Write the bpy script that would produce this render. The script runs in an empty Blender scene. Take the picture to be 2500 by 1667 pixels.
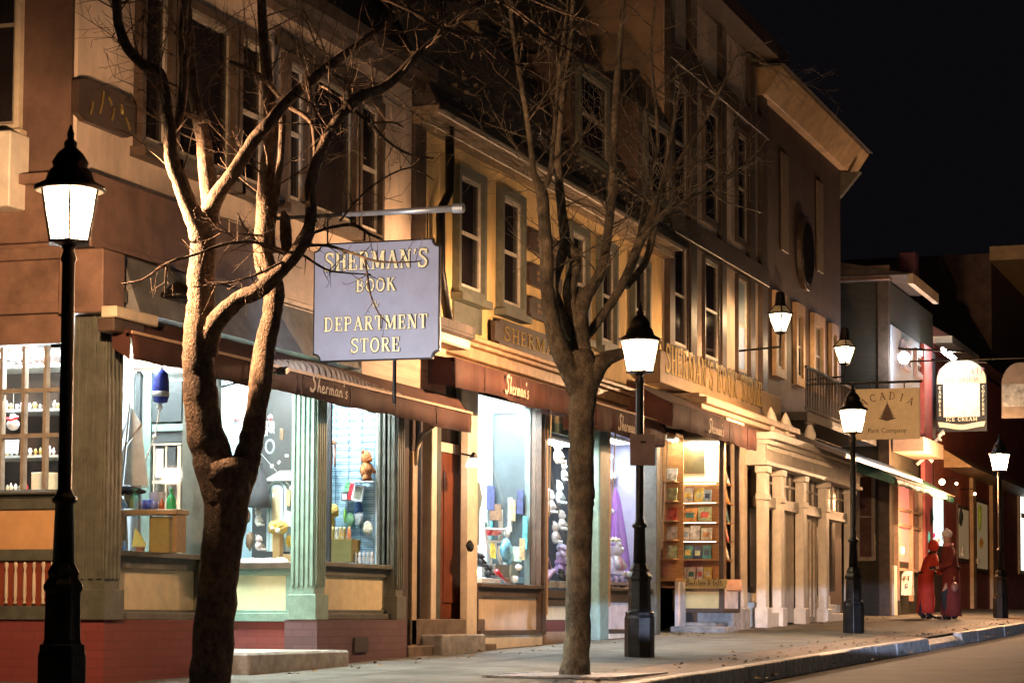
import bpy, bmesh, math, random
from mathutils import Vector, Matrix
R = math.radians
random.seed(7)
# ------------------------------------------------------------------ camera, world, exposure
scene = bpy.context.scene
col = scene.collection
W0, H0 = 2500.0, 1667.0
FPX = 5729.0                       # focal length in photograph pixels
EYE = Vector((0, 0, 0.87))
YAW = R(19.24)                     # view axis, left of the street direction (+X)
PITCH = R(3.6)
ROLL = R(0.28)
HOR = 1500.0                       # photograph row of the horizon at the centre column
cam_d = bpy.data.cameras.new('camera')
cam = bpy.data.objects.new('camera', cam_d); col.objects.link(cam)
cam_d.sensor_width = 36.0
cam_d.lens = 36.0 * FPX / W0
cam_d.clip_start = 0.1; cam_d.clip_end = 600.0
fw = Vector((math.cos(PITCH) * math.cos(YAW), math.cos(PITCH) * math.sin(YAW), math.sin(PITCH)))
rt = fw.cross(Vector((0, 0, 1))).normalized(); up = rt.cross(fw)
q = Matrix.Rotation(-ROLL, 3, fw)          # rolls the camera
rt = q @ rt; up = q @ up
cam.matrix_world = Matrix(((rt.x, up.x, -fw.x, EYE.x), (rt.y, up.y, -fw.y, EYE.y), (rt.z, up.z, -fw.z, EYE.z), (0, 0, 0, 1)))
CY = HOR - FPX * math.tan(PITCH)           # row of the optical axis
cam_d.shift_y = (CY - H0 / 2) / W0
scene.camera = cam

def ray(px, py):
    return fw + rt * ((px - W0 / 2) / FPX) + up * ((CY - py) / FPX)
def onY(px, py, Y):
    d = ray(px, py); return EYE + d * (Y / d.y)
def onX(px, py, X):
    d = ray(px, py); return EYE + d * (X / d.x)
def onZ(px, py, z):
    d = ray(px, py); return EYE + d * ((z - EYE.z) / d.z)
def atD(px, py, D):
    return EYE + ray(px, py) * D
def fX(px, py, Y): return onY(px, py, Y).x
def fZ(px, py, Y): return onY(px, py, Y).z
def gnd(X, Y=9.0): return 0.0172 * min(max(X, -20), 62) + 0.012 * (Y - 7.0) * (1 if Y > 5.4 else 0)

world = bpy.data.worlds.new('World'); scene.world = world; world.use_nodes = True
bgn = world.node_tree.nodes['Background']
bgn.inputs['Color'].default_value = (0.6, 0.52, 0.66, 1); bgn.inputs['Strength'].default_value = 0.0016
scene.view_settings.view_transform = 'Standard'; scene.view_settings.look = 'None'
scene.view_settings.exposure = 1.65; scene.view_settings.gamma = 1.0
scene.cycles.max_bounces = 6; scene.cycles.transparent_max_bounces = 16
scene.cycles.sample_clamp_indirect = 3.0
scene.cycles.use_denoising = True

# ------------------------------------------------------------------ materials
MATS = {}
def mat(name, c, rough=0.6, metal=0.0, noise=0.12, scale=6.0, bump=0.0, bscale=None, spec=0.5, stretch=(1, 1, 1), tint=None):
    if name in MATS: return MATS[name]
    m = bpy.data.materials.new(name); m.use_nodes = True; nt = m.node_tree; n = nt.nodes; l = nt.links
    b = n['Principled BSDF']
    b.inputs['Roughness'].default_value = rough; b.inputs['Metallic'].default_value = metal
    b.inputs['Specular IOR Level'].default_value = spec
    tc = n.new('ShaderNodeTexCoord'); mp = n.new('ShaderNodeMapping'); mp.inputs['Scale'].default_value = stretch
    l.new(tc.outputs['Object'], mp.inputs['Vector'])
    nz = n.new('ShaderNodeTexNoise'); nz.inputs['Scale'].default_value = scale; nz.inputs['Detail'].default_value = 6
    nz.inputs['Roughness'].default_value = 0.65
    l.new(mp.outputs[0], nz.inputs['Vector'])
    rp = n.new('ShaderNodeValToRGB')
    lo = tint if tint else tuple(x * (1 - 2.2 * noise) for x in c); hi = tuple(min(1, x * (1 + noise * 1.3)) for x in c)
    rp.color_ramp.elements[0].position = 0.3; rp.color_ramp.elements[0].color = (*lo, 1)
    rp.color_ramp.elements[1].position = 0.68; rp.color_ramp.elements[1].color = (*hi, 1)
    l.new(nz.outputs['Fac'], rp.inputs[0]); l.new(rp.outputs[0], b.inputs['Base Color'])
    if bump:
        n2 = n.new('ShaderNodeTexNoise'); n2.inputs['Scale'].default_value = bscale or scale * 5; n2.inputs['Detail'].default_value = 4
        l.new(mp.outputs[0], n2.inputs['Vector'])
        bp = n.new('ShaderNodeBump'); bp.inputs['Strength'].default_value = bump; bp.inputs['Distance'].default_value = 0.02 if 'bark' not in name else .025
        l.new(n2.outputs['Fac'], bp.inputs['Height']); l.new(bp.outputs[0], b.inputs['Normal'])
    MATS[name] = m
    return m
def emit(name, c, s, mixc=None):
    if name in MATS: return MATS[name]
    m = bpy.data.materials.new(name); m.use_nodes = True; nt = m.node_tree
    b = nt.nodes['Principled BSDF']; b.inputs['Base Color'].default_value = (*(mixc or c), 1)
    b.inputs['Emission Color'].default_value = (*c, 1); b.inputs['Emission Strength'].default_value = s
    MATS[name] = m; return m
def lantern_glass(name, c, s):
    m = bpy.data.materials.new(name); m.use_nodes = True; nt = m.node_tree; n = nt.nodes; l = nt.links
    n.remove(n['Principled BSDF'])
    e = n.new('ShaderNodeEmission'); e.inputs[0].default_value = (*c, 1); e.inputs[1].default_value = s
    t = n.new('ShaderNodeBsdfTransparent'); a = n.new('ShaderNodeMixShader'); a.inputs[0].default_value = 0.25
    l.new(t.outputs[0], a.inputs[1]); l.new(e.outputs[0], a.inputs[2]); l.new(a.outputs[0], n['Material Output'].inputs['Surface'])
    MATS[name] = m; return m
def glass_mat(name, refl=0.06, tint=(1, 1, 1)):
    m = bpy.data.materials.new(name); m.use_nodes = True; nt = m.node_tree; n = nt.nodes; l = nt.links
    n.remove(n['Principled BSDF'])
    g = n.new('ShaderNodeBsdfGlossy'); g.inputs['Roughness'].default_value = 0.03
    t = n.new('ShaderNodeBsdfTransparent'); t.inputs[0].default_value = (*tint, 1)
    lw = n.new('ShaderNodeLayerWeight'); lw.inputs[0].default_value = 0.35
    mt = n.new('ShaderNodeMath'); mt.operation = 'MULTIPLY'; mt.inputs[1].default_value = 0.22
    l.new(lw.outputs['Fresnel'], mt.inputs[0])
    mt2 = n.new('ShaderNodeMath'); mt2.operation = 'ADD'; mt2.inputs[1].default_value = refl * 0.3
    l.new(mt.outputs[0], mt2.inputs[0])
    a = n.new('ShaderNodeMixShader'); l.new(mt2.outputs[0], a.inputs[0])
    l.new(t.outputs[0], a.inputs[1]); l.new(g.outputs[0], a.inputs[2]); l.new(a.outputs[0], n['Material Output'].inputs['Surface'])
    MATS[name] = m; return m
def brick_mat(name, c1, c2, mortar, sc=1.0, bump=0.4):
    m = bpy.data.materials.new(name); m.use_nodes = True; nt = m.node_tree; n = nt.nodes; l = nt.links
    b = n['Principled BSDF']; b.inputs['Roughness'].default_value = 0.85
    tc = n.new('ShaderNodeTexCoord'); sp = n.new('ShaderNodeSeparateXYZ'); ad = n.new('ShaderNodeMath'); cb = n.new('ShaderNodeCombineXYZ')
    l.new(tc.outputs['Object'], sp.inputs[0]); l.new(sp.outputs[0], ad.inputs[0]); l.new(sp.outputs[1], ad.inputs[1])
    l.new(ad.outputs[0], cb.inputs[0]); l.new(sp.outputs[2], cb.inputs[1])
    br = n.new('ShaderNodeTexBrick'); br.inputs['Scale'].default_value = sc
    br.inputs['Brick Width'].default_value = 0.21; br.inputs['Row Height'].default_value = 0.072; br.inputs['Mortar Size'].default_value = 0.006
    br.inputs['Color1'].default_value = (*c1, 1); br.inputs['Color2'].default_value = (*c2, 1); br.inputs['Mortar'].default_value = (*mortar, 1)
    l.new(cb.outputs[0], br.inputs['Vector']); l.new(br.outputs['Color'], b.inputs['Base Color'])
    bp = n.new('ShaderNodeBump'); bp.inputs['Strength'].default_value = bump; bp.inputs['Distance'].default_value = 0.01; bp.invert = True
    l.new(br.outputs['Fac'], bp.inputs['Height']); l.new(bp.outputs[0], b.inputs['Normal'])
    MATS[name] = m; return m
def shingle_mat(name, c1, c2, row=0.13):
    m = brick_mat(name, c1, c2, tuple(x * 0.3 for x in c1), 1.0, 0.6)
    br = [x for x in m.node_tree.nodes if x.type == 'TEX_BRICK'][0]
    br.inputs['Row Height'].default_value = row; br.inputs['Brick Width'].default_value = 0.25
    return m

STUCCO = mat('pink_stucco', (.66, .52, .40), .85, noise=.13, scale=3, bump=.35, bscale=45, stretch=(1, 1, .35))
YELLOW = mat('yellow_plaster', (.68, .48, .2), .8, noise=.14, scale=3, bump=.35, bscale=45, stretch=(1, 1, .35))
CREAM = mat('cream_paint', (.62, .52, .38), .55, noise=.1, scale=5, bump=.1)
CREAMP = mat('cream_panel', (.66, .56, .34), .6, noise=.07, scale=9, bump=.1)
WHITEP = mat('white_paint', (.74, .68, .56), .5, noise=.08, scale=5, bump=.1)
TRIM = mat('dark_brown_trim', (.075, .05, .035), .45, noise=.2, scale=7, bump=.15)
TRIMG = mat('grey_green_trim', (.105, .11, .085), .45, noise=.18, scale=7, bump=.15)
GREEN = mat('sage_green_paint', (.22, .33, .28), .5, noise=.12, scale=8, bump=.15)
BROWNF = mat('brown_fascia_paint', (.20, .12, .085), .5, noise=.18, scale=4, bump=.15)
SIDING = mat('brown_siding', (.12, .07, .05), .7, noise=.2, scale=3, bump=.3)
BLACK = mat('black_iron', (.018, .016, .014), .35, .6, noise=.25, scale=12, bump=.25, bscale=60)
PANE = mat('dark_window_glass', (.018, .014, .014), .06, noise=.3, scale=1.5, spec=.6)
SASH = mat('pale_sash_paint', (.5, .44, .36), .5, noise=.15, scale=12)
SASHD = mat('dull_sash_paint', (.3, .26, .2), .5, noise=.15, scale=12)
ROOF = shingle_mat('dark_shingles', (.05, .04, .035), (.08, .06, .05))
METALR = mat('grey_roofing', (.22, .22, .21), .42, noise=.25, scale=3, bump=.3, bscale=14)
AWN = mat('russet_awning_cloth', (.065, .021, .012), .88, noise=.2, scale=2.6, bump=.3, bscale=18)
AWNE = mat('awning_piping', (.55, .35, .22), .7, noise=.1)
GOLD = mat('gold_leaf', (.85, .62, .2), .28, .85, noise=.1, scale=20)
BARK = mat('tree_bark', (.26, .19, .145), .92, noise=.3, scale=22, bump=.8, bscale=85, stretch=(1, 1, .7))
BARK2 = mat('grey_bark', (.2, .165, .12), .9, noise=.3, scale=16, bump=.8, bscale=85, stretch=(1, 1, .7))
def bark_cracks(m, vs, stretch):
    nt = m.node_tree; n = nt.nodes; l = nt.links; b = n['Principled BSDF']; tc = n['Texture Coordinate']
    mp = n.new('ShaderNodeMapping'); mp.inputs['Scale'].default_value = stretch; l.new(tc.outputs['Object'], mp.inputs['Vector'])
    v = n.new('ShaderNodeTexVoronoi'); v.feature = 'DISTANCE_TO_EDGE'; v.inputs['Scale'].default_value = vs; l.new(mp.outputs[0], v.inputs['Vector'])
    r = n.new('ShaderNodeValToRGB'); r.color_ramp.elements[0].position = 0; r.color_ramp.elements[0].color = (.55, .52, .5, 1); r.color_ramp.elements[1].position = .16; r.color_ramp.elements[1].color = (1, 1, 1, 1)
    l.new(v.outputs['Distance'], r.inputs[0])
    n3 = n.new('ShaderNodeTexNoise'); n3.inputs['Scale'].default_value = 3.5; n3.inputs['Detail'].default_value = 5; l.new(tc.outputs['Object'], n3.inputs['Vector'])
    r3 = n.new('ShaderNodeValToRGB'); r3.color_ramp.elements[0].position = .38; r3.color_ramp.elements[0].color = (.5, .5, .5, 1); r3.color_ramp.elements[1].position = .6; r3.color_ramp.elements[1].color = (1.15, 1.12, 1.05, 1); l.new(n3.outputs['Fac'], r3.inputs[0])
    src = b.inputs['Base Color'].links[0].from_socket
    m1 = n.new('ShaderNodeMix'); m1.data_type = 'RGBA'; m1.blend_type = 'MULTIPLY'; m1.inputs[0].default_value = .55; l.new(src, m1.inputs[6]); l.new(r.outputs[0], m1.inputs[7])
    m2 = n.new('ShaderNodeMix'); m2.data_type = 'RGBA'; m2.blend_type = 'MULTIPLY'; m2.inputs[0].default_value = .85; l.new(m1.outputs[2], m2.inputs[6]); l.new(r3.outputs[0], m2.inputs[7]); l.new(m2.outputs[2], b.inputs['Base Color'])
    bp = n.new('ShaderNodeBump'); bp.inputs['Strength'].default_value = .45; bp.inputs['Distance'].default_value = .008; l.new(r.outputs[0], bp.inputs['Height'])
    l.new(b.inputs['Normal'].links[0].from_socket, bp.inputs['Normal']); l.new(bp.outputs[0], b.inputs['Normal'])
bark_cracks(BARK, 42, (1, 1, .5)); bark_cracks(BARK2, 36, (1, 1, .4))
BRICKR = brick_mat('painted_red_brick', (.2, .042, .038), (.22, .05, .044), (.17, .04, .037), 1, .2)
BRICKP = brick_mat('dull_purple_brick', (.12, .062, .072), (.145, .075, .085), (.10, .055, .06))
STONE = mat('grey_stone', (.33, .32, .30), .85, noise=.2, scale=6, bump=.4, bscale=30)
WHITEW = mat('shop_white_wall', (.72, .76, .76), .6, noise=.05, scale=4)
WOODS = mat('honey_wood', (.55, .3, .12), .5, noise=.15, scale=6, bump=.1, stretch=(1, 1, 5))
GLASS = glass_mat('shop_glass', .06)

# ------------------------------------------------------------------ mesh helpers
class MB:
    def __init__(s): s.v = []; s.f = []
    def quad(s, *p):
        i = len(s.v); s.v += [Vector(x) for x in p]; s.f.append(tuple(range(i, i + len(p))))
    def box(s, x0, x1, y0, y1, z0, z1):
        if x0 > x1: x0, x1 = x1, x0
        if y0 > y1: y0, y1 = y1, y0
        if z0 > z1: z0, z1 = z1, z0
        i = len(s.v)
        s.v += [Vector(p) for p in ((x0, y0, z0), (x1, y0, z0), (x1, y1, z0), (x0, y1, z0), (x0, y0, z1), (x1, y0, z1), (x1, y1, z1), (x0, y1, z1))]
        s.f += [tuple(i + k for k in f) for f in ((0, 3, 2, 1), (4, 5, 6, 7), (0, 1, 5, 4), (1, 2, 6, 5), (2, 3, 7, 6), (3, 0, 4, 7))]
        return s
    def obox(s, c, ax, ay, az):      # centre and three half-axis vectors
        i = len(s.v); c = Vector(c); ax = Vector(ax); ay = Vector(ay); az = Vector(az)
        for a, b_, d in ((-1, -1, -1), (1, -1, -1), (1, 1, -1), (-1, 1, -1), (-1, -1, 1), (1, -1, 1), (1, 1, 1), (-1, 1, 1)):
            s.v.append(c + ax * a + ay * b_ + az * d)
        s.f += [tuple(i + k for k in f) for f in ((0, 3, 2, 1), (4, 5, 6, 7), (0, 1, 5, 4), (1, 2, 6, 5), (2, 3, 7, 6), (3, 0, 4, 7))]
        return s
    def prism(s, pts, d):            # closed outline of 3-D points, swept by vector d
        i = len(s.v); n = len(pts); d = Vector(d)
        s.v += [Vector(p) for p in pts] + [Vector(p) + d for p in pts]
        s.f.append(tuple(range(i + n - 1, i - 1, -1))); s.f.append(tuple(range(i + n, i + 2 * n)))
        for k in range(n):
            k2 = (k + 1) % n; s.f.append((i + k, i + k2, i + n + k2, i + n + k))
        return s
    def tube(s, pts, rad, n=8, cap=True, lump=0.0):
        pts = [Vector(p) for p in pts]
        if not isinstance(rad, (list, tuple)): rad = [rad] * len(pts)
        base = len(s.v); prev = None
        for k, p in enumerate(pts):
            t = (pts[min(k + 1, len(pts) - 1)] - pts[max(k - 1, 0)])
            if t.length < 1e-9: t = Vector((0, 0, 1))
            t.normalize()
            if prev is None:
                a = t.cross(Vector((0.13, 0.2, 1)));
                if a.length < .05: a = t.cross(Vector((1, 0, 0)))
            else: a = prev - t * prev.dot(t)
            a.normalize(); prev = a; b_ = t.cross(a)
            for j in range(n):
                th = 2 * math.pi * j / n; r = rad[k] * (1 + (random.uniform(-lump, lump) if lump else 0))
                s.v.append(p + (a * math.cos(th) + b_ * math.sin(th)) * r)
        for k in range(len(pts) - 1):
            for j in range(n):
                j2 = (j + 1) % n; o = base + k * n
                s.f.append((o + j, o + j2, o + n + j2, o + n + j))
        if cap:
            s.f.append(tuple(base + j for j in range(n - 1, -1, -1)))
            o = base + (len(pts) - 1) * n; s.f.append(tuple(o + j for j in range(n)))
        return s
    def lathe(s, c, prof, n=16, rot=0.0, axis='z', sx=1, sy=1):
        base = len(s.v); c = Vector(c)
        for r, z in prof:
            for j in range(n):
                th = rot + 2 * math.pi * j / n; a, b_ = r * sx * math.cos(th), r * sy * math.sin(th)
                s.v.append(c + (Vector((a, b_, z)) if axis == 'z' else Vector((z, a, b_)) if axis == 'x' else Vector((a, z, b_))))
        for k in range(len(prof) - 1):
            for j in range(n):
                j2 = (j + 1) % n; o = base + k * n; s.f.append((o + j, o + j2, o + n + j2, o + n + j))
        s.f.append(tuple(base + j for j in range(n - 1, -1, -1))); o = base + (len(prof) - 1) * n; s.f.append(tuple(o + j for j in range(n)))
        return s
    def ball(s, c, rx, ry=None, rz=None, n=12, m=8, lump=0.0):
        ry = ry or rx; rz = rz or rx; base = len(s.v); c = Vector(c)
        for k in range(m + 1):
            ph = math.pi * k / m
            for j in range(n):
                th = 2 * math.pi * j / n; w = 1 + (random.uniform(-lump, lump) if lump else 0)
                rr = max(math.sin(ph), .02)
                s.v.append(c + Vector((rx * rr * math.cos(th) * w, ry * rr * math.sin(th) * w, -rz * math.cos(ph) * w)))
        for k in range(m):
            for j in range(n):
                j2 = (j + 1) % n; o = base + k * n; s.f.append((o + j, o + j2, o + n + j2, o + n + j))
        return s
    def build(s, name, m, parent=None, smooth=False, bevel=0.0, seg=1):
        me = bpy.data.meshes.new(name); me.from_pydata([tuple(v) for v in s.v], [], s.f); me.materials.append(m)
        bm = bmesh.new(); bm.from_mesh(me); bmesh.ops.recalc_face_normals(bm, faces=bm.faces); bm.to_mesh(me); bm.free()
        if smooth:
            for p in me.polygons: p.use_smooth = True
        o = bpy.data.objects.new(name, me); col.objects.link(o)
        if parent is not None:
            o.parent = parent; o.matrix_parent_inverse = wm(parent).inverted()
        if bevel:
            b = o.modifiers.new('bevel', 'BEVEL'); b.width = bevel; b.segments = seg; b.limit_method = 'ANGLE'
        return o
def wm(o):
    M = Matrix.LocRotScale(o.location, o.rotation_euler, o.scale)
    if o.parent: M = wm(o.parent) @ o.matrix_parent_inverse @ M
    return M
def tag(o, label=None, cat=None, group=None, kind=None):
    if label: o['label'] = label
    if cat: o['category'] = cat
    if group: o['group'] = group
    if kind: o['kind'] = kind
    return o
def thing(name, loc, label, cat, group=None, rz=0):
    o = bpy.data.objects.new(name, None); col.objects.link(o); o.location = loc; o.rotation_euler = (0, 0, rz)
    o.empty_display_size = .2
    return tag(o, label, cat, group)
def bx(name, m, parent, x0, x1, y0, y1, z0, z1, bevel=0.0):
    return MB().box(x0, x1, y0, y1, z0, z1).build(name, m, parent, bevel=bevel)
def kids(o): return [c for c in bpy.data.objects if c.parent == o]
def copy_tree(o, parent=None, loc=None, rz=None):
    c = o.copy(); col.objects.link(c)
    if parent: c.parent = parent
    if loc is not None: c.location = loc
    if rz is not None: c.rotation_euler = (0, 0, rz)
    for ch in kids(o): copy_tree(ch, c)
    return c

# ------------------------------------------------------------------ lettering (own slab-serif strokes)
T_, t_ = .17, .075
def arc(cx, cy, rx, ry, a0, a1, n=10):
    return [(cx + rx * math.cos(R(a0 + (a1 - a0) * k / n)), cy + ry * math.sin(R(a0 + (a1 - a0) * k / n))) for k in range(n + 1)]
def sf(x, y, w=.15): return (t_, [(x - w, y), (x + w, y)])
Sx = [(.60, .80), (.60, .88), (.52, .95), (.36, .965), (.2, .93), (.12, .8), (.16, .66), (.34, .55), (.5, .46), (.62, .34), (.6, .17), (.46, .05), (.28, .03), (.12, .09), (.08, .2)]
GL = {
 'S': (.74, [(.13, Sx), (t_, [(.64, .72), (.64, .99)]), (t_, [(.06, .28), (.06, .01)])]),
 'H': (.86, [(T_, [(.18, 0), (.18, 1)]), (T_, [(.68, 0), (.68, 1)]), (t_, [(.18, .5), (.68, .5)]), sf(.18, .035), sf(.18, .965), sf(.68, .035), sf(.68, .965)]),
 'E': (.74, [(T_, [(.2, 0), (.2, 1)]), (t_, [(.04, .965), (.62, .965)]), (t_, [(.04, .035), (.66, .035)]), (t_, [(.2, .5), (.5, .5)]), (t_, [(.62, .72), (.62, .99)]), (t_, [(.66, .01), (.66, .28)]), (t_, [(.5, .38), (.5, .62)])]),
 'R': (.84, [(T_, [(.2, 0), (.2, 1)]), (.1, [(.2, .96), (.42, .96)] + arc(.42, .745, .22, .215, 80, -90, 8) + [(.2, .53)]), (T_, [(.4, .5), (.7, .03)]), sf(.2, .035), (t_, [(.04, .965), (.2, .965)]), sf(.74, .035, .1)]),
 'M': (1.08, [(.09, [(.17, 0), (.17, 1)]), (T_, [(.9, 0), (.9, 1)]), (T_, [(.2, .98), (.52, .1)]), (.08, [(.52, .1), (.86, .98)]), sf(.17, .035, .13), sf(.9, .035), (t_, [(.03, .965), (.25, .965)]), (t_, [(.84, .965), (1.05, .965)])]),
 'A': (.88, [(.08, [(.14, .02), (.44, .98)]), (T_, [(.42, .98), (.74, .02)]), (t_, [(.24, .34), (.62, .34)]), sf(.14, .035, .12), sf(.74, .035, .14)]),
 'N': (.92, [(.08, [(.18, 0), (.18, 1)]), (T_, [(.2, .98), (.72, .04)]), (.08, [(.74, 0), (.74, 1)]), sf(.18, .035, .13), (t_, [(.03, .965), (.25, .965)]), sf(.74, .965, .13)]),
 "'": (.3, [(.12, [(.18, 1.0), (.18, .88)]), (.06, [(.18, .88), (.1, .72)])]),
 'B': (.8, [(T_, [(.2, 0), (.2, 1)]), (.1, [(.05, .96), (.4, .96)] + arc(.4, .75, .2, .21, 80, -90, 8) + [(.2, .54)]), (.1, [(.4, .51)] + arc(.4, .27, .25, .23, 80, -90, 8) + [(.05, .035)])]),
 'O': (.88, [(.14, arc(.44, .5, .33, .46, 90, 450, 22))]),
 'K': (.88, [(T_, [(.2, 0), (.2, 1)]), (.08, [(.22, .42), (.64, .97)]), (T_, [(.4, .6), (.74, .03)]), sf(.2, .035), sf(.2, .965), sf(.66, .965, .12), sf(.76, .035, .12)]),
 '&': (.9, [(.1, [(.78, .5), (.66, .25), (.46, .07), (.26, .04), (.12, .16), (.14, .36), (.4, .56), (.5, .74), (.44, .92), (.3, .93), (.24, .78), (.34, .56), (.78, .04)]), sf(.78, .5, .1)]),
 'D': (.88, [(T_, [(.2, 0), (.2, 1)]), (.1, [(.04, .965), (.36, .965)] + arc(.38, .5, .36, .46, 80, -90, 12) + [(.04, .035)])]),
 'P': (.78, [(T_, [(.2, 0), (.2, 1)]), (.1, [(.04, .96), (.42, .96)] + arc(.42, .73, .22, .23, 80, -90, 8) + [(.2, .5)]), sf(.2, .035)]),
 'T': (.8, [(T_, [(.4, 0), (.4, 1)]), (t_, [(.06, .965), (.74, .965)]), (t_, [(.07, .72), (.07, .99)]), (t_, [(.73, .72), (.73, .99)]), sf(.4, .035)]),
 'C': (.84, [(.13, arc(.46, .5, .33, .46, 40, 320, 16)), (t_, [(.72, .66), (.72, .98)])]),
 'I': (.4, [(T_, [(.2, 0), (.2, 1)]), sf(.2, .035), sf(.2, .965)]),
 'L': (.72, [(T_, [(.2, 0), (.2, 1)]), (t_, [(.04, .035), (.64, .035)]), (t_, [(.64, .01), (.64, .28)]), sf(.2, .965)]),
 'F': (.7, [(T_, [(.2, 0), (.2, 1)]), (t_, [(.04, .965), (.62, .965)]), (t_, [(.2, .5), (.5, .5)]), (t_, [(.62, .72), (.62, .99)]), sf(.2, .035)]),
 'U': (.88, [(T_, [(.18, 1), (.18, .3)]), (.1, [(.18, .3)] + arc(.43, .28, .25, .24, 180, 360, 10) + [(.68, 1)]), sf(.18, .965), sf(.68, .965, .13)]),
 ' ': (.45, []),
}
# a slanted brush script for the awnings: monoline strokes on x-height 0.45
SC = {
 'S': (.56, [(.14, [(.62, .86), (.56, .98), (.4, 1.0), (.28, .88), (.3, .72), (.42, .5), (.4, .2), (.24, .0), (.06, .04), (.02, .18)])]),
 'h': (.36, [(.09, [(.06, 0), (.14, .5), (.26, .98)]), (.09, [(.08, .2), (.2, .42), (.28, .38), (.26, .12), (.34, .02)])]),
 'e': (.32, [(.09, [(.04, .2), (.2, .26), (.24, .4), (.14, .44), (.05, .28), (.06, .06), (.2, .02), (.32, .12)])]),
 'r': (.28, [(.09, [(.05, 0), (.1, .42)]), (.09, [(.08, .3), (.2, .44), (.27, .36)])]),
 'm': (.5, [(.09, [(.05, 0), (.1, .42)]), (.09, [(.08, .26), (.2, .43), (.24, .3), (.22, 0)]), (.09, [(.23, .26), (.36, .43), (.41, .3), (.38, .03), (.48, .06)])]),
 'a': (.36, [(.09, [(.28, .38), (.14, .44), (.04, .24), (.08, .03), (.2, .06), (.28, .38)]), (.09, [(.28, .36), (.27, .08), (.36, .04)])]),
 'n': (.36, [(.09, [(.05, 0), (.1, .42)]), (.09, [(.08, .26), (.22, .43), (.27, .3), (.25, .04), (.35, .06)])]),
 "'": (.14, [(.09, [(.1, .9), (.06, .7)])]),
 's': (.3, [(.09, [(.22, .42), (.1, .42), (.1, .28), (.2, .16), (.14, .0), (.0, .04)])]),
 'B': (.55, [(.12, [(.1, 0), (.22, .95)]), (.1, [(.1, .85), (.3, 1.0), (.5, .85), (.4, .58), (.22, .52), (.44, .44), (.46, .14), (.26, .0), (.06, .04)])]),
 'o': (.34, [(.09, [(.18, .43), (.05, .3), (.06, .06), (.2, .02), (.28, .22), (.2, .42), (.34, .36)])]),
 'k': (.34, [(.09, [(.06, 0), (.14, .5), (.22, .95)]), (.09, [(.3, .42), (.1, .2), (.3, .02)])]),
 't': (.26, [(.09, [(.16, .8), (.07, .12), (.12, .02), (.22, .06)]), (.08, [(.0, .5), (.26, .56)])]),
 'G': (.6, [(.12, [(.56, .84), (.4, .98), (.16, .8), (.08, .3), (.22, .02), (.44, .08), (.5, .42), (.34, .42)])]),
 'i': (.18, [(.09, [(.05, .42), (.04, .06), (.16, .04)]), (.1, [(.1, .62), (.12, .68)])]),
 'f': (.28, [(.09, [(.32, .86), (.22, .92), (.14, .5), (.04, -.25)]), (.08, [(.0, .42), (.26, .46)])]),
 '&': (.5, [(.09, [(.45, .4), (.2, .0), (.05, .1), (.1, .35), (.32, .7), (.2, .9), (.12, .7), (.42, .04)])]),
 ' ': (.3, []),
}
def ribbon(mb, pts, w, O, U, V, N, off, th):
    # mitred ribbon of width w along 2-D pts, mapped on O + x*U + y*V, thickness th along N
    n = len(pts); L = []; Rr = []
    closed = (abs(pts[0][0] - pts[-1][0]) + abs(pts[0][1] - pts[-1][1])) < 1e-6
    for k in range(n):
        p = pts[k]
        a = pts[k - 1] if k else (pts[-2] if closed else pts[0]); b_ = pts[k + 1] if k < n - 1 else (pts[1] if closed else pts[-1])
        dx, dy = b_[0] - a[0], b_[1] - a[1]; l = math.hypot(dx, dy) or 1; nx, ny = -dy / l, dx / l
        L.append((p[0] + nx * w / 2, p[1] + ny * w / 2)); Rr.append((p[0] - nx * w / 2, p[1] - ny * w / 2))
    base = len(mb.v)
    for (lx, ly), (rx, ry) in zip(L, Rr):
        for (x, y), d in (((lx, ly), off), ((rx, ry), off), ((rx, ry), off + th), ((lx, ly), off + th)):
            mb.v.append(O + U * x + V * y + N * d)
    for k in range(n - 1):
        o = base + 4 * k
        for j in range(4): mb.f.append((o + j, o + (j + 1) % 4, o + 4 + (j + 1) % 4, o + 4 + j))
    mb.f.append((base, base + 1, base + 2, base + 3)); o = base + 4 * (n - 1); mb.f.append((o + 3, o + 2, o + 1, o))
def text_w(t, G, sp): return sum(G.get(c, G[' '])[0] + sp for c in t) - sp
def letters(t, C, U, V, N, h, m, parent, name='lettering', G=GL, sp=.1, w=None, th=.006, bold=1.0, slant=0.0, arcup=0.0):
    """centred lettering: C centre of baseline, unit vectors U right, V up, N out; h cap height; w total width"""
    U = Vector(U).normalized(); V = Vector(V).normalized(); N = Vector(N).normalized(); C = Vector(C)
    tw = text_w(t, G, sp); sx = (w / tw) if w else h; x = -tw / 2; mb = MB(); k = 0
    for c in t:
        gw, ss = G.get(c, G[' '])
        for wd, pts in ss:
            pp = [((x + a + slant * b_) * sx / h, b_) for a, b_ in pts]
            if arcup: pp = [(a, b_ - arcup * ((a * h / (tw * sx / 2)) ** 2)) for a, b_ in pp]
            ribbon(mb, pp, wd * bold, C, U * h, V * h, N, .002 + .0005 * (k % 5), th); k += 1
        x += gw + sp
    return mb.build(name, m, parent)
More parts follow.
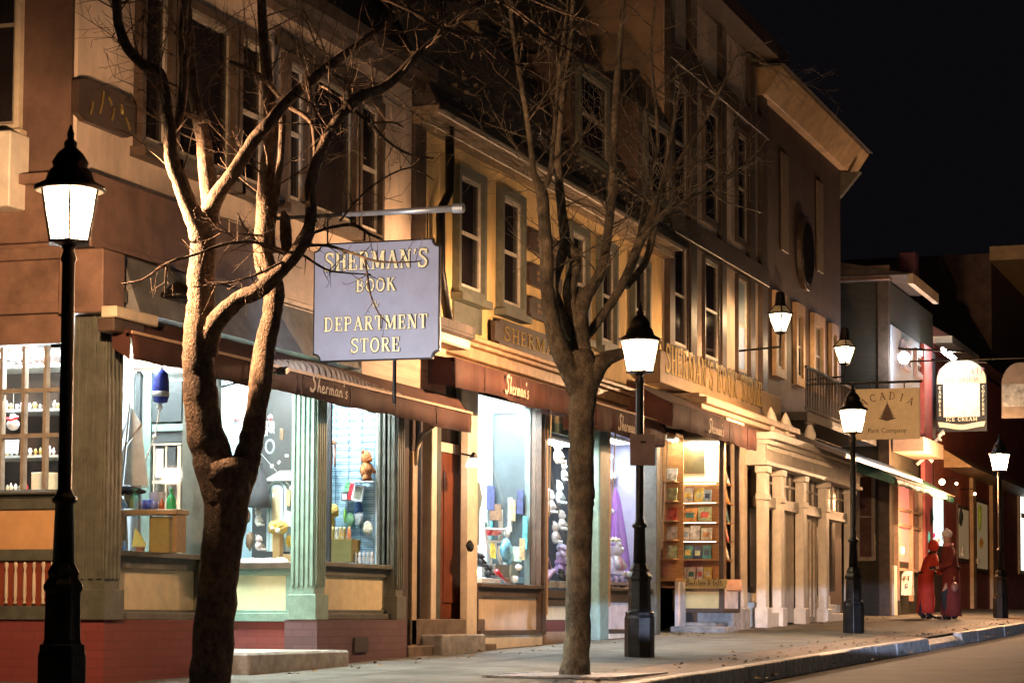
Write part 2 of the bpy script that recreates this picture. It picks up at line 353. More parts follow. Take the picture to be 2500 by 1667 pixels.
def font_text(t, C, U, V, N, h, m, parent, name='lettering', w=None, th=.003):
    cu = bpy.data.curves.new('t', 'FONT'); cu.body = t; cu.align_x = 'CENTER'; cu.extrude = th / 2
    o = bpy.data.objects.new('t', cu); col.objects.link(o); bpy.context.view_layer.update()
    me = bpy.data.meshes.new_from_object(o.evaluated_get(bpy.context.evaluated_depsgraph_get()))
    bpy.data.objects.remove(o); bpy.data.curves.remove(cu)
    xs = [v.co.x for v in me.vertices]; ys = [v.co.y for v in me.vertices]
    if not xs: return
    s = h / max(max(ys), .3); sx = (w / (max(xs) - min(xs))) if w else s; mx = (max(xs) + min(xs)) / 2
    U = Vector(U).normalized(); V = Vector(V).normalized(); N = Vector(N).normalized(); C = Vector(C)
    for v in me.vertices: v.co = C + U * ((v.co.x - mx) * sx) + V * (v.co.y * s) + N * (v.co.z * 1.0 + th / 2 + .002)
    me.materials.clear(); me.materials.append(m)
    o = bpy.data.objects.new(name, me); col.objects.link(o)
    if parent: o.parent = parent; o.matrix_parent_inverse = wm(parent).inverted()
    return o
# ------------------------------------------------------------------ ground
def strip(name, m, y0, y1, dz, x0=-25, x1=64, far=True, ny=2, crown=0.0, kind='structure'):
    """ground sheet between two lines along the street, following the slope"""
    mb = MB(); xs = [x0 + (x1 - x0) * k / 60 for k in range(61)] + ([90, 260] if far else [])
    ys = [y0 + (y1 - y0) * k / ny for k in range(ny + 1)]
    for x in xs:
        for y in ys: mb.v.append(Vector((x, y, gnd(x, y) + dz - crown * ((y - (y0 + y1) / 2) / ((y1 - y0) / 2)) ** 2)))
    n = ny + 1
    for i in range(len(xs) - 1):
        for j in range(ny): a = i * n + j; mb.f.append((a, a + 1, a + n + 1, a + n))
    return tag(mb.build(name, m, smooth=True), kind=kind)
ASPH = mat('asphalt', (.05, .05, .05), .7, noise=.22, scale=1.4, bump=.5, bscale=90)
CONC = mat('sidewalk_concrete', (.125, .124, .108), .75, noise=.24, scale=1.7, bump=.5, bscale=45)
GRAN = mat('granite_kerb_stone', (.42, .41, .40), .5, noise=.3, scale=9, bump=.7, bscale=30)
PAV2 = mat('brick_paving_strip', (.15, .10, .075), .7, noise=.25, scale=7, bump=.5, bscale=30)
EARTH = mat('dark_earth', (.05, .045, .04), .95, noise=.3, scale=3)
YK = 5.42
strip('earth', EARTH, -260, 260, -.25, x0=-60)
strip('road', ASPH, -6.5, YK - .001, -.13, ny=12, crown=0.05)
strip('sidewalk', CONC, YK + .16, 16.0, 0.0, ny=10)
strip('far_pavement', CONC, -12, -6.66, .0)
# kerb: individual granite stones with a dropped crossing near X 33.5 .. 36.5
def kerb(name, y0, x0, x1):
    mb = MB(); x = x0
    while x < x1:
        L = random.uniform(1.3, 1.9); L = min(L, x1 - x); d = 0.0
        if y0 > 0:
            for xx in (x + L / 2,):
                if 33.6 < xx < 37.0: d = .1
        jz = random.uniform(-.006, .006); jy = random.uniform(-.01, .01)
        z0 = gnd(x, 5.6) ; z1 = gnd(x + L, 5.6)
        P = [(x + .008, y0 + jy, z0 - .2), (x + .008, y0 + jy + .02, z0 + .008 + jz - d), (x + .008, y0 + .165, z0 + .008 - d * .3), (x + .008, y0 + .165, z0 - .2)]
        mb.prism(P, (L - .016, 0, z1 - z0)); x += L
    return tag(mb.build(name, GRAN, bevel=.012), kind='structure')
kerb('kerb', YK, -10, 62)
kerb('far_kerb', -6.66, -10, 62)
# pavement joints, darker brick-like strip behind the kerb, access cover
jm = mat('joint_dirt', (.07, .065, .055), .95)
mb = MB()
for k in range(-4, 60):
    x = k * 1.5 + .3; mb.quad((x, YK + .9, gnd(x, YK + .9) + .004), (x + .022, YK + .9, gnd(x, YK + .9) + .004), (x + .022, 9.2, gnd(x, 9.2) + .004), (x, 9.2, gnd(x, 9.2) + .004))
for y in (YK + .9, 8.0):
    for k in range(70):
        x = -10 + k; mb.quad((x, y, gnd(x, y) + .005), (x + 1, y, gnd(x + 1, y) + .005), (x + 1, y + .025, gnd(x + 1, y) + .005), (x, y + .025, gnd(x, y) + .005))
tag(mb.build('pavement_joints', jm), kind='structure')
tag(strip('paving_strip', PAV2, YK + .17, YK + .88, .004, x0=-6, x1=60, far=False, ny=1), kind='structure')

# ------------------------------------------------------------------ windows
def window(b, X0, X1, z0, z1, Y, cas=TRIM, sash=SASH, pane=PANE, cw=.07, rail=True, mull=False, depth=.07, sill=None, name='window', label=None):
    """sash window standing on a street-facing wall plane Y (outside is -Y)"""
    mb = MB(); e = .003
    mb.box(X0, X0 + cw, Y - depth, Y + .02, z0, z1); mb.box(X1 - cw, X1, Y - depth, Y + .02, z0, z1)
    mb.box(X0 + cw, X1 - cw, Y - depth - e, Y + .02, z1 - cw * 1.3, z1 + e); mb.box(X0 + cw, X1 - cw, Y - depth - e, Y + .02, z0 - e, z0 + cw)
    w = mb.build(name, cas, b)
    a0, a1, c0, c1 = X0 + cw, X1 - cw, z0 + cw, z1 - cw * 1.3; s = .045; mid = (c0 + c1) / 2
    mb = MB(); d = Y - .035
    mb.box(a0, a0 + s, d, Y + .01, c0, c1); mb.box(a1 - s, a1, d, Y + .01, c0, c1)
    mb.box(a0 + s, a1 - s, d - .002, Y + .01, c0, c0 + s * 1.2); mb.box(a0 + s, a1 - s, d - .002, Y + .01, c1 - s, c1)
    if rail: mb.box(a0 + s, a1 - s, d + .004, Y + .01, mid - .02, mid + .02)
    if mull: mb.box((a0 + a1) / 2 - .012, (a0 + a1) / 2 + .012, d + .008, Y + .01, c0 + s, c1 - s)
    mb.build('sash', sash, w)
    bx('pane', pane, w, a0 + .01, a1 - .01, Y - .012, Y - .004, c0 + .01, c1 - .01)
    if sill: bx('sill', sill, w, X0 - .05, X1 + .05, Y - depth - .06, Y + .02, z0 - .09, z0 - .006)
    if label: w['label'] = label
    return w
def building(name, loc, label, cat='building', group=None): return thing(name, loc, label, cat, group)
def pilaster(parent, x0, x1, y0, y1, z0, z1, m, flutes=4, name='pilaster'):
    """square column with raised reeds on its -X and -Y faces, base block and cap"""
    mb = MB(); mb.box(x0, x1, y0, y1, z0, z1); h0, h1 = z0 + .32, z1 - .12
    for k in range(flutes):
        c = y0 + (k + .5) * (y1 - y0) / flutes; wv = (y1 - y0) / flutes * .27
        mb.box(x0 - .016, x0 + .001, c - wv, c + wv, h0, h1)
    for k in range(flutes):
        c = x0 + (k + .5) * (x1 - x0) / flutes; wv = (x1 - x0) / flutes * .27
        mb.box(c - wv, c + wv, y0 - .016, y0 + .001, h0, h1)
    mb.box(x0 - .03, x1 + .03, y0 - .03, y1 + .01, z0 - .001, z0 + .24); mb.box(x0 - .02, x1 + .02, y0 - .02, y1 + .01, z1 - .1, z1 + .001)
    return mb.build(name, m, parent, bevel=.004)
def room(parent, x0, x1, y0, y1, z0, z1, m, open_='-y', name='display_box', floor=None):
    """shallow lit display: walls, floor and ceiling, open to one side"""
    mb = MB(); t = .04
    if open_ != '+y': mb.box(x0 - t, x1 + t, y1, y1 + t, z0 - t, z1 + t)
    if open_ != '-x': mb.box(x0 - t, x0, y0, y1 - .002, z0 - t, z1 + t)
    mb.box(x1, x1 + t, y0, y1 - .002, z0 - t, z1 + t)
    mb.box(x0 - .002, x1 + .002, y0, y1, z1, z1 + t); o = mb.build(name, m, parent)
    bx('display_floor', floor or WHITEW, parent, x0, x1, y0 - .02, y1, z0 - t, z0)
    return o
COOL = (.86, .97, 1.0); WARMW = (1, .78, .5); PALE = (.88, 1.0, .9)
def ceiling_light(parent, x0, x1, y0, y1, z, c, s):
    nm = 'lit_tube_%d_%d' % (int(c[2] * 100), int(s))
    bx('light_housing', WHITEP, parent, x0 - .02, x1 + .02, y0 - .02, y1 + .02, z + .012, z + .05)
    return bx('ceiling_light', emit(nm, c, s), parent, x0, x1, y0, y1, z, z + .01)

# ================================================================== BUILDING 1 (pink stucco corner shop)
XC = 16.5; YF = 9.5; YS = 9.2
b1 = building('corner_shop', (XC + 3.3, YF + 3, gnd(20)), 'pink stucco corner bookshop with dark triple windows above russet awning and lit displays')
X1e = fX(1006, 400, YF)
zsill = fZ(322, 357, YF); zhead = fZ(684, 128, YF); zfas = fZ(453, 521, YF); zcor = fZ(957, 189, YF)
ztop = zcor + .05
bx('wall', STUCCO, b1, XC, X1e, YF, YF + 6, zfas, ztop, bevel=.02)
# back, flat tar roof, cornice
mb = MB(); mb.box(XC - .25, X1e + .06, YF - .28, YF + 6.1, ztop + .02, ztop + .16); mb.box(XC - .12, X1e + .03, YF - .14, YF + 6.05, ztop - .06, ztop + .018)
mb.build('cornice', TRIM, b1)
mb = MB(); mb.prism([(XC - .2, YF - .2, ztop + .165), (XC - .2, YF + 5.9, ztop + .165), (XC - .2, YF + 5.9, ztop + 1.9), (XC - .2, YF + 1.3, ztop + 1.9)], (X1e - XC + .2, 0, 0))
mb.build('roof', ROOF, b1)
bx('frieze_band', TRIM, b1, fX(682, 128, YF) - .1, fX(925, 200, YF), YF - .05, YF + .01, zhead + .04, zhead + .2)
for k, (a, c, wide) in enumerate([(322, 405, 0), (407, 560, 1), (562, 640, 0), (682, 738, 0), (740, 858, 1), (860, 922, 0)]):
    window(b1, fX(a, 400, YF) + .01, fX(c, 400, YF) - .01, zsill, zhead, YF, cas=TRIM, sash=SASH if not wide else SASHD, cw=.06, depth=.09, rail=not wide, sill=TRIM)
# side face (facing the camera): brown shingle wall, window, cream board
mb = MB(); zt = zfas
bx('side_wall', SIDING, b1, XC - .04, XC - .002, YF + .02, YF + 6, zfas, ztop - .07)
w = None
def xwindow(b, X, y0, y1, z0, z1, cas, sash, pane=PANE, cw=.05, depth=.06, rail=True, name='window', sill=None):
    """window on a wall facing the camera (-X)"""
    mb = MB(); e = .003
    mb.box(X - depth, X + .02, y0, y0 + cw, z0, z1); mb.box(X - depth, X + .02, y1 - cw, y1, z0, z1)
    mb.box(X - depth - e, X + .02, y0 + cw, y1 - cw, z1 - cw, z1 + e); mb.box(X - depth - e, X + .02, y0 + cw, y1 - cw, z0 - e, z0 + cw)
    w = mb.build(name, cas, b); a0, a1, c0, c1 = y0 + cw, y1 - cw, z0 + cw, z1 - cw; s = .03
    mb = MB(); d = X - .03
    mb.box(d, X + .01, a0, a0 + s, c0, c1); mb.box(d, X + .01, a1 - s, a1, c0, c1)
    mb.box(d - .002, X + .01, a0 + s, a1 - s, c0, c0 + s); mb.box(d - .002, X + .01, a0 + s, a1 - s, c1 - s, c1)
    if rail: mb.box(d + .004, X + .01, a0 + s, a1 - s, (c0 + c1) / 2 - .015, (c0 + c1) / 2 + .015)
    mb.build('sash', sash, w); bx('pane', pane, w, X - .01, X - .003, a0 + .01, a1 - .01, c0 + .01, c1 - .01)
    if sill: bx('sill', sill, w, X - depth - .05, X + .02, y0 - .04, y1 + .04, z0 - .07, z0 - .005)
    return w
XS = XC - .04
ly = lambda px, py=600, X=XS: onX(px, py, X).y
lz = lambda px, py, X=XS: onX(px, py, X).z
xwindow(b1, XS, ly(50), ly(50) + 1.1, lz(30, 322), lz(30, 322) + 1.75, CREAM, SASHD, sill=CREAM)
bx('cream_board', WHITEP, b1, XS - .30, XS, ly(72, 400), ly(72, 400) + 1.4, lz(30, 520), lz(30, 338), bevel=.01)
# fascia round the corner, stepped mouldings, grey skirt roof
zf0 = fZ(300, 800, YS); 
mb = MB(); mb.box(XC - .1, X1e, YS + .1, YF + .02, zfas - .55, zfas - .003); mb.box(XC - .16, X1e, YS + .05, YF, zfas - .62, zfas - .551)
mb.box(XC - .1, XC, YF + .021, YF + 6, zfas - .55, zfas - .003); mb.box(XC - .05, XC, YS + .3, YF + 6, lz(30, 842), zfas - .552)
mb.box(XC - .12, XC - .051, YS + .3, YF + 6, lz(30, 640), lz(30, 610)); mb.box(XC - .12, XC - .051, YS + .3, YF + 6, lz(30, 770), lz(30, 745)); mb.box(XC - .2, XC - .101, YS + .3, YF + 6, zfas - .09, zfas - .01)
mb.build('fascia', BROWNF, b1, bevel=.006)
zsk1 = zfas - .6; zsk0 = fZ(668, 870, YS - .0) + .06
mb = MB(); mb.prism([(XC + .35, YF, zsk1), (XC + .35, YS + .06, zsk1), (XC + .35, YS - .12, zsk0), (XC + .35, YF, zsk0)], (X1e - XC - 1.1, 0, 0)); mb.build('skirt_roof', METALR, b1)
# wooden header board at the right end (above the awning)
bx('header_board', mat('tan_header_board', (.55, .33, .2), .6, noise=.2, scale=3, bump=.3, stretch=(.4, 1, 5)), b1, fX(855, 900, YS), X1e - .02, YS - .125, YS + .1, zsk0 - .3, fZ(1060, 868, YS - .1) + .1)
# small return eave above the header (white moulding seen right of the hanging sign)
mb = MB(); ex = X1e
mb.prism([(ex - 1.6, YS - .42, fZ(1085, 800, 9.1) - .12), (ex - 1.6, YS - .42, fZ(1085, 800, 9.1)), (ex - 1.6, YF, zsk1 + .1), (ex - 1.6, YF, zsk1 - .15)], (1.7, 0, 0)); mb.build('eave', ROOF, b1)
bx('eave_moulding', CREAM, b1, ex - 1.55, ex + .12, YS - .36, YS - .1, fZ(1085, 800, 9.1) - .24, fZ(1085, 800, 9.1) - .125, bevel=.02)
# ground-floor front, plane YS..YW
YW = YS + .12
zw0 = fZ(300, 1345, YW); zw1 = fZ(300, 842, YW); zk1 = fZ(300, 1387, YW); zk0 = fZ(300, 1487, YW); zb = fZ(300, 1512, YS)
XA0 = XC + .26; XA1 = fX(476, 1200, YW); XB = fX(770, 1200, YS); XC1 = fX(948, 1200, YW); XE1 = fX(985, 1200, YS)
def gz(x): return gnd(x, 9.2) - .1
pilaster(b1, XC, XC + .26, YS - .02, YS + .28, zb, zf0 + .3, TRIMG, 4)
def wall_below(parent, x0, x1, y0, y1, sides=True, pan=CREAMP):
    bx('brick_base', BRICKR if x1 < XB + .1 else BRICKP, parent, x0, x1, y0 - .03, y1, gz(x0) - .3, zb - .002)
def kick(parent, X0, X1, Y, zt, zlo, zhi, zbot, pan=CREAMP, trim=TRIMG, st=.09):
    """framed kick panel on a street-facing plane, sill on top"""
    mb = MB(); mb.box(X0, X1, Y, Y + .1, zhi, zt); mb.box(X0, X1, Y, Y + .1, zbot, zlo); mb.box(X0, X0 + st, Y, Y + .1, zlo, zhi); mb.box(X1 - st, X1, Y, Y + .1, zlo, zhi)
    mb.box(X0, X1, Y - .05, Y + .1, zt - .04, zt + .004); mb.box(X0, X1, Y - .04, Y + .0005, zbot, zbot + .06)
    mb.build('kick_frame', trim, parent, bevel=.004)
    bx('kick_panel', pan, parent, X0 + st, X1 - st, Y + .03, Y + .09, zlo, zhi)
# window bay A
kick(b1, XA0, XA1 + .12, YW - .04, zw0, zk0, zk1, zb)
wall_below(b1, XC, XA1 + .14, YS, YS + .3)
mb = MB(); mb.box(XA1 - .02, XA1 + .12, YS + .02, YW + .12, zb, zf0 + .3); 
for k in range(3): mb.box(XA1 + .004 + k * .04, XA1 + .024 + k * .04, YS + .006, YS + .021, zb + .3, zf0 + .2)
mb.build('window_post', TRIMG, b1, bevel=.003)
bx('shop_window', GLASS, b1, XA0, XA1 - .02, YW, YW + .006, zw0, zw1 + .35)
# header over all openings
bx('header', TRIM, b1, XC + .02, XE1, YS + .05, YS + .4, zw1 + .2, zsk1)
# recessed entry: return wall B with its window
YB1 = onX(508, 1200, XB + .08).y; yB0 = YS + .26
pilaster(b1, XB, XB + .24, YS, YS + .25, zb, zf0 + .3, GREEN, 5)
def zx(px, py, X): return onX(px, py, X).z
XBr = XB + .1
mb = MB(); zs = zx(640, 1375, XBr); zp1 = zx(640, 1403, XBr); zp0 = zx(640, 1488, XBr)
ypl, ypr = onX(697, 1450, XBr).y, YB1 - .1
mb.box(XBr, XBr + .1, yB0, YB1, zp1, zs); mb.box(XBr, XBr + .1, yB0, YB1, zb, zp0); mb.box(XBr, XBr + .1, yB0, ypl, zp0, zp1); mb.box(XBr, XBr + .1, ypr, YB1, zp0, zp1)
mb.box(XBr - .06, XBr + .1, yB0, YB1, zb - .02, zb + .06); mb.build('kick_frame', GREEN, b1, bevel=.004)
bx('kick_panel', mat('pale_kick_panel', (.74, .7, .46), .6, noise=.05), b1, XBr + .03, XBr + .09, ypl, ypr, zp0, zp1)
bx('window_ledge', TRIM, b1, XBr - .07, XBr + .1, yB0, YB1, zs - .05, zs + .005)
bx('brick_base', BRICKR, b1, XBr - .02, XBr + .2, YS + .02, YB1 + .1, gz(XB) - .3, zb - .021)
bx('shop_window', GLASS, b1, XBr + .01, XBr + .016, yB0, YB1, zs, zw1 + .35)
bx('window_post', GREEN, b1, XBr - .02, XBr + .08, yB0 - .02, yB0 + .03, zs, zw1 + .3)
bx('window_post', CREAM, b1, XBr - .03, XBr + .1, YB1 - .01, YB1 + .08, zb, zw1 + .3)
# entry back wall with a glazed green door, ceiling, light bulb
YE = YB1 + .08
bx('entry_wall', CREAM, b1, XA1 + .12, XBr + .2, YE, YE + .1, gz(18) - .1, zw1 + .34)
bx('entry_ceiling', WHITEP, b1, XA1 + .1, XBr + .15, YS + .41, YE, zw1 + .3, zw1 + .36)
ceiling_light(b1, XA1 + .9, XBr - .5, YS + .7, YE - .15, zw1 + .27, PALE, 60)
MB().ball(onX(540, 1000 - 42, XBr + .3), .05).build('light_bulb', emit('bulb_white', (1, .97, .85), 14), b1, smooth=True)
d = thing('', (0, 0, 0), None, None); bpy.data.objects.remove(d)
def door(parent, x0, x1, y, z0, z1, m, glass=None, axis='y', panels=2, hz=.0, name='door'):
    mb = MB(); mb.box(x0, x1, y, y + .05, z0, z1); o = None
    w_ = x1 - x0; s = .11
    for k in range(panels):
        a = z0 + .18 + k * (z1 - z0 - .3) / panels; b_ = a + (z1 - z0 - .3) / panels - .1
        mb.box(x0 + s, x1 - s, y - .014, y + .001, a, b_)
    o = mb.build(name, m, parent, bevel=.006)
    if glass: bx('pane', glass, o, x0 + s + .03, x1 - s - .03, y - .02, y - .0145, z0 + (z1 - z0) * .45, z1 - .2)
    MB().ball((x1 - .07, y - .04, z0 + 1.0), .03).build('knob', GOLD, o, smooth=True)
    return o
door(b1, XA1 + .9, XA1 + 1.85, YE - .05, gz(19) + .35, zw1, GREEN, PANE)
# stone step in front of the entry
bx('stone_step', STONE, b1, XA1 + .15, XBr - .05, YS - .35, YE, gz(19) - .1, fZ(650, 1592, YS - .35), bevel=.02)
# window bay C
kick(b1, XB + .24, XE1 - .12, YW - .04, fZ(860, 1376, YW), fZ(860, 1488, YW), fZ(860, 1407, YW), zb)
bx('brick_base', BRICKP, b1, XB - .02, XE1 + .02, YS - .04, YS + .3, gz(23) - .35, zb - .002)
bx('vent_grille', mat('vent_dark', (.03, .02, .02), .6), b1, fX(862, 1570, YS - .04), fX(895, 1570, YS - .04), YS - .06, YS - .038, fZ(880, 1590, YS), fZ(880, 1555, YS))
bx('shop_window', GLASS, b1, XB + .24, XC1, YW, YW + .006, fZ(860, 1376, YW), zw1 + .35)
bx('window_post', TRIMG, b1, XC1 - .0, XE1 - .2, YW - .03, YW + .08, zs, zw1 + .3)
pilaster(b1, XE1 - .2, XE1, YS, YS + .22, zb, zf0 + .3, TRIMG, 4)
# display rooms
zc = zw1 + .3
XW = XC + .96
mb = MB(); mb.box(XW, XA1 + .08, YW + 1.5, YW + 1.54, zw0 - .04, zc + .04); mb.box(XC + .1, XA1 + .08, YW + .02, YW + 1.5, zc, zc + .04); mb.build('display_box', WHITEW, b1)
bx('display_floor', WHITEW, b1, XC + .08, XA1 + .08, YW, YW + 1.5, zw0 - .04, zw0)
ceiling_light(b1, XW + .1, XA1 - .25, YW + .25, YW + .55, zc - .06, COOL, 85)
DARKW = mat('charcoal_display_wall', (.022, .021, .023), .85)
room(b1, XBr + .03, XBr + .85, yB0, YB1, zs, zc, DARKW, '-x')
mb = MB(); mb.box(XBr + .2, XBr + .5, yB0 + .1, YB1 - .1, zc - .1, zc - .09); mb.build('ceiling_light', emit('lit_tube_pale', PALE, 24), b1)
zC0 = fZ(860, 1376, YW); ICE = mat('ice_blue_panel', (.42, .62, .72), .6, noise=.05)
mb = MB(); mb.box(XC1 + .06, XC1 + .1, YW + .02, YW + 1.0, zC0, zc); mb.box(XB + .3, XC1 + .06, YW + 1.0, YW + 1.04, zC0, zc); mb.box(XB + .26, XC1 + .1, YW + .02, YW + 1.04, zc, zc + .04); mb.build('display_box', ICE, b1)
bx('display_floor', WHITEW, b1, XB + .25, XC1 + .1, YW, YW + 1.04, zC0 - .04, zC0)
ceiling_light(b1, XB + .5, XC1 - .25, YW + .15, YW + .45, zc - .06, COOL, 90)
# left shop window on the camera-facing side
zl0, zl1 = lz(60, 1195), lz(60, 845)
yl0 = onX(152, 1000, XC).y; 
mb = MB(); mb.box(XC - .05, XC + .05, YS + .28, yl0, zb, zl1); mb.box(XC - .06, XC + .05, YS + .28, YF + 5, lz(60, 1215), zl0); mb.box(XC - .1, XC + .05, YS + .28, YF + 5, lz(60, 1207), lz(60, 1200)); mb.box(XC - .05, XC + .04, YS + .28, YF + 5, lz(60, 1243), lz(60, 1215.5)); mb.box(XC - .05, XC + .04, YS + .28, YF + 5, lz(60, 1512), lz(60, 1478)); mb.box(XC - .05, XC + .04, YS + .28, YF + 5, lz(60, 1368), lz(60, 1340))
mb.build('side_frame', TRIMG, b1, bevel=.004)
mb = MB()
for px in (60, 113, 6): y = onX(px, 1000, XC).y; mb.box(XC - .03, XC + .03, y - .014, y + .014, zl0, zl1)
mb.box(XC - .028, XC + .028, yl0, YF + 3, lz(60, 1067), lz(60, 1058)); mb.box(XC - .028, XC + .028, yl0, YF + 3, lz(60, 957), lz(60, 948))
mb.build('muntins', SASHD, b1)
bx('shop_window', GLASS, b1, XC - .004, XC + .002, yl0, YF + 3, zl0, zl1)
bx('orange_panel', mat('apricot_panel', (.62, .36, .16), .6, noise=.06), b1, XC - .03, XC + .03, YS + .28, YF + 5, lz(60, 1340), lz(60, 1243))
bx('red_panel', mat('red_board', (.22, .045, .02), .6), b1, XC - .02, XC + .03, YS + .28, YF + 5, lz(60, 1478), lz(60, 1368))
for k in range(14):
    px = 128 - k * 22.5; y = onX(px, 1420, XC - .04).y; zz0, zz1 = lz(60, 1474), lz(60, 1371); h = zz1 - zz0
    MB().lathe((XC - .04, y, zz0), [(.012, 0), (.018, .03 * h), (.009, .1 * h), (.016, .2 * h), (.014, .7 * h), (.009, .8 * h), (.018, .93 * h), (.012, h)], 8).build('baluster', CREAM, b1, smooth=True)
bx('brick_base', BRICKR, b1, XC - .03, XC + .2, YS + .3, YF + 5, gz(16) - .4, zb - .002)
mb = MB(); mb.box(XC + .9, XC + .94, YW + .3, YF + 3, zl0 - .04, zl1 + .1); mb.box(XC + .06, XC + .94, YW + 1.52, YF + 3, zl1 + .05, zl1 + .09); mb.box(XC + .06, XC + .94, YF + 3, YF + 3.04, zl0, zl1 + .1); mb.build('display_box', mat('dark_shelf_wall', (.09, .07, .06), .7), b1)
bx('display_floor', mat('pale_shelf', (.5, .5, .46), .5), b1, XC + .05, XC + .94, YW + .22, YF + 3, zl0 - .04, zl0)
bx('ceiling_light', emit('lit_tube_side', (.9, .97, 1), 45), b1, XC + .25, XC + .5, YW + .4, YF + 1.2, zl1 - .02, zl1 - .01)
mb = MB()
for py in (893, 1000, 1112): mb.box(XC + .45, XC + .9, YW + .25, YF + 2.9, lz(60, py, XC + .5) - .02, lz(60, py, XC + .5))
mb.build('shelf', mat('pale_shelf', (.5, .5, .46), .5), b1)
bx('stone_cap', BROWNF, b1, XC - .16, XC + .2, YS - .06, YS + .34, lz(215, 770, XC), lz(215, 615, XC), bevel=.01)

# ================================================================== STAIR ENTRY between the shops and BUILDING 2
X2 = fX(1030, 400, YF); X2e = fX(1622, 700, YF)
b2 = building('yellow_shop', (X2 + 4, YF + 3, gnd(28)), 'yellow plaster bookshop with tall dark windows, mansard roof and toy displays under russet awnings')
zc2 = fZ(1120, 362, YF)
bx('wall', YELLOW, b2, X1e + .02, X2e - .02, YF + .02, YF + 6, fZ(1160, 835, YF) - .1, zc2)
mb = MB(); mb.box(X1e + .03, X2e - .02, YF - .16, YF + .2, zc2 + .002, zc2 + .1); mb.box(X1e + .03, X2e - .02, YF - .3, YF + .2, zc2 + .103, zc2 + .2); mb.build('cornice', mat('cornice_paint', (.3, .22, .14), .45, noise=.2), b2, bevel=.01)
bx('gutter', BLACK, b2, X1e + .03, X2e - .02, YF - .36, YF - .301, zc2 + .14, zc2 + .23)
mb = MB(); zm = zc2 + .21
mb.prism([(X1e + .05, YF - .28, zm), (X1e + .05, YF + 5.5, zm), (X1e + .05, YF + 5.5, zm + 2.1), (X1e + .05, YF + .75, zm + 2.1)], (X2e - X1e - .1, 0, 0)); mb.build('mansard_roof', ROOF, b2)
# snow guards (small bright studs) on the mansard
dm = Vector((0, 1.03, 2.1)).normalized(); SG = mat('snow_guard_metal', (.5, .42, .3), .3, .7)
for r_ in range(3):
    for k in range(24):
        x = X2 + .6 + k * .39 + (r_ % 2) * .19; p = Vector((x, YF - .28, zm)) + dm * (.25 + r_ * .24); MB().box(x - .02, x + .02, p.y - .05, p.y + .02, p.z - .015, p.z + .02).build('snow_guard', SG, b2)
# upper tan gable wall set back above the roof
ZG = zm
pts = [(1062, 250), (1085, 55), (1165, 50), (1212, 275)]
gp = [onY(a, b_, YF + .55) for a, b_ in pts]; gp = [Vector((p.x, YF + .55, p.z)) for p in gp]
MB().prism([gp[0], gp[3], gp[2], gp[1]], (0, 2.5, 0)).build('attic_wall', YELLOW, b2)
MB().prism([gp[1] + Vector((-.2, -.1, .02)), gp[2] + Vector((.05, -.1, .02)), gp[2] + Vector((.05, -.1, .2)), gp[1] + Vector((-.2, -.1, .2))], (0, 2.8, 0)).build('attic_roof', ROOF, b2)
# dormers
for px in (1395, 1560):
    x = fX(px, 400, YF); mb = MB(); mb.box(x - .1, x + 1.7, YF - .02, YF + 1.2, zm + .45, zm + 1.9); d_ = mb.build('dormer', SIDING, b2)
    window(b2, x + .1, x + 1.5, zm + .55, zm + 1.8, YF - .03, cas=TRIMG, sash=SASHD)
# upper windows
z20, z21 = fZ(1115, 715, YF), fZ(1110, 400, YF)
for a, c in ((1108, 1176), (1214, 1273), (1384, 1431), (1458, 1500), (1540, 1580)):
    window(b2, fX(a, 600, YF), fX(c, 600, YF), z20, z21, YF + .02, cas=TRIMG, sash=SASH, cw=.075, depth=.09, sill=TRIMG)
    if a < 1200: bx('apron', TRIMG, b2, fX(a, 600, YF), fX(c, 600, YF), YF - .01, YF + .02, z20 - .4, z20 - .1)
# dark strip laid on the wall as the shade of the gap, with downpipe
mb = MB(); xd = X1e + .22
mb.box(X1e + .022, X1e + .36, YF - .03, YF + .019, fZ(1030, 640, YF), zc2 - .003); mb.build('dark_corner_strip', TRIM, b2)
pp = [onY(1098, 280, YF - .14), onY(1098, 470, YF - .14), onY(1076, 512, YF - .1), onY(1076, 660, YF - .1), onY(1098, 800, YF - .1)]
MB().tube(pp, .055, 8).build('downpipe', BLACK, b2, smooth=True)
# storefront cornice of building 2
zk = fZ(1152, 832, 9.2); X2s = fX(1062, 820, 9.2)
mb = MB(); mb.box(X1e + .1, X2e - .9, 9.08, YF + .03, zk - .09, zk); mb.box(X1e + .1, X2e - .9, 9.15, YF + .03, zk - .22, zk - .092); mb.box(X1e + .1, X2e - .9, 9.0, 9.1, zk - .05, zk + .002); mb.box(X1e + .1, X2e - .9, 9.24, YF + .03, zk - .5, zk - .223)
mb.build('shop_cornice', mat('ochre_cornice', (.3, .18, .09), .45, noise=.22, bump=.2), b2, bevel=.008)
# entry: stairs door, posts, bracket
YD = 9.5
def fz(px, py): return fZ(px, py, YW)
XD0, XD1 = fX(1060, 1300, YD + .05), fX(1128, 1300, YD + .05)
Rd = mat('red_brown_door', (.15, .045, .022), .35, noise=.15, scale=5)
zd0 = fZ(1090, 1510, YD); zd1 = fZ(1090, 1105, YD)
door(b2, XD0 + .04, XD1 - .04, YD + .0, zd0, zd1, Rd, None, panels=1)
bx('transom', PANE, b2, XD0 + .06, XD1 - .06, YD + .02, YD + .04, fZ(1090, 1080, YD), fZ(1090, 1040, YD))
bx('door_header', CREAM, b2, XD0, XD1, YD - .01, YD + .05, zd1 + .005, fZ(1090, 1080, YD) - .005)
bx('entry_back', mat('umber_boards', (.06, .045, .04), .7), b2, XE1, XD1 + .2, YD + .052, YD + .12, gz(24) - .2, zk - .3)
bx('door_frame', TRIMG, b2, XD0 - .12, XD0, YD - .03, YD + .05, gz(24), zk - .5)
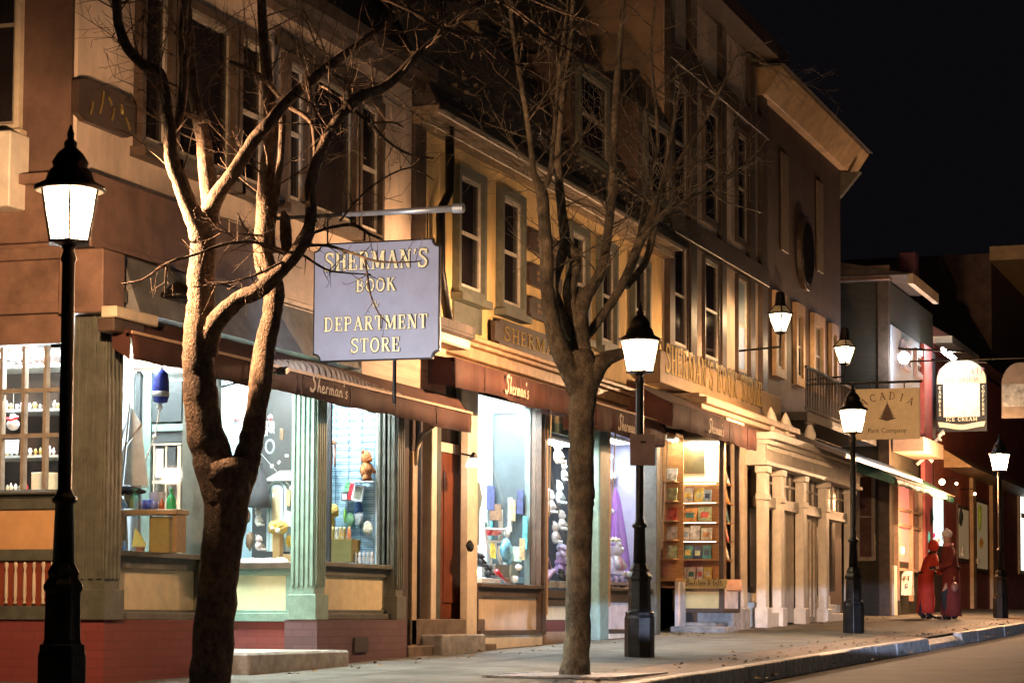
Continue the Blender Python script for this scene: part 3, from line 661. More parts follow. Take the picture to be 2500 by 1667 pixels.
xp = fX(1003, 1300, YS + .12)
bx('entry_post', mat('ochre_post', (.42, .3, .18), .6), b2, xp, xp + .14, YS + .1, YS + .22, gz(24), fZ(1003, 1100, YS + .1), bevel=.006)
xq = fX(1046, 1300, YD - .1)
bx('entry_post', CREAM, b2, xq, xq + .15, YD - .14, YD - .02, gz(24), zk - .55, bevel=.006)
bx('entry_wall', mat('umber_boards', (.06, .045, .04), .7), b2, XE1 + .01, xp - .02, YS + .14, YS + .2, gz(24), fZ(990, 1000, YS))
br = [onY(1014, 1135, YS + .1), onY(1018, 1095, YS + .08), onY(1032, 1060, YS + .03), onY(1062, 1036, YS - .05)]
MB().tube(br, .025, 6).build('bracket', CREAM, b2, smooth=True)
mb = MB(); mb.box(XE1 + .05, XD1 + .1, YS - .05, YD + .1, gz(24) - .3, gnd(24) + .1); mb.box(XE1 + .5, XD1 + .12, YS + .1, YD + .1, gnd(24) + .1, zd0); mb.build('entry_steps', mat('brown_steps', (.15, .11, .08), .8, noise=.2, bump=.3), b2, bevel=.01)
# shop front D
XP = fX(1140, 1300, YS); XD_0 = fX(1160, 1300, YW); XD_1 = fX(1308, 1300, YW)
bx('corner_post', CREAM, b2, fX(1142, 1300, YW - .03), XD_0, YW - .03, YW + .06, gz(25), zk - .5, bevel=.006)
bx('post_shoe', STONE, b2, fX(1080, 1560, YS - .15), fX(1186, 1560, YS - .15), YS - .15, YS + .2, gz(25) - .1, fZ(1120, 1548, YS - .15), bevel=.015)
zD0, zD1 = fz(1200, 1425), fz(1200, 985)
PANELT = mat('tan_kick_panel', (.62, .47, .32), .65, noise=.1, scale=4)
kick(b2, XD_0, XD_1 + .12, YW - .04, zD0, fz(1200, 1542), fz(1200, 1456), fz(1200, 1550), pan=PANELT, trim=TRIM, st=.03)
bx('base_board', WHITEP, b2, XD_0 + .2, XD_1 + .1, YW - .06, YW, gz(27) - .1, fz(1200, 1546), bevel=.004)
bx('shop_window', GLASS, b2, XD_0, XD_1, YW, YW + .006, zD0, zD1 + .3)
mb = MB(); mb.box(XD_1, XD_1 + .06, YS + .05, YW + .1, fz(1200, 1550), zk - .5); mb.box(XD_1 + .075, XD_1 + .13, YS + .02, YW + .1, fz(1200, 1550), zk - .5); mb.build('window_post', TRIM, b2)
bx('ochre_strip', WOODS, b2, XD_1 + .135, XD_1 + .19, YS + .02, YW + .12, fz(1300, 1500), zk - .5)
room(b2, XD_0 + .0, XD_1 + .05, YW + .02, YW + .78, zD0, zD1 + .32, WHITEW, '-y')
ceiling_light(b2, XD_0 + .15, XD_1 - .3, YW + .25, YW + .5, zD1 + .26, COOL, 85)
# dark panelled inner door behind the toys
XI = XD_1 + .0
yi0, yi1 = onX(1192, 1200, XI).y, onX(1296, 1200, XI).y
MB().box(XI, XI + .03, yi0, yi1, zD0, zD1 + .1).build('inner_door', mat('grey_blue_door', (.05, .07, .08), .3), b2)
SLF = mat('slate_frame', (.14, .19, .19), .4)
mb = MB(); mb.box(XI - .03, XI - .001, yi0 - .07, yi0, zD0, zD1 + .1); mb.box(XI - .03, XI - .001, yi1, yi1 + .07, zD0, zD1 + .1); mb.box(XI - .03, XI - .001, yi1 + .07, yi0 - .07, zD1 + .03, zD1 + .1); mb.build('inner_door_frame', SLF, b2)
for k, (t, m_) in enumerate(((.3, 'pale'), (.5, 'pale'))):
    y = yi0 + (yi1 - yi0) * (.3 + .22 * k); MB().box(XI - .006, XI - .001, y - .03, y + .03, zD0 + .55 + .12 * k, zD0 + .95 + .15 * k).build('paper_notice', mat('notice_paper', (.45, .45, .4), .6), b2)
# recess E with steps, black display F side, column, window F
XE0, XE_1 = XD_1 + .2, fX(1440, 1300, YW)
zE0 = fz(1350, 1440)
mb = MB(); mb.box(XE0, XE_1, YW + .0, YW + .1, fz(1350, 1478), fz(1350, 1460)); mb.build('kick_frame', TRIM, b2)
bx('kick_panel', CREAMP, b2, XE0 + .02, XE_1, YW + .02, YW + .1, fz(1350, 1512), fz(1350, 1478.5))
bx('kick_board', mat('dark_red_board', (.12, .03, .03), .6), b2, XE0, XE_1, YW + .01, YW + .1, fz(1350, 1540), fz(1350, 1512.5))
bx('base_board', mat('ochre_step', (.3, .2, .12), .8), b2, XE0, XE_1 + .3, YW - .02, YW + .1, gz(30) - .1, fz(1350, 1540.5))
bx('ledge', TRIM, b2, XE0, XE_1, YW - .02, YW + .12, fz(1350, 1459), zE0)
bx('shop_window', GLASS, b2, XE0, XE_1, YW + .04, YW + .046, zE0, fz(1350, 1058))
bx('green_header', GREEN, b2, XE0, XE_1, YW, YW + .1, fz(1350, 1055), fz(1350, 1030))
bx('pale_header', CREAM, b2, XE0, XE_1, YW + .02, YW + .1, fz(1350, 1029), fz(1350, 985))
room(b2, XE0 + .02, XE_1 + .3, YW + .06, YW + .7, zE0, fz(1350, 1058), mat('navy_black_cloth', (.02, .022, .03), .8), '-y')
ceiling_light(b2, XE0 + .2, XE_1 - .1, YW + .15, YW + .4, fz(1350, 1058) - .06, COOL, 30)
XF0, XF1 = fX(1477, 1300, YW), fX(1582, 1300, YW)
mb = MB(); mb.box(XE_1, XE_1 + .3, YS - .02, YW + .1, gz(31), zk - .6); mb.box(XE_1 + .32, XF0 - .1, YS + .03, YW + .1, gz(31), zk - .6); mb.build('column', GREEN, b2, bevel=.02)
bx('orange_strip', WOODS, b2, XF0 - .09, XF0, YS + .04, YW + .1, fz(1480, 1480), zk - .6)
zF0 = fz(1500, 1420)
kick(b2, XF0, XF1, YW - .04, zF0 - .08, fz(1500, 1535), fz(1500, 1470), fz(1500, 1545), pan=mat('lilac_white_panel', (.66, .58, .55), .6), trim=TRIM, st=.03)
bx('base_board', WHITEP, b2, XF0, XF1, YW - .07, YW - .0, gz(33) - .05, fz(1500, 1545.5))
bx('shop_window', GLASS, b2, XF0, XF1, YW, YW + .006, zF0 - .08, zk - .6)
LAV = mat('lavender_wall', (.36, .36, .45), .7, noise=.06)
room(b2, XF0 - .1, XF1 + .0, YW + .02, YW + .8, zF0, fz(1500, 1055), LAV, '-y', floor=LAV)
ceiling_light(b2, XF0 + .2, XF1 - .3, YW + .2, YW + .42, fz(1500, 1055) - .06, (.8, .88, 1), 26)
mb = MB(); mb.box(XF1, XF1 + .1, YS + .04, YW + .1, gz(33), zk - .6); mb.box(XF1 + .15, XF1 + .25, YS, YW + .1, gz(33), zk - .6); mb.build('window_post', TRIMG, b2, bevel=.01)
bx('front_header', TRIM, b2, X1e + .3, X2e - .4, YW + .02, YF + .01, fz(1350, 984), zk - .5)

# ================================================================== BUILDING 3
X3 = X2e; X3e = fX(1866, 700, YF)
b3 = building('cream_shop', (X3 + 3.3, YF + 3, gnd(37)), 'three storey cream shop with dark timber posts and a gold lettered band')
zs30 = fZ(1750, 960, YF)
zb3 = fZ(1750, 612, YF); z32 = fZ(1674, 862, YF)
zt3 = fZ(1750, 60, YF)
mb = MB(); mb.box(X3, X3e, YF, YF + 7, zs30 - .6, zt3); mb.build('wall', STUCCO, b3)
bx('side_wall', mat('ochre_stucco', (.5, .33, .2), .85, noise=.12, scale=1.5, bump=.2), b3, X3 - .02, X3 - .001, YF + .02, YF + 7, zc2 + .5, zt3)
mb = MB(); mb.box(X3 - .3, X3e + .1, YF - .45, YF + 7.1, zt3 + .002, zt3 + .25); mb.build('cornice', TRIM, b3)
mb = MB()
for a, c in ((1596, 1610), (1674, 1689), (1751, 1762), (1821, 1832), (1850, 1862)):
    x0, x1 = fX(a, 600, YF), fX(c, 600, YF)
    if a < 1622: x0, x1 = X3 + .0, X3 + .3
    mb.box(x0, x1, YF - .09, YF + .01, zs30, zt3 - .01)
mb.build('timber_post', TRIM, b3, bevel=.006)
mb = MB(); mb.box(X3 + .01, X3e - .01, YF - .11, YF + .01, zb3 - .16, zb3 + .16); mb.box(X3 + .01, X3e - .01, YF - .105, YF + .01, zb3 + 2.5, zb3 + 2.8); mb.build('timber_band', TRIM, b3, bevel=.006)
LITP = mat('curtained_pane', (.25, .3, .34), .3, noise=.1, scale=2)
for a, c in ((1634, 1673), (1713, 1750), (1794, 1820)):
    x0, x1 = fX(a, 600, YF), fX(c, 600, YF)
    w = window(b3, x0, x1, z32, zb3 - .2, YF - .0, cas=TRIM, sash=SASH, pane=LITP if a > 1790 else PANE, cw=.05, depth=.06, sill=CREAM)
    if a > 1790: w['label'] = 'upper window with pale blue curtain lit from within'
    window(b3, x0, x1, zb3 + .35, zb3 + 2.3, YF - .0, cas=TRIM, sash=SASHD, cw=.05, depth=.06)
    mb = MB(); n = 8; rr = (x1 - x0) / 2 + .12; cx = (x0 + x1) / 2
    P = [(cx + rr * math.cos(math.pi * k / n), YF - .07, zb3 + 2.3 + .22 * math.sin(math.pi * k / n)) for k in range(n + 1)]; mb.prism(P, (0, .068, 0)); mb.build('window_hood', TRIM, w)
# lit lower pane of the last upper window (curtain glow)
x0, x1 = fX(1796, 600, YF), fX(1818, 600, YF)
bx('lit_curtain', emit('curtain_glow', (.5, .62, .8), .12, (.3, .35, .4)), b3, x0 + .12, x1 - .12, YF - .02, YF - .013, z32 + .12, fZ(1800, 790, YF))
# sign band, mouldings
YN = YF - .3
zn1, zn0 = fZ(1620, 856, YN), fZ(1620, 935, YN)
nb = MB().box(fX(1612, 890, YN), X3e, YN, YF - .001, zn0, zn1).build('sign_band', mat('tan_sign_band', (.27, .18, .09), .6, noise=.12), b3, bevel=.01)
xm = (fX(1622, 890, YN) + fX(1862, 960, YN)) / 2; wN = fX(1860, 960, YN) - fX(1625, 890, YN)
letters("SHERMAN'S BOOK STORE", (xm, YN, zn0 + .18), (1, 0, 0), (0, 0, 1), (0, -1, 0), .42, GOLD, nb, w=wN, bold=.9)
letters("SHERMAN'S BOOK STORE", (xm + .012, YN + .0005, zn0 + .17), (1, 0, 0), (0, 0, 1), (0, -1, 0), .44, mat('letter_outline', (.01, .01, .012), .6), nb, name='letter_shadow', w=wN + .05, bold=1.35, th=.001)
mb = MB(); 
for k, (dy, h0, h1) in enumerate(((.22, .0, .06), (.34, .06, .16), (.26, .162, .24), (.12, .243, .42))): mb.box(X3 + .1, X3e + .03, YN - dy, YF - .002, zn0 - .03 - h1, zn0 - .03 - h0)
mb.build('shop_cornice', mat('pinkish_cornice', (.5, .36, .24), .45, noise=.15, bump=.2), b3, bevel=.012)
# ground floor: wall plane with door at right, projecting book bay
gz3 = gnd(37) 
zh3 = fZ(1700, 1050, 9.2)
bx('front_header', CREAM, b3, X3 + .1, X3e, YS + .1, YF, zh3, zn0 - .5)
bx('front_base', TRIM, b3, X3 + 1.17, X3e - .8, YF - .02, YF + .1, gz3 - .3, zh3)
for a, c, m_ in ((1600, 1606, TRIMG), (1812, 1822, CREAM), (1856, 1866, CREAM)):
    bx('post', m_, b3, fX(a, 1300, YS), fX(c, 1300, YS), YS - .02, YS + .2, gz3 - .3, zh3, bevel=.008)
door(b3, fX(1826, 1300, YS + .2), fX(1854, 1300, YS + .2), YS + .2, gz3, zh3 - .4, mat('near_black_door', (.03, .02, .018), .4), None, panels=2)
# bay box: camera-facing face X = XG, street-facing face Y = YG
XG = X3 + .55
yg1, yg0 = onX(1648, 1250, XG).y, onX(1766, 1250, XG).y
XGe = onY(1808, 1250, yg0).x
zg0, zg1 = zx(1700, 1412, XG), zx(1700, 1068, XG)
zgf = zx(1700, 1492, XG)
mb = MB()
for y in (yg1 - .03, yg0): mb.box(XG, XG + .09, y, y + .07, zgf, zg1 + .15)
mb.box(XG, XG + .05, yg0, yg1, zg1, zg1 + .14); mb.box(XGe - .08, XGe, yg0, yg0 + .08, zgf, zg1 + .15); mb.box(XG + .09, XGe - .08, yg0 + .003, yg0 + .06, zg1, zg1 + .14)
mb.box(XG + .01, XGe, yg0 + .01, yg1, zgf - .02, zgf + .05)
mb.build('bay_frame', TRIM, b3, bevel=.006)
mb = MB(); mb.box(XG, XGe + .05, yg0 - .05, YF, zg1 + .155, zg1 + .3); mb.build('bay_top', CREAM, b3)
bx('bay_panel', mat('buff_panel', (.62, .5, .22), .6, noise=.06), b3, XG + .03, XG + .08, yg0 + .07, yg1 - .03, zgf, zx(1700, 1443, XG))
bx('bay_side_panel', mat('lilac_white_panel', (.66, .58, .55), .6), b3, XG + .15, XGe - .08, yg0 + .02, yg0 + .07, zgf, zg0 - .12)
bx('bay_floor', WOODS, b3, XG + .05, XGe - .02, yg0 + .03, yg1, zg0 - .05, zg0 - .02)
mb = MB(); mb.box(XG + .55, XG + .58, yg0 + .1, yg1, zg0, zg1); mb.box(XG + .1, XG + .55, yg1 - .02, yg1, zg0, zg1); mb.build('bay_back', WOODS, b3)
bx('bay_window', GLASS, b3, XG + .01, XG + .016, yg0 + .07, yg1 - .03, zg0 - .02, zg1)
bx('bay_window', GLASS, b3, XG + .09, XGe - .08, yg0 + .02, yg0 + .026, zg0 - .02, zg1)
shelf_z = [zx(1700, p, XG + .2) for p in (1177, 1224, 1272, 1318, 1364)]
for z in shelf_z: bx('shelf', WOODS, b3, XG + .12, XG + .54, yg0 + .1, yg1 - .03, z - .022, z)
for z in shelf_z: bx('shelf', WOODS, b3, XG + .6, XGe - .12, yg0 + .08, yg0 + .35, z - .022, z)
mb = MB(); mb.box(XG + .52, XG + .56, yg0 + .1, yg0 + .16, zg0, shelf_z[0]); mb.build('shelf_upright', WOODS, b3)
ceiling_light(b3, XG + .12, XG + .5, yg0 + .15, yg1 - .1, zg1 - .07, (1, .84, .55), 90)
for z in shelf_z[:4]: bx('shelf_light', emit('shelf_strip', (1, .8, .5), 4), b3, XG + .125, XG + .14, yg0 + .15, yg1 - .06, z - .03, z - .024)
# narrow lit case left of the bay
xl0, xl1 = X3 + .1, XG - .04
mb = MB(); mb.box(xl1, xl1 + .03, YS + .14, YF + .45, zg0, zg1); mb.box(xl0, xl1, YF + .45, YF + .48, zg0, zg1); mb.box(xl0, xl1, YS + .14, YF + .45, zg1, zg1 + .04); mb.box(xl0, xl1, YS + .14, YF + .45, zg0 - .04, zg0); mb.build('side_case', WOODS, b3)
bx('case_window', GLASS, b3, xl0, xl0 + .006, YS + .2, YF + .4, zg0, zg1)
for z in shelf_z: bx('shelf', WOODS, b3, xl0 + .05, xl1 - .001, YS + .2, YF + .4, z - .02, z)
ceiling_light(b3, xl0 + .08, xl1 - .1, YS + .2, YF, zg1 - .06, (1, .84, .58), 20)
bx('case_base', mat('lilac_white_panel', (.66, .58, .55), .6), b3, xl0, xl1, YS + .1, YS + .16, gnd(34) + .1, zg0 - .05)
# steps and stone
tag(MB().box(XG - .3, XG + .5, yg0 - .1, yg1, gnd(34) - .1, gnd(34) + .1).box(XG - .05, XG + .8, yg0 + .12, yg1, gnd(34) + .1, gnd(34) + .16).build('step', STONE, b3, bevel=.02))
bx('step', STONE, b3, fX(1775, 1500, 9), fX(1818, 1500, 9), 8.9, YF, gnd(36) - .1, fZ(1800, 1482, 9), bevel=.02)

mb = MB()
for k in range(420):
    x = random.uniform(14, 56); y = YK + .2 + abs(random.gauss(0, .35)) if random.random() < .6 else random.uniform(8.4, 9.1); y = min(y, 9.1)
    if random.random() < .25: y = YK - random.uniform(.02, .3)
    z = gnd(x, y) + (.012 if y > YK else -.115); a_ = random.uniform(0, 6.28); s = random.uniform(.015, .04)
    u = Vector((math.cos(a_), math.sin(a_), random.uniform(-.2, .2))) * s; v = Vector((-math.sin(a_), math.cos(a_), random.uniform(-.1, .4))) * s * .6; p = Vector((x, y, z))
    mb.quad(p - u, p - v, p + u, p + v + Vector((0, 0, s * .4)))
tag(mb.build('fallen_leaves', mat('dead_leaf', (.2, .12, .05), .9, noise=.3)), kind='stuff', label='scattered dead leaves along the kerb and wall foot')
# ================================================================== BUILDING 4 (brown, deep eaves, white portico)
X4 = X3e + .02; X4e = fX(2052, 700, YF)
b4 = building('brown_hall', (45, YF + 3, gnd(45)), 'tall dark brown building with lit deep eaves, wall lanterns and a white columned portico')
ze4 = onY(2000, 272, 9.2).z
bx('wall', mat('umber_siding', (.075, .042, .028), .7, noise=.2, scale=3, bump=.3), b4, X4, X4e, YF, YF + 7, gnd(45) - .5, ze4 - .3)
OCH = mat('ochre_soffit', (.5, .33, .16), .6, noise=.15, scale=3)
xe0, xe1 = fX(1888, 190, 9.2), fX(2104, 380, 9.2)
mb = MB(); mb.prism([(xe0, 9.35, ze4 - .5), (xe0, 9.05, ze4 - .05), (xe0, 9.05, ze4 + .0), (xe0, YF + 7, ze4 + .0), (xe0, YF + 7, ze4 - .5)], (xe1 - xe0, 0, 0)); mb.build('eave_cornice', OCH, b4, bevel=.01)
mb = MB(); mb.prism([(xe0 - .1, 8.98, ze4 + .004), (xe0 - .1, YF + 7, ze4 + .004), (xe0 - .1, YF + 3.5, ze4 + .5)], (xe1 - xe0 + .2, 0, 0)); mb.build('roof', ROOF, b4)
for xx in (X4e + .1,):
    mb = MB(); mb.prism([(xx, 9.1, ze4 - .52), (xx, YF + .4, ze4 - .52), (xx, YF + .4, ze4 - 1.3), (xx, YF + .0, ze4 - 1.0)], (.2, 0, 0)); mb.build('bracket', mat('dim_bracket', (.13, .12, .09), .6), b4)
for a, t, b_ in ((1905, 370, 610), (1992, 440, 660)):
    x = fX(a, 500, YF); bx('pilaster', mat('dim_tan_pilaster', (.18, .13, .08), .6), b4, x, x + .55, YF - .04, YF, fZ(a, b_, YF), fZ(a, t, YF), bevel=.01)
# oval window
oc = onY(1966, 620, YF - .04); mb = MB(); P = [(oc.x + .62 * math.cos(R(k * 15)), YF - .1, oc.z + .72 * math.sin(R(k * 15))) for k in range(24)]; mb.prism(P, (0, .1, 0)); ow = mb.build('oval_window', TRIM, b4, bevel=.01)
mb = MB(); P = [(oc.x + .5 * math.cos(R(k * 15)), YF - .115, oc.z + .6 * math.sin(R(k * 15))) for k in range(24)]; mb.prism(P, (0, .012, 0)); mb.build('pane', PANE, ow)
# windows and shutters lit by the lanterns, balcony with railing
for a, c in ((1885, 1910), (1935, 1956), (1978, 2005), (2022, 2038)):
    x0, x1 = fX(a, 800, YF), fX(c, 800, YF)
    window(b4, x0, x1, fZ(1940, 940, YF), fZ(1940, 740, YF), YF, cas=mat('tan_casing', (.42, .27, .14), .6), sash=SASHD, cw=.16, depth=.08, mull=True)
zb4 = fZ(1900, 985, 8.9)
mb = MB(); mb.box(X4 + .1, X4e - .1, 8.75, YF, zb4 - .15, zb4); bal = mb.build('balcony', BLACK, b4)
mb = MB(); mb.box(X4 + .1, X4e - .6, 8.76, 8.8, zb4 + .78, zb4 + .83); mb.box(X4 + .1, X4e - .6, 8.76, 8.8, zb4 + .05, zb4 + .08)
k = X4 + .12
while k < X4e - .6: mb.box(k, k + .02, 8.77, 8.79, zb4, zb4 + .79); k += .14
mb.build('railing', BLACK, bal)
mb = MB(); mb.prism([(X4 + .3, 8.1, zb4 - .75), (X4 + .3, YF, zb4 - .16), (X4 + .3, YF, zb4 - .3), (X4 + .3, 8.1, zb4 - .82)], (8.2, 0, 0)); mb.build('canopy', mat('dark_canopy', (.03, .025, .025), .4), b4)
# white portico
YPt = 8.85
zp1_ = fZ(1890, 1062, YPt); zfr = fZ(1890, 1140, YPt); zmi = fZ(1920, 1215, YPt); zba = gnd(44) - .02
xa, xb = fX(1868, 1200, YPt), fX(2100, 1200, YPt)
mb = MB(); mb.box(xa, xb, YPt, YF - .003, zfr, zp1_ - .12); mb.box(xa - .06, xb + .06, YPt - .18, YF - .003, zp1_ - .118, zp1_); mb.box(xa - .03, xb + .03, YPt - .08, YF - .003, zp1_ - .2, zp1_ - .121); mb.box(xa - .02, xb + .02, YPt - .05, YPt - .001, zfr + .0, zfr + .07)
k = xa
while k < xb: mb.box(k, k + .06, YPt - .04, YPt - .001, zp1_ - .28, zp1_ - .205); k += .12
po = mb.build('portico', WHITEP, b4, bevel=.008)
cols = [fX(a, 1300, YPt) for a in (1872, 1910, 1965, 2020, 2082)]
for i, x in enumerate(cols):
    w = .26
    mb = MB(); mb.box(x, x + w, YPt + .02, YPt + .18, zba, zfr - .001); mb.box(x - .04, x + w + .04, YPt - .02, YPt + .2, zfr - .12, zfr - .004); mb.box(x - .04, x + w + .04, YPt - .02, YPt + .2, zba - .1, zba + .25); mb.box(x - .03, x + w + .03, YPt - .01, YPt + .19, zmi - .1, zmi)
    mb.build('column', WHITEP, b4, bevel=.01)
for i in range(len(cols) - 1):
    x0, x1 = cols[i] + .26, cols[i + 1]
    mb = MB(); mb.box(x0, x1, YPt + .1, YPt + .3, zmi - .2, zmi - .02); mb.build('transom_bar', WHITEP, b4, bevel=.006)
    w_ = MB().box(x0, x1, YPt + .2, YPt + .22, zmi, zfr).build('transom_window', mat('warm_dim_pane', (.12, .08, .05), .3), b4)
    mb = MB(); n = 4
    for k in range(1, n): xk = x0 + (x1 - x0) * k / n; mb.box(xk - .02, xk + .02, YPt + .17, YPt + .205, zmi, zfr)
    mb.box(x0, x1, YPt + .172, YPt + .203, (zmi + zfr) / 2 - .02, (zmi + zfr) / 2 + .02); mb.build('glazing_bars', WHITEP, w_)
    if i in (0, 3):
        for s_ in range(4): bx('step', WHITEP, b4, x0, x1, YPt + .05 + s_ * .2, YF + .3, zba + s_ * .17 - (.2 if s_ == 0 else 0), zba + .17 + s_ * .17 - .002, bevel=.01)
        bx('door', TRIM, b4, x0, x1, YF - .3, YF - .2, zba + .6, zmi - .2)
    elif i == 1: 
        bx('wall_panel', CREAM, b4, x0, x1, YPt + .2, YPt + .26, zba, zmi - .2)
    else:
        mb = MB(); mb.box(x0, x1, YPt + .2, YPt + .25, zba, zmi - .2)
        for k in range(5): xk = x0 + .08 + k * (x1 - x0 - .1) / 5; mb.box(xk, xk + .05, YPt + .17, YPt + .201, zba + .1, zmi - .3)
        mb.build('door', CREAM, b4)
for a in (1882, 1918, 1977):
    x = fX(a, 1050, YPt + .1)
    MB().lathe((x, YPt + .1, zp1_), [(.09, 0), (.09, .04), (.04, .07), (.05, .1), (.1, .2), (.11, .27), (.07, .38), (.03, .46), (.005, .5)], 12).build('urn_finial', WHITEP, b4, smooth=True)

# ================================================================== BUILDING 5, 6, 7 further down the street
X5 = 50.05; Y5 = onX(2167, 900, X5).y
b5 = building('dark_gabled_shop', (54, 12, gnd(53)), 'dark olive building with gabled end, its street side lit bluish white above a green awning')
OLIVE = mat('olive_boards', (.035, .03, .018), .75, noise=.15, scale=2.5, bump=.2, stretch=(1, 1, 6))
z5 = onX(2100, 655, X5).z; X5e = 56.2
z5g = onX(2165, 672, X5).z
bx('wall', OLIVE, b5, X5, X5e, Y5, 16, gnd(50) - .5, z5g - .1)
mb = MB(); mb.box(X5 - .3, X5 - .001, Y5 - .1, 16, z5 - .3, z5); mb.build('rake_board', SIDING, b5)
mb = MB(); mb.prism([(X5 - .35, Y5 - .6, z5g - .05), (X5 - .35, 16, z5g - .05), (X5 - .35, 16, z5g + 1.6)], (3.4, 0, 0)); mb.build('roof', ROOF, b5)
mb = MB(); mb.box(X5 - .35, X5 + 3.1, Y5 - .62, Y5 - .5, z5g - .25, z5g - .03); mb.build('eave_board', CREAM, b5)
bx('dark_corner_strip', TRIM, b5, X5 - .03, X5 + .2, Y5 - .03, Y5 + .2, gnd(50), z5g - .11)
PB = mat('bluish_lit_boards', (.45, .5, .58), .6, noise=.1, stretch=(1, 1, 8))  # bluish lamp light put into the board colour
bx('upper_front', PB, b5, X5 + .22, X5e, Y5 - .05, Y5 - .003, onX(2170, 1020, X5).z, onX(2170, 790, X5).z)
yv = Y5 - .05
for a, c in ((2200, 2218), (2232, 2252)):
    x0, x1 = fX(a, 900, yv), fX(c, 900, yv)
    window(b5, x0, x1, fZ(2210, 905, yv), fZ(2210, 835, yv), yv, cas=mat('mauve_casing', (.4, .32, .36), .5), sash=SASHD, cw=.1, mull=True)
bx('red_post', mat('red_post_paint', (.4, .1, .1), .5), b5, fX(2257, 950, yv - .1), fX(2276, 950, yv - .1), yv - .1, yv - .002, gnd(55), fZ(2262, 850, yv))
# wall floodlight (oval white glow)
fl = MB().ball(onY(2207, 873, yv - .35), .24, .12, .13).build('wall_lamp', emit('flood_white', (.8, .88, 1), 30), b5, smooth=True)
# camera-facing ground-floor window
yw1, yw0 = onX(2090, 1250, X5).y, onX(2137, 1250, X5).y
wz0, wz1 = zx(2110, 1368, X5), zx(2110, 1155, X5)
xwindow(b5, X5, yw0, yw1, wz0, wz1, SASHD, SASHD, pane=mat('rosy_reflection_pane', (.12, .07, .06), .15), rail=True)  # pink reflection is painted into the pane colour
bx('dark_front', mat('near_black_door', (.03, .02, .018), .4), b5, X5 - .02, X5 - .003, onX(2165, 1250, X5).y, yw0 - .08, gnd(50), zx(2100, 1080, X5))
# street side ground floor: glazed front with rosy interior
xs0, xs1 = fX(2183, 1300, Y5), fX(2258, 1300, Y5)
bx('rosy_interior', emit('rosy_wall_light', (1, .26, .2), .22, (.6, .3, .25)), b5, xs0 + .1, xs0 + (xs1 - xs0) * .48, Y5 - .012, Y5 - .006, fZ(2200, 1370, Y5), fZ(2200, 1180, Y5))
bx('dark_pane', PANE, b5, xs0 + (xs1 - xs0) * .5, xs1, Y5 - .012, Y5 - .006, fZ(2200, 1390, Y5), fZ(2200, 1170, Y5))
mb = MB()
for t in (0, .46, .78, 1): x = xs0 + (xs1 - xs0) * t; mb.box(x - .05, x + .05, Y5 - .1, Y5 - .001, gnd(52) + .3, fZ(2200, 1165, Y5))
for py in (1180, 1245, 1283, 1390): z = fZ(2200, py, Y5); mb.box(xs0, xs1, Y5 - .08, Y5 - .002, z - .03, z + .03)
mb.build('shopfront_frame', mat('tan_shop_frame', (.45, .3, .22), .5), b5)
bx('pale_base', WHITEP, b5, X5 + .22, xs0 - .1, Y5 - .08, Y5 - .003, gnd(51), fZ(2178, 1380, Y5))
bx('warm_lamp', emit('orange_bulb', (1, .3, .05), 20), b5, xs0 + .8, xs0 + 1.1, Y5 - .03, Y5 - .014, fZ(2200, 1350, Y5), fZ(2200, 1335, Y5))
bx('striped_canopy', mat('peach_boards', (.62, .42, .3), .6, stretch=(1, 1, 9)), b5, X5 + .25, X5 + 3.0, Y5 - .72, Y5 - .06, onX(2180, 1100, X5).z, onX(2180, 1065, X5).z)
SW = mat('bright_white_scrollwork', (.8, .8, .76), .4); x = X5 + 3.1
for k in range(5): MB().tube([(x + .02 * k, Y5 - .1 - .12 * k, onX(2180, 1112 - 18 * k, X5).z), (x + .1, Y5 - .3 - .1 * k, onX(2180, 1090 - 16 * k, X5).z), (x + .05, Y5 - .45 - .06 * k, onX(2180, 1105 - 18 * k, X5).z)], .045, 6).build('scroll', SW, b5, smooth=True)
b6 = building('red_shop', (64, 12, gnd(62)), 'dark red gabled shop with an ochre fascia and small lit windows at the right')
X6 = X5e + .05; X6e = 100
RED6 = mat('barn_red_boards', (.34, .085, .05), .65, noise=.15, scale=2, bump=.2)
z6 = fZ(2300, 848, Y5)
bx('wall', RED6, b6, X6, X6e, Y5, 18, gnd(62) - .5, z6)
bx('eave', CREAM, b6, X6, X6 + 4.5, Y5 - .45, Y5 + .05, z6 - .04, z6 + .12)
mb = MB(); mb.prism([(X6, Y5 - .4, z6 + .125), (X6, 18, z6 + .125), (X6, 14, z6 + 3.2), (X6, Y5 + 2, z6 + 1.6)], (X6e - X6, 0, 0)); mb.build('roof', mat('red_roof', (.1, .04, .035), .8), b6)
bx('chimney', mat('red_brick_flue', (.22, .06, .05), .7), b6, X6 + 1.1, X6 + 1.6, Y5 + .6, Y5 + 1.0, z6 + .3, fZ(2300, 690, Y5 + .8))
zo = fZ(2340, 1145, Y5)
mb = MB(); mb.prism([(X6 + 1.5, Y5 - .7, zo - .1), (X6 + 1.5, Y5, zo + .35), (X6 + 1.5, Y5, zo - .1)], (30, 0, 0)); mb.build('fascia_canopy', mat('ochre_fascia', (.55, .35, .16), .6, noise=.15), b6)
for a, c, t, b_, e_ in ((2335, 2362, 1230, 1370, .0), (2380, 2408, 1215, 1395, .0)):
    x0, x1 = fX(a, 1300, Y5), fX(c, 1300, Y5)
    w = MB().box(x0, x1, Y5 - .04, Y5 - .003, fZ(a, b_, Y5), fZ(a, t, Y5)).build('window', SIDING, b6)
    bx('pane', emit('dim_warm_pane', (.9, .6, .3), .05, (.3, .25, .2)), w, x0 + .12, x1 - .12, Y5 - .05, Y5 - .041, fZ(a, b_, Y5) + .1, fZ(a, t, Y5) - .1)
x0, x1 = fX(2262, 1280, Y5), fX(2298, 1280, Y5)
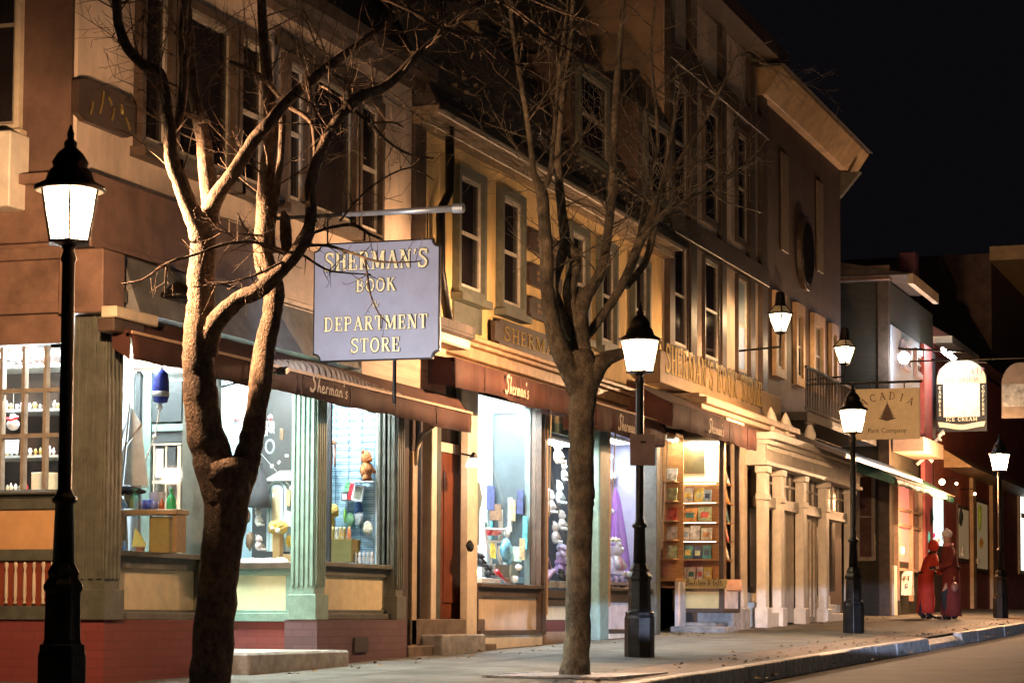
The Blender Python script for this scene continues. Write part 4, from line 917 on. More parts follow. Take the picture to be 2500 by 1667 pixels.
w = MB().box(x0, x1, Y5 - .06, Y5 - .003, gnd(58), fZ(2270, 1195, Y5)).build('doorway', TRIM, b6)
bx('pane', emit('doorway_light', (.75, .95, .9), .35), w, x0 + .2, x1 - .1, Y5 - .07, Y5 - .061, fZ(2280, 1330, Y5), fZ(2280, 1205, Y5))
x0, x1 = fX(2484, 1280, Y5), fX(2520, 1280, Y5)
w = MB().box(x0, x1, Y5 - .06, Y5 - .003, fZ(2484, 1400, Y5), fZ(2484, 1185, Y5)).build('window', CREAM, b6)
bx('pane', emit('bright_shop_pane', (.95, 1, .95), .7), w, x0 + .3, x1 - .1, Y5 - .07, Y5 - .061, fZ(2484, 1390, Y5), fZ(2484, 1195, Y5))
mb = MB(); mb.box(x0 + .3, x1, Y5 - .09, Y5 - .071, fZ(2484, 1262, Y5), fZ(2484, 1250, Y5)); mb.build('glazing_bar', CREAM, w)
for a in (2440, 2420, 2372): x = fX(a, 1300, Y5 - .05); bx('post', OCH, b6, x, x + .5, Y5 - .1, Y5 - .003, gnd(65), zo - .11)
gx = fX(2452, 600, Y5 - .3); p0 = onY(2468, 608, Y5 - .5); p1 = onY(2505, 640, Y5 - .5)
mb = MB(); mb.box(p0.x, p0.x + 22, Y5 - .9, Y5 + .1, p0.z - .3, p0.z + .1); mb.build('gable_eave', OCH, b6)
bx('upper_wall', SIDING, b6, p0.x + .3, X6e, Y5 + .1, 14, z6, p0.z - .05)

# ================================================================== AWNINGS
def awning(name, X0, X1, Yw, Yh, zw, zh, vh, label, txt=None, txt_x=None, txt_w=None, txt_h=.15, ruffle=None, mat_=AWN, piping=True, grp='russet awnings along the shop fronts'):
    a = thing(name, ((X0 + X1) / 2, Yh, zh), label, 'awning', grp)
    mb = MB(); n = 60
    # cloth top with sag ripples
    for k in range(n + 1):
        x = X0 + (X1 - X0) * k / n
        for j in range(7):
            t = j / 6; r = 0
            if ruffle and ruffle[0] < x < ruffle[1]: r = .035 * math.sin(x * 46 + 9 * t) * math.sin(math.pi * t) * (1 if 1 else 0)
            mb.v.append(Vector((x, Yw + (Yh - Yw) * t, zw + (zh - zw) * t - .03 * math.sin(math.pi * t) + r)))
    for k in range(n):
        for j in range(6): b_ = k * 7 + j; mb.f.append((b_, b_ + 1, b_ + 8, b_ + 7))
    o = mb.build('cloth_top', mat_, a, smooth=True); s = o.modifiers.new('thick', 'SOLIDIFY'); s.thickness = .006
    mb = MB()
    for k in range(n + 1):
        x = X0 + (X1 - X0) * k / n; w = .014 * math.sin(x * 3.1 + zh) + .008 * math.sin(x * 8.3) + .004 * math.sin(x * 23)
        mb.v += [Vector((x, Yh + w * .2, zh - .004)), Vector((x, Yh - .01 + w, zh - vh * .5)), Vector((x, Yh - .006 + w * 1.6, zh - vh + .012 * math.sin(x * 2.6 + 1) + .006 * math.sin(x * 7)))]
    for k in range(n):
        for j in range(2): b_ = k * 3 + j; mb.f.append((b_, b_ + 1, b_ + 4, b_ + 3))
    v = mb.build('valance', mat_, a, smooth=True); s = v.modifiers.new('thick', 'SOLIDIFY'); s.thickness = .005
    k = X0 + .9
    while k < X1 - .3:
        MB().box(k, k + .012, Yh - .03, Yh - .024, zh - vh + .02, zh - .015).build('seam', mat('dark_seam', (.035, .012, .008), .8), a); k += 1.15
    for X in (X0, X1):
        mb = MB(); mb.prism([(X, Yw, zw - .01), (X, Yh, zh - .01), (X, Yh, zh - vh), (X, Yw, zw - (zw - zh) * .4 - vh)], (.006, 0, 0)); mb.build('end_cloth', mat_, a)
    if piping: bx('piping', AWNE, a, X0 + .003, X1 - .003, Yh - .022, Yh - .006, zh - .012, zh + .012)
    MB().tube([(X0, Yh + .02, zh - .02), (X1, Yh + .02, zh - .02)], .018, 8).build('front_bar', BLACK, a, smooth=True)
    if txt: letters(txt, (txt_x, Yh - .06, zh - vh + .06), (1, 0, 0), (0, 0, 1), (0, -1, 0), txt_h, mat('pale_lettering', (.42, .32, .22), .7), v, G=SC, sp=.02, w=txt_w, bold=1.15, th=.003)
    return a
YH = 8.9
ax0, ax1 = fX(318, 790, YH), fX(1150, 1020, YH); azh = fZ(800, 925, YH)
AWL = 'long russet awning over the pink corner shop windows, rumpled along its top'
awning('awning', ax0, ax1, YS - .14, YH, azh + .17, azh, .22, AWL, "Sherman's", (fX(742, 950, YH) + fX(835, 970, YH)) / 2, fX(835, 970, YH) - fX(742, 950, YH), .15, ruffle=(fX(640, 880, YS), fX(900, 900, YS)))
# bunched cloth along the awning top, highlights put into its pale colour
bc = thing('bunched_cloth', onY(780, 890, YS - .2), 'bunched cloth on top of the long awning below the hanging sign, its grey white highlights painted in', 'cloth')
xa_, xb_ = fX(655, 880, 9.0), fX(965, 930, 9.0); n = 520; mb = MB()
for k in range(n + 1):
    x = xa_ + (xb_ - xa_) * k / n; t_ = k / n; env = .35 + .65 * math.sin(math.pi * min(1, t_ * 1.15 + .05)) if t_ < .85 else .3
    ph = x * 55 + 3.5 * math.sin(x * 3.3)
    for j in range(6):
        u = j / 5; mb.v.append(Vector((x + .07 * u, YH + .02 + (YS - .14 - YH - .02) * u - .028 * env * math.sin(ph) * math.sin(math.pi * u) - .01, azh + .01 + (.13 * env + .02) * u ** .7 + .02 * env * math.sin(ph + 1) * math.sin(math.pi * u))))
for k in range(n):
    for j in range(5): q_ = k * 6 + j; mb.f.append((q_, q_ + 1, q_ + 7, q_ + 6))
o_ = mb.build('cloth', mat('highlit_ruffle_cloth', (.42, .36, .31), .8, noise=.15), bc, smooth=True); o_.modifiers.new('thick', 'SOLIDIFY').thickness = .004
# pale block at the near end of the awning arm
br = thing('arm_bracket', onY(290, 762, YH), 'pale box bracket at the near end of the long awning by the corner', 'bracket')
mb = MB(); c = onY(290, 763, 9.02); mb.box(c.x - .2, c.x + .5, 8.93, 9.07, c.z - .06, c.z + .03); mb.build('arm_box', CREAM, br, bevel=.01)
mb = MB(); mb.box(c.x - .2, c.x + .3, 8.95, 9.1, c.z - .17, c.z - .065); mb.build('arm_motor', TRIM, br, bevel=.01)
YH2 = 8.78
bx0, bx1 = fX(1108, 900, YH2), fX(1400, 975, YH2); bzh = fZ(1250, 915, YH2) 
awning('awning', bx0, bx1, 9.2, YH2, zk - .3, bzh, .30, 'plain russet awning between the tan header board and the middle tree', "Sherman's", (fX(1222, 950, YH2) + fX(1278, 960, YH2)) / 2, fX(1280, 960, YH2) - fX(1222, 950, YH2), .2, piping=False)
cx0, cx1 = fX(1452, 1000, YH2), fX(1622, 1050, YH2); czh = fZ(1540, 1008, YH2)
awning('awning', cx0, cx1, 9.2, YH2, zk - .42, czh, .34, 'russet awning behind the second street lamp with a bright strip under the cornice', "Sherman's", (fX(1500, 1020, YH2) + fX(1545, 1040, YH2)) / 2, fX(1548, 1040, YH2) - fX(1500, 1020, YH2), .2, piping=True)
YH3 = 8.55
dx0, dx1 = fX(1640, 1000, YH3), fX(1845, 1075, YH3); dzh = fZ(1740, 1016, YH3)
awning('awning', dx0, dx1, 9.2, YH3, dzh + .35, dzh, .33, 'short russet awning below the gold lettered band over the lit bookshelves', "Sherman's", (fX(1720, 1030, YH3) + fX(1757, 1040, YH3)) / 2, fX(1757, 1040, YH3) - fX(1720, 1030, YH3), .2, piping=False)
# green awning far right
GA = mat('deep_green_cloth', (.03, .12, .1), .6, noise=.2, scale=3)
p0, p1 = onX(2185, 1110, X5 + .2), onY(2335, 1245, 7.9)
awning('awning', fX(2185, 1150, 7.9), fX(2330, 1240, 7.9), Y5 - .05, 7.9, fZ(2185, 1165, 7.9) + .55, fZ(2185, 1165, 7.9), .14, 'sloping dark green awning over the shop doorway by the two people', mat_=GA, piping=True, grp='awnings farther down the street')

# ================================================================== STREET LAMPS
LG = lantern_glass('lantern_glass_lit', (1, .72, .42), 42)
def lamp_post(h=3.1):
    o = thing('street_lamp', (0, 0, 0), 'x', 'street lamp', 'black post lamps along the kerb')
    n = 8; r8 = R(22.5)
    MB().lathe((0, 0, 0), [(.165, 0), (.165, .42), (.155, .45), (.155, .49)], 8, r8).build('base', BLACK, o, bevel=.006)
    MB().lathe((0, 0, .49), [(.135, 0), (.125, .03), (.12, .33), (.135, .35), (.135, .38), (.10, .43), (.11, .46), (.075, .52)], 8, r8).build('plinth', BLACK, o, bevel=.004)
    MB().lathe((0, 0, 1.01), [(.072, 0), (.06, .38), (.082, .395), (.082, .42), (.06, .44), (.045, .48), (.042, h - 1.01 - .14), (.055, h - 1.01 - .12), (.035, h - 1.01 - .06), (.05, h - 1.01 - .03)], 16).build('shaft', BLACK, o, smooth=True)
    MB().lathe((0, 0, h - .03), [(.05, 0), (.15, .012), (.15, .03)], 6, R(0)).build('lantern_base', BLACK, o)
    # six tapered panes and the bars between them
    r0, r1, z0, z1 = .138, .205, h, h + .335
    for k in range(6):
        a0, a1 = R(60 * k), R(60 * k + 60); mb = MB()
        P = lambda r, a, z: Vector((r * math.cos(a), r * math.sin(a), z))
        mb.quad(P(r0, a0, z0), P(r0, a1, z0), P(r1, a1, z1), P(r1, a0, z1)); mb.build('lantern_pane', LG, o)
        MB().tube([P(r0, a0, z0 - .01), P(r1, a0, z1 + .01)], .009, 6).build('lantern_bar', BLACK, o)
    MB().lathe((0, 0, z1), [(.215, -.01), (.235, .0), (.235, .02), (.16, .06), (.14, .12), (.11, .15), (.12, .18), (.085, .24), (.04, .28), (.045, .31), (.02, .34), (.025, .37), (.006, .43)], 18).build('lantern_hood', BLACK, o, smooth=True)
    MB().tube([(0, 0, z0 + .06), (0, 0, z0 + .2)], .03, 10).build('lamp_bulb', emit('lamp_bulb_glow', (1, .68, .36), 60), o)
    ld = bpy.data.lights.new('lamp_light', 'POINT'); ld.energy = LAMP_W; ld.color = (1.0, .56, .29); ld.shadow_soft_size = .05
    lo = bpy.data.objects.new('lamp_light', ld); col.objects.link(lo); lo.location = (0, 0, z0 + .2); lo.parent = o
    return o
LAMP_W = 720; HEAD_W = 2600
lp = lamp_post()
spots = [(13.35, 7.72, 'near black street lamp at the left in front of the corner shop, glowing warm'), (24.5, 7.08, 'black street lamp right of the middle tree carrying a blank sign plate'), (35.9, 6.95, 'black street lamp in front of the white portico beside the tan tree emblem sign'), (49.9, 6.55, 'farthest black street lamp at the right edge beyond the two people')]
for i, (x, y, lb) in enumerate(spots):
    o = lp if i == 0 else copy_tree(lp); o.location = (x, y, gnd(x, y) - (.06 if i == 0 else 0)); o['label'] = lb
    o.rotation_euler = (0, 0, R([0, 8, 3, 12][i]) + R(30) + YAW * 0)
for i, x in enumerate((9, 22, 36, 50)):
    o = copy_tree(lp); o.location = (x, -7.4, gnd(x, -7.4)); o['label'] = ['white lit street lamp on the opposite pavement nearest the camera', 'white lit street lamp across the road from the yellow shop', 'white lit street lamp across the road from the white portico', 'white lit street lamp across the road at the far end'][i]
    for ch in kids(o):
        if ch.type == 'LIGHT': ch.data = ch.data.copy(); ch.data.energy = 42; ch.data.color = (.9, .92, 1)
# blank sign plate on the second lamp
sg = thing('street_sign', (24.45, 7.0, gnd(24.5) + 2.0), 'back of a rounded brown sign plate strapped to the second street lamp', 'sign')
p0, p1 = atD(1538, 1136, 25.4), atD(1600, 1060, 25.4)
mb = MB(); c = (p0 + p1) / 2; u = Vector((rt.x, rt.y, 0)).normalized(); hw = (p1 - p0).dot(u) / 2; hh = abs(p1.z - p0.z) / 2
mb.obox((c.x, c.y, c.z), u * hw, Vector((u.y, -u.x, 0)) * .004, Vector((0, 0, hh))); mb.build('plate', mat('brown_sign_back', (.2, .13, .1), .5, .3), sg, bevel=.003)
mb = MB(); mb.obox((c.x + .02, c.y + .0, c.z + hh * .5), u * .03, Vector((u.y, -u.x, 0)) * -.03, Vector((0, 0, .012))); mb.build('strap', BLACK, sg)

# wall lanterns on building 4
WG = lantern_glass('wall_lantern_glass', (1, .9, .6), 3.2)
def wall_lantern(c, s, label):
    o = thing('wall_lantern', c, label, 'wall lantern', 'four sided lanterns on the brown building')
    r0, r1 = .13 * s, .27 * s; z0, z1 = c.z - .3 * s, c.z + .12 * s; P = lambda r, a, z: Vector((c.x + r * math.cos(a), c.y + r * math.sin(a), z))
    for k in range(4):
        a0, a1 = R(90 * k + 20), R(90 * k + 110); mb = MB(); mb.quad(P(r0, a0, z0), P(r0, a1, z0), P(r1, a1, z1), P(r1, a0, z1)); mb.build('lantern_pane', WG, o)
        mb = MB(); mb.quad(P(r1, a0, z1), P(r1, a1, z1), P(r0, a1, z1 + .17 * s), P(r0, a0, z1 + .17 * s)); mb.build('upper_pane', mat('frosted_pane', (.7, .66, .5), .4), o)
        MB().tube([P(r0, a0, z0), P(r1, a0, z1), P(r0, a0, z1 + .17 * s)], .013, 5).build('frame_bar', BLACK, o)
        MB().tube([P(r1 + .005, a0, z1), P(r1 + .005, a1, z1)], .016, 5).build('frame_rail', BLACK, o)
    mb = MB(); mb.lathe((c.x, c.y, z1 + .16 * s), [(.14 * s, 0), (.12 * s, .06), (.1 * s, .3 * s), (.02, .34 * s)], 12); mb.build('chimney_cap', BLACK, o)
    mb = MB(); mb.lathe((c.x, c.y, z0 - .04), [(.05, 0), (.14 * s, .03), (.13 * s, .045)], 10); mb.build('lantern_foot', BLACK, o)
    MB().tube([(c.x, c.y, z0 - .03), (c.x, c.y, z0 - .25), (c.x, YF, z0 - .3)], .02, 6).build('bracket', BLACK, o)
    MB().ball((c.x, c.y, (z0 + z1) / 2 - .02), .05, .05, .09).build('bulb', emit('soft_bulb', (1, .88, .55), 10), o, smooth=True)
    ld = bpy.data.lights.new('lantern_light', 'POINT'); ld.energy = 45; ld.color = (1, .62, .3); ld.shadow_soft_size = .06
    lo = bpy.data.objects.new('lantern_light', ld); col.objects.link(lo); lo.parent = o; lo.location = (0, 0, 0)
wall_lantern(onY(1905, 778, 8.75), .76, 'nearer wall lantern above the balcony, right of the pale blue lit window')
wall_lantern(onY(2062, 858, 8.7), .76, 'farther wall lantern on the brown building, above the tan tree emblem sign')

# ================================================================== SIGNS
SLATE = mat('slate_blue_sign', (.3, .33, .43), .42, noise=.05, scale=5)
def zoomed_plate(o, X, ya, yb, za, zb_, th, m, notch=.07, name='board'):
    """board facing the camera at X, between Y ya (left) and yb (right), concave corners"""
    P = []
    for cy, cz, a0 in ((ya, za, 0), (yb, za, 90), (yb, zb_, 180), (ya, zb_, 270)):      # u grows from ya to yb, v upwards
        for k in range(7):
            t = R(a0 + 90 - 90 * k / 6); P.append((X, cy - notch * math.cos(t), cz + notch * math.sin(t)))
    mb = MB(); mb.prism(P, (th, 0, 0)); return mb.build(name, m, o)
XSg = 20.15
ya, yb = onX(768, 730, XSg).y, onX(1070, 730, XSg).y; zt_, zb_ = onX(920, 592, XSg).z, onX(920, 876, XSg).z
sg = thing('hanging_sign', (XSg, (ya + yb) / 2, zt_), 'large slate blue hanging sign with gilt letters and scooped corners above the long awning', 'shop sign')
GRAIN = .0
bd = zoomed_plate(sg, XSg, ya, yb, zb_, zt_, .05, SLATE)
H = zt_ - zb_; Wd = ya - yb; ym = (ya + yb) / 2
bk = zoomed_plate(sg, XSg + .006, ya + .014, yb - .014, zb_ - .014, zt_ + .014, .038, BLACK, name='edging')
U = (0, -1, 0); V = (0, 0, 1); N = (-1, 0, 0)
DK = mat('letter_outline', (.01, .01, .012), .6)
GOLDS = mat('bright_gold_leaf', (.92, .84, .5), .35, .15, noise=.1, scale=30)
def zsg(py): return onX(920, py, XSg).z
for t, p0, p1, wpx in (("SHERMAN'S", 612, 658, 252), ('BOOK', 679, 712, 98), ('&', 733, 750, 16), ('DEPARTMENT', 770, 806, 253), ('STORE', 824, 860, 120)):
    z1_, z0_ = zsg(p0 - 6 if 0 else p0), zsg(p1); w_ = wpx / 302 * Wd
    letters(t, (XSg, ym, z0_), U, V, N, z1_ - z0_, DK, sg, name='letter_shadow', w=w_ + .012, bold=1.5, th=.002)
    letters(t, (XSg - .004, ym, z0_ + .002), U, V, N, z1_ - z0_ - .004, GOLDS, sg, w=w_, bold=.95, th=.004)
y0, y1 = onX(835, 525, XSg).y, onX(1130, 508, XSg).y; zz = onX(950, 517, XSg).z
MB().tube([(XSg + .02, YF, zz), (XSg + .02, y0, zz)], .018, 8).build('bar_root', BLACK, sg)
mb = MB(); mb.tube([(XSg + .02, y0, zz), (XSg + .02, y1, zz)], [.022, .034], 10); mb.build('hanging_bar', mat('galvanised_steel', (.5, .54, .58), .35, .6), sg, smooth=True)
mb = MB(); mb.tube([(XSg + .02, y1 + .1, zz), (XSg + .02, y1, zz)], .045, 10); mb.build('bar_cap', mat('galvanised_steel', (.5, .54, .58), .35, .6), sg)
for y in (ya - .12, yb + .12): MB().tube([(XSg + .02, y, zz), (XSg + .02, y, zt_)], .008, 5).build('hanger', BLACK, sg)
y = onX(963, 900, XSg + .06).y
MB().tube([(XSg + .06, y, zb_ + .1), (XSg + .06, y, zb_ - .42)], .02, 6).build('stay_post', BLACK, sg)
# flood light on the header that washes the sign
fd = thing('flood_light', atD(690, 905, 20.2), 'small flood light behind the tree limb left of the hanging sign', 'flood light')
pf = atD(690, 905, 20.2)
MB().obox(pf, (.035, 0, .015), (0, .045, 0), (-.012, 0, .025)).build('lamp_head', BLACK, fd, bevel=.005)
MB().tube([pf, (pf.x + .02, YS - .12, pf.z - .12)], .01, 6).build('arm', BLACK, fd)
ld = bpy.data.lights.new('flood', 'SPOT'); ld.energy = 50; ld.color = (.78, .86, 1.0); ld.spot_size = R(90); ld.spot_blend = .8; ld.shadow_soft_size = .05
lo = bpy.data.objects.new('flood', ld); col.objects.link(lo); lo.parent = fd; lo.matrix_parent_inverse = wm(fd).inverted()
lo.location = pf + Vector((.0, 0, .07)); lo.rotation_euler = (Vector((XSg, ym, zb_ + H * .55)) - lo.location).to_track_quat('-Z', 'Y').to_euler()

# plaque with gold letters on the upper left wall
def yplaque(pxl, pyt, pxr, pyb, Y, m, name, label, cat='sign', pts=None, th=.06, grp=None):
    """flat board on a street-facing wall; pts are outline fractions"""
    x0, x1 = fX(pxl, pyt, Y), fX(pxr, pyb, Y); z1_, z0_ = fZ(pxl, pyt, Y), fZ(pxl, pyb, Y)
    o = thing(name, ((x0 + x1) / 2, Y, (z0_ + z1_) / 2), label, cat, grp)
    pts = pts or [(0, 0), (1, 0), (1, 1), (0, 1)]
    P = [(x0 + (x1 - x0) * a, Y - th, z0_ + (z1_ - z0_) * b_) for a, b_ in pts]
    MB().prism(P, (0, th, 0)).build('board', m, o, bevel=.006)
    return o, x0, x1, z0_, z1_
BRD = [(0, .15), (.04, .15), (.06, 0), (.94, 0), (.96, .15), (1, .15), (1, .85), (.96, .85), (.94, 1), (.06, 1), (.04, .85), (0, .85)]
DBR = mat('dark_brown_signboard', (.055, .035, .025), .4, noise=.2)
o, x0, x1, z0_, z1_ = yplaque(176, 182, 318, 290, YF, DBR, 'wall_plaque', 'dark octagonal plaque with worn gilt marks on the pink wall above the nearest lamp', pts=[(0, .12), (.12, 0), (.85, 0), (1, .15), (1, .85), (.88, 1), (.15, 1), (0, .88)])
for a, b_, c_, d_ in ((.2, .2, .24, .5), (.36, .3, .42, .85), (.5, .75, .56, .6), (.56, .25, .6, .55), (.72, .72, .76, .5), (.8, .45, .88, .2)):
    mb = MB(); ribbon(mb, [(a * (x1 - x0), b_ * (z1_ - z0_)), ((a + c_) / 2 * (x1 - x0) + .01, (b_ + d_) / 2 * (z1_ - z0_)), (c_ * (x1 - x0), d_ * (z1_ - z0_))], .02, Vector((x0, YF - .06, z0_)), Vector((1, 0, 0)), Vector((0, 0, 1)), Vector((0, -1, 0)), .001, .006)
    mb.build('worn_gilt_mark', GOLD, o)
o, x0, x1, z0_, z1_ = yplaque(1198, 772, 1400, 842, YF - .04, DBR, 'wall_sign', 'long dark board with large gilt capitals above the cornice, partly behind the middle tree', pts=BRD)
letters("SHERMAN'S", ((x0 + x1) / 2, YF - .1, z0_ + (z1_ - z0_) * .27), (1, 0, 0), (0, 0, 1), (0, -1, 0), (z1_ - z0_) * .5, GOLD, o, w=(x1 - x0) * .82, bold=.9)
for i, (t, b_, w_, lb) in enumerate(((557, 610, 'BOOKS', 'upper'), (640, 693, 'GIFTS', 'middle'), (720, 772, 'TOYS', 'lowest'))):
    o, x0, x1, z0_, z1_ = yplaque(1282, t, 1362, b_, YF - .01, DBR, 'wall_plaque', lb + ' of three small dark lettered boards stacked left of the middle tree limbs', pts=BRD, grp='small lettered boards on the yellow wall')
    mb = MB()
    for r_ in range(2):
        for k in range(7): mb.box(x0 + .3 + k * .12 , x0 + .38 + k * .12, YF - .078, YF - .071, z0_ + (z1_ - z0_) * (.3 + .28 * r_), z0_ + (z1_ - z0_) * (.44 + .28 * r_))
    mb.build('worn_lettering', mat('dull_gilt', (.3, .2, .1), .5, .3), o)
# tan tree emblem sign
XA = 44.0
ya, yb = onX(2088, 1005, XA).y, onX(2245, 1005, XA).y; zt_, zb_ = onX(2165, 948, XA).z, onX(2165, 1072, XA).z; ym = (ya + yb) / 2; Wd = ya - yb; H = zt_ - zb_
sg = thing('hanging_sign', (XA, ym, zt_), 'tan square hanging sign with a dark conifer emblem, behind the third lamp', 'shop sign')
MB().box(XA, XA + .06, ya, yb, zb_, zt_).build('board', mat('tan_sign_face', (.62, .5, .3), .6, noise=.06), sg, bevel=.006)
INK = mat('sign_ink', (.09, .05, .03), .7)
for k, ch in enumerate('ACADIA'):
    a = R(118 - k * 11.2); cx_ = ym - .0; rr = 1.15 * Wd
    yy = ym - math.cos(a) * .72 * Wd; z_ = zb_ - H * .13 + math.sin(a) * .72 * Wd
    th_ = a - math.pi / 2; Uv = Vector((0, -math.cos(th_), math.sin(th_))) ; Vv = Vector((0, math.sin(th_), math.cos(th_)))
    Uv = Vector((0, -math.sin(a), -math.cos(a))); Vv = Vector((0, -math.cos(a), math.sin(a)))
    letters(ch, (XA, yy, z_), Uv, Vv, N, H * .15, INK, sg, bold=.8)
font_text('Park Company', (XA, ym, zb_ + H * .13), U, V, N, H * .09, INK, sg, w=Wd * .6)
mb = MB(); cz = zb_ + H * .36; P = [(XA - .004, ym + .012 * Wd, cz)]
for k in range(7): t = k / 6; P += [(XA - .004, ym + (.13 * (1 - t) + .01) * Wd, cz + H * (.05 + .28 * t)), (XA - .004, ym + (.07 * (1 - t) + .005) * Wd, cz + H * (.08 + .28 * t))]
P.append((XA - .004, ym, cz + H * .42)); P += [(p[0], 2 * ym - p[1], p[2]) for p in P[::-1][1:]]
MB().prism(P, (.0035, 0, 0)).build('tree_emblem', INK, sg)
MB().tube([(XA + .03, YF, zt_ + .12), (XA + .03, yb - .05, zt_ + .12)], .025, 8).box(XA + .02, XA + .04, ya - .3, ya - .28, zt_ - .02, zt_ + .12).box(XA + .02, XA + .04, yb + .28, yb + .3, zt_ - .02, zt_ + .12).build('bracket', BLACK, sg)
# chocolate sign
XK = 55.0
ya, yb = onX(2286, 960, XK).y, onX(2409, 960, XK).y; zt_, zb_ = onX(2347, 876, XK).z, onX(2347, 1053, XK).z; ym = (ya + yb) / 2; Wd = ya - yb; H = zt_ - zb_
sg = thing('hanging_sign', (XK, ym, zt_), 'arched white and gold confectionery sign with black lettered sides, brightly lit', 'shop sign')
P = [(XK, ya, zb_), (XK, yb, zb_), (XK, yb, zt_ - Wd * .42)] + [(XK, ym - Wd / 2 * math.cos(R(a)), zt_ - Wd * .42 + Wd * .42 * math.sin(R(a))) for a in range(10, 171, 10)] + [(XK, ya, zt_ - Wd * .42)]
MB().prism(P, (.08, 0, 0)).build('board', mat('sign_black', (.015, .02, .02), .4), sg)
zA = zb_ + H * .66
P = [(XK - .006, ya - .02, zA), (XK - .006, yb + .02, zA), (XK - .006, yb + .02, zt_ - Wd * .42)] + [(XK - .006, ym - (Wd / 2 - .02) * math.cos(R(a)), zt_ - Wd * .42 + (Wd * .42 - .02) * math.sin(R(a))) for a in range(10, 171, 10)] + [(XK - .006, ya - .02, zt_ - Wd * .42)]
MB().prism(P, (.005, 0, 0)).build('arch_panel', mat('pale_gold_panel', (.85, .74, .38), .5), sg)
MB().box(XK - .007, XK - .001, ya - .14 * Wd, yb + .14 * Wd, zb_ + H * .2, zA - .003).build('white_panel', mat('glossy_white_panel', (.9, .9, .86), .35), sg)
mb = MB(); P = []
for k in range(13): t = k / 12; P.append((XK - .004, ya - Wd * (.06 + .88 * t), zb_ + H * (.045 + .02 * math.cos(t * 6.28))))
for k in range(12, -1, -1): t = k / 12; P.append((XK - .004, ya - Wd * (.03 + .94 * t), zb_ + H * (.115 + .02 * math.cos(t * 6.28))))
MB().prism(P, (.003, 0, 0)).build('ribbon', mat('cream_ribbon', (.85, .82, .6), .5), sg)
CH = mat('choc_letters', (.3, .13, .2), .6); CG = mat('pale_gold_letters', (.9, .85, .6), .5)
letters('CHOCOLATE', (XK - .006, ym, zA + H * .125), U, V, N, H * .085, CH, sg, w=Wd * .92)
letters('EMPORIUM', (XK - .006, ym, zA + H * .02), U, V, N, H * .07, CH, sg, w=Wd * .66)
letters('ICE CREAM', (XK, ym, zb_ + H * .145), U, V, N, H * .05, CG, sg, w=Wd * .62, bold=1.3)
for t, yy in (('CANDIES', ya - .07 * Wd), ('COFFEES', yb + .07 * Wd)):
    for k, c_ in enumerate(t): letters(c_, (XK, yy, zA - H * (.075 + .0605 * k)), U, V, N, H * .042, CG, sg, bold=1.3)
MB().tube([(XK + .04, Y5, zt_ + .02), (XK + .04, yb, zt_ - .1)], .03, 8).build('bracket', BLACK, sg)
MB().tube([(X5 + .9, Y5, onX(2200, 898, XK).z), (XK - .25, ym - .1, zt_ + .14)], .025, 6).build('lamp_arm', BLACK, sg)
tp = onX(2318, 866, XK - .5)
MB().tube([onX(2298, 852, XK - .5), onX(2332, 878, XK - .5)], .055, 8).build('picture_lamp', emit('picture_lamp_white', (.95, .97, 1), 40), sg)
ld = bpy.data.lights.new('sign_spot', 'SPOT'); ld.energy = 13; ld.color = (1, .96, .85); ld.spot_size = R(100); ld.shadow_soft_size = .1
lo = bpy.data.objects.new('sign_spot', ld); col.objects.link(lo); lo.parent = sg; lo.matrix_parent_inverse = wm(sg).inverted(); lo.location = tp + Vector((-.3, 0, -.05)); lo.rotation_euler = (Vector((XK, ym, zb_ + H * .5)) - lo.location).to_track_quat('-Z', 'Y').to_euler()
# rounded sign cut by the right edge
XO = 52.0
yo, yo2 = onX(2445, 950, XO).y, onX(2520, 950, XO).y; zo1, zo0 = onX(2480, 885, XO).z, onX(2480, 1020, XO).z
so = thing('hanging_sign', (XO, (yo + yo2) / 2, zo1), 'round topped tan and silver sign cut by the right edge of the picture', 'shop sign')
P = [(XO, yo, zo0), (XO, yo2, zo0), (XO, yo2, zo1)] + [(XO, yo2 + (yo - yo2) * (.4 + .6 * math.sin(R(a))), zo0 + (zo1 - zo0) * (.6 + .4 * math.cos(R(a)))) for a in range(0, 91, 10)]
MB().prism(P, (.05, 0, 0)).build('board', mat('tan_round_sign', (.16, .13, .1), .6), so)
MB().box(XO - .006, XO - .001, yo - .02, yo2, zo0 + .25, zo0 + .75).build('silver_panel', mat('silver_panel', (.3, .32, .32), .4, .3, noise=.35, scale=4), so)
MB().tube([(XO + .02, Y5, zo1 + .1), (XO + .02, yo2, zo1 + .1)], .02, 6).build('bracket', BLACK, so)
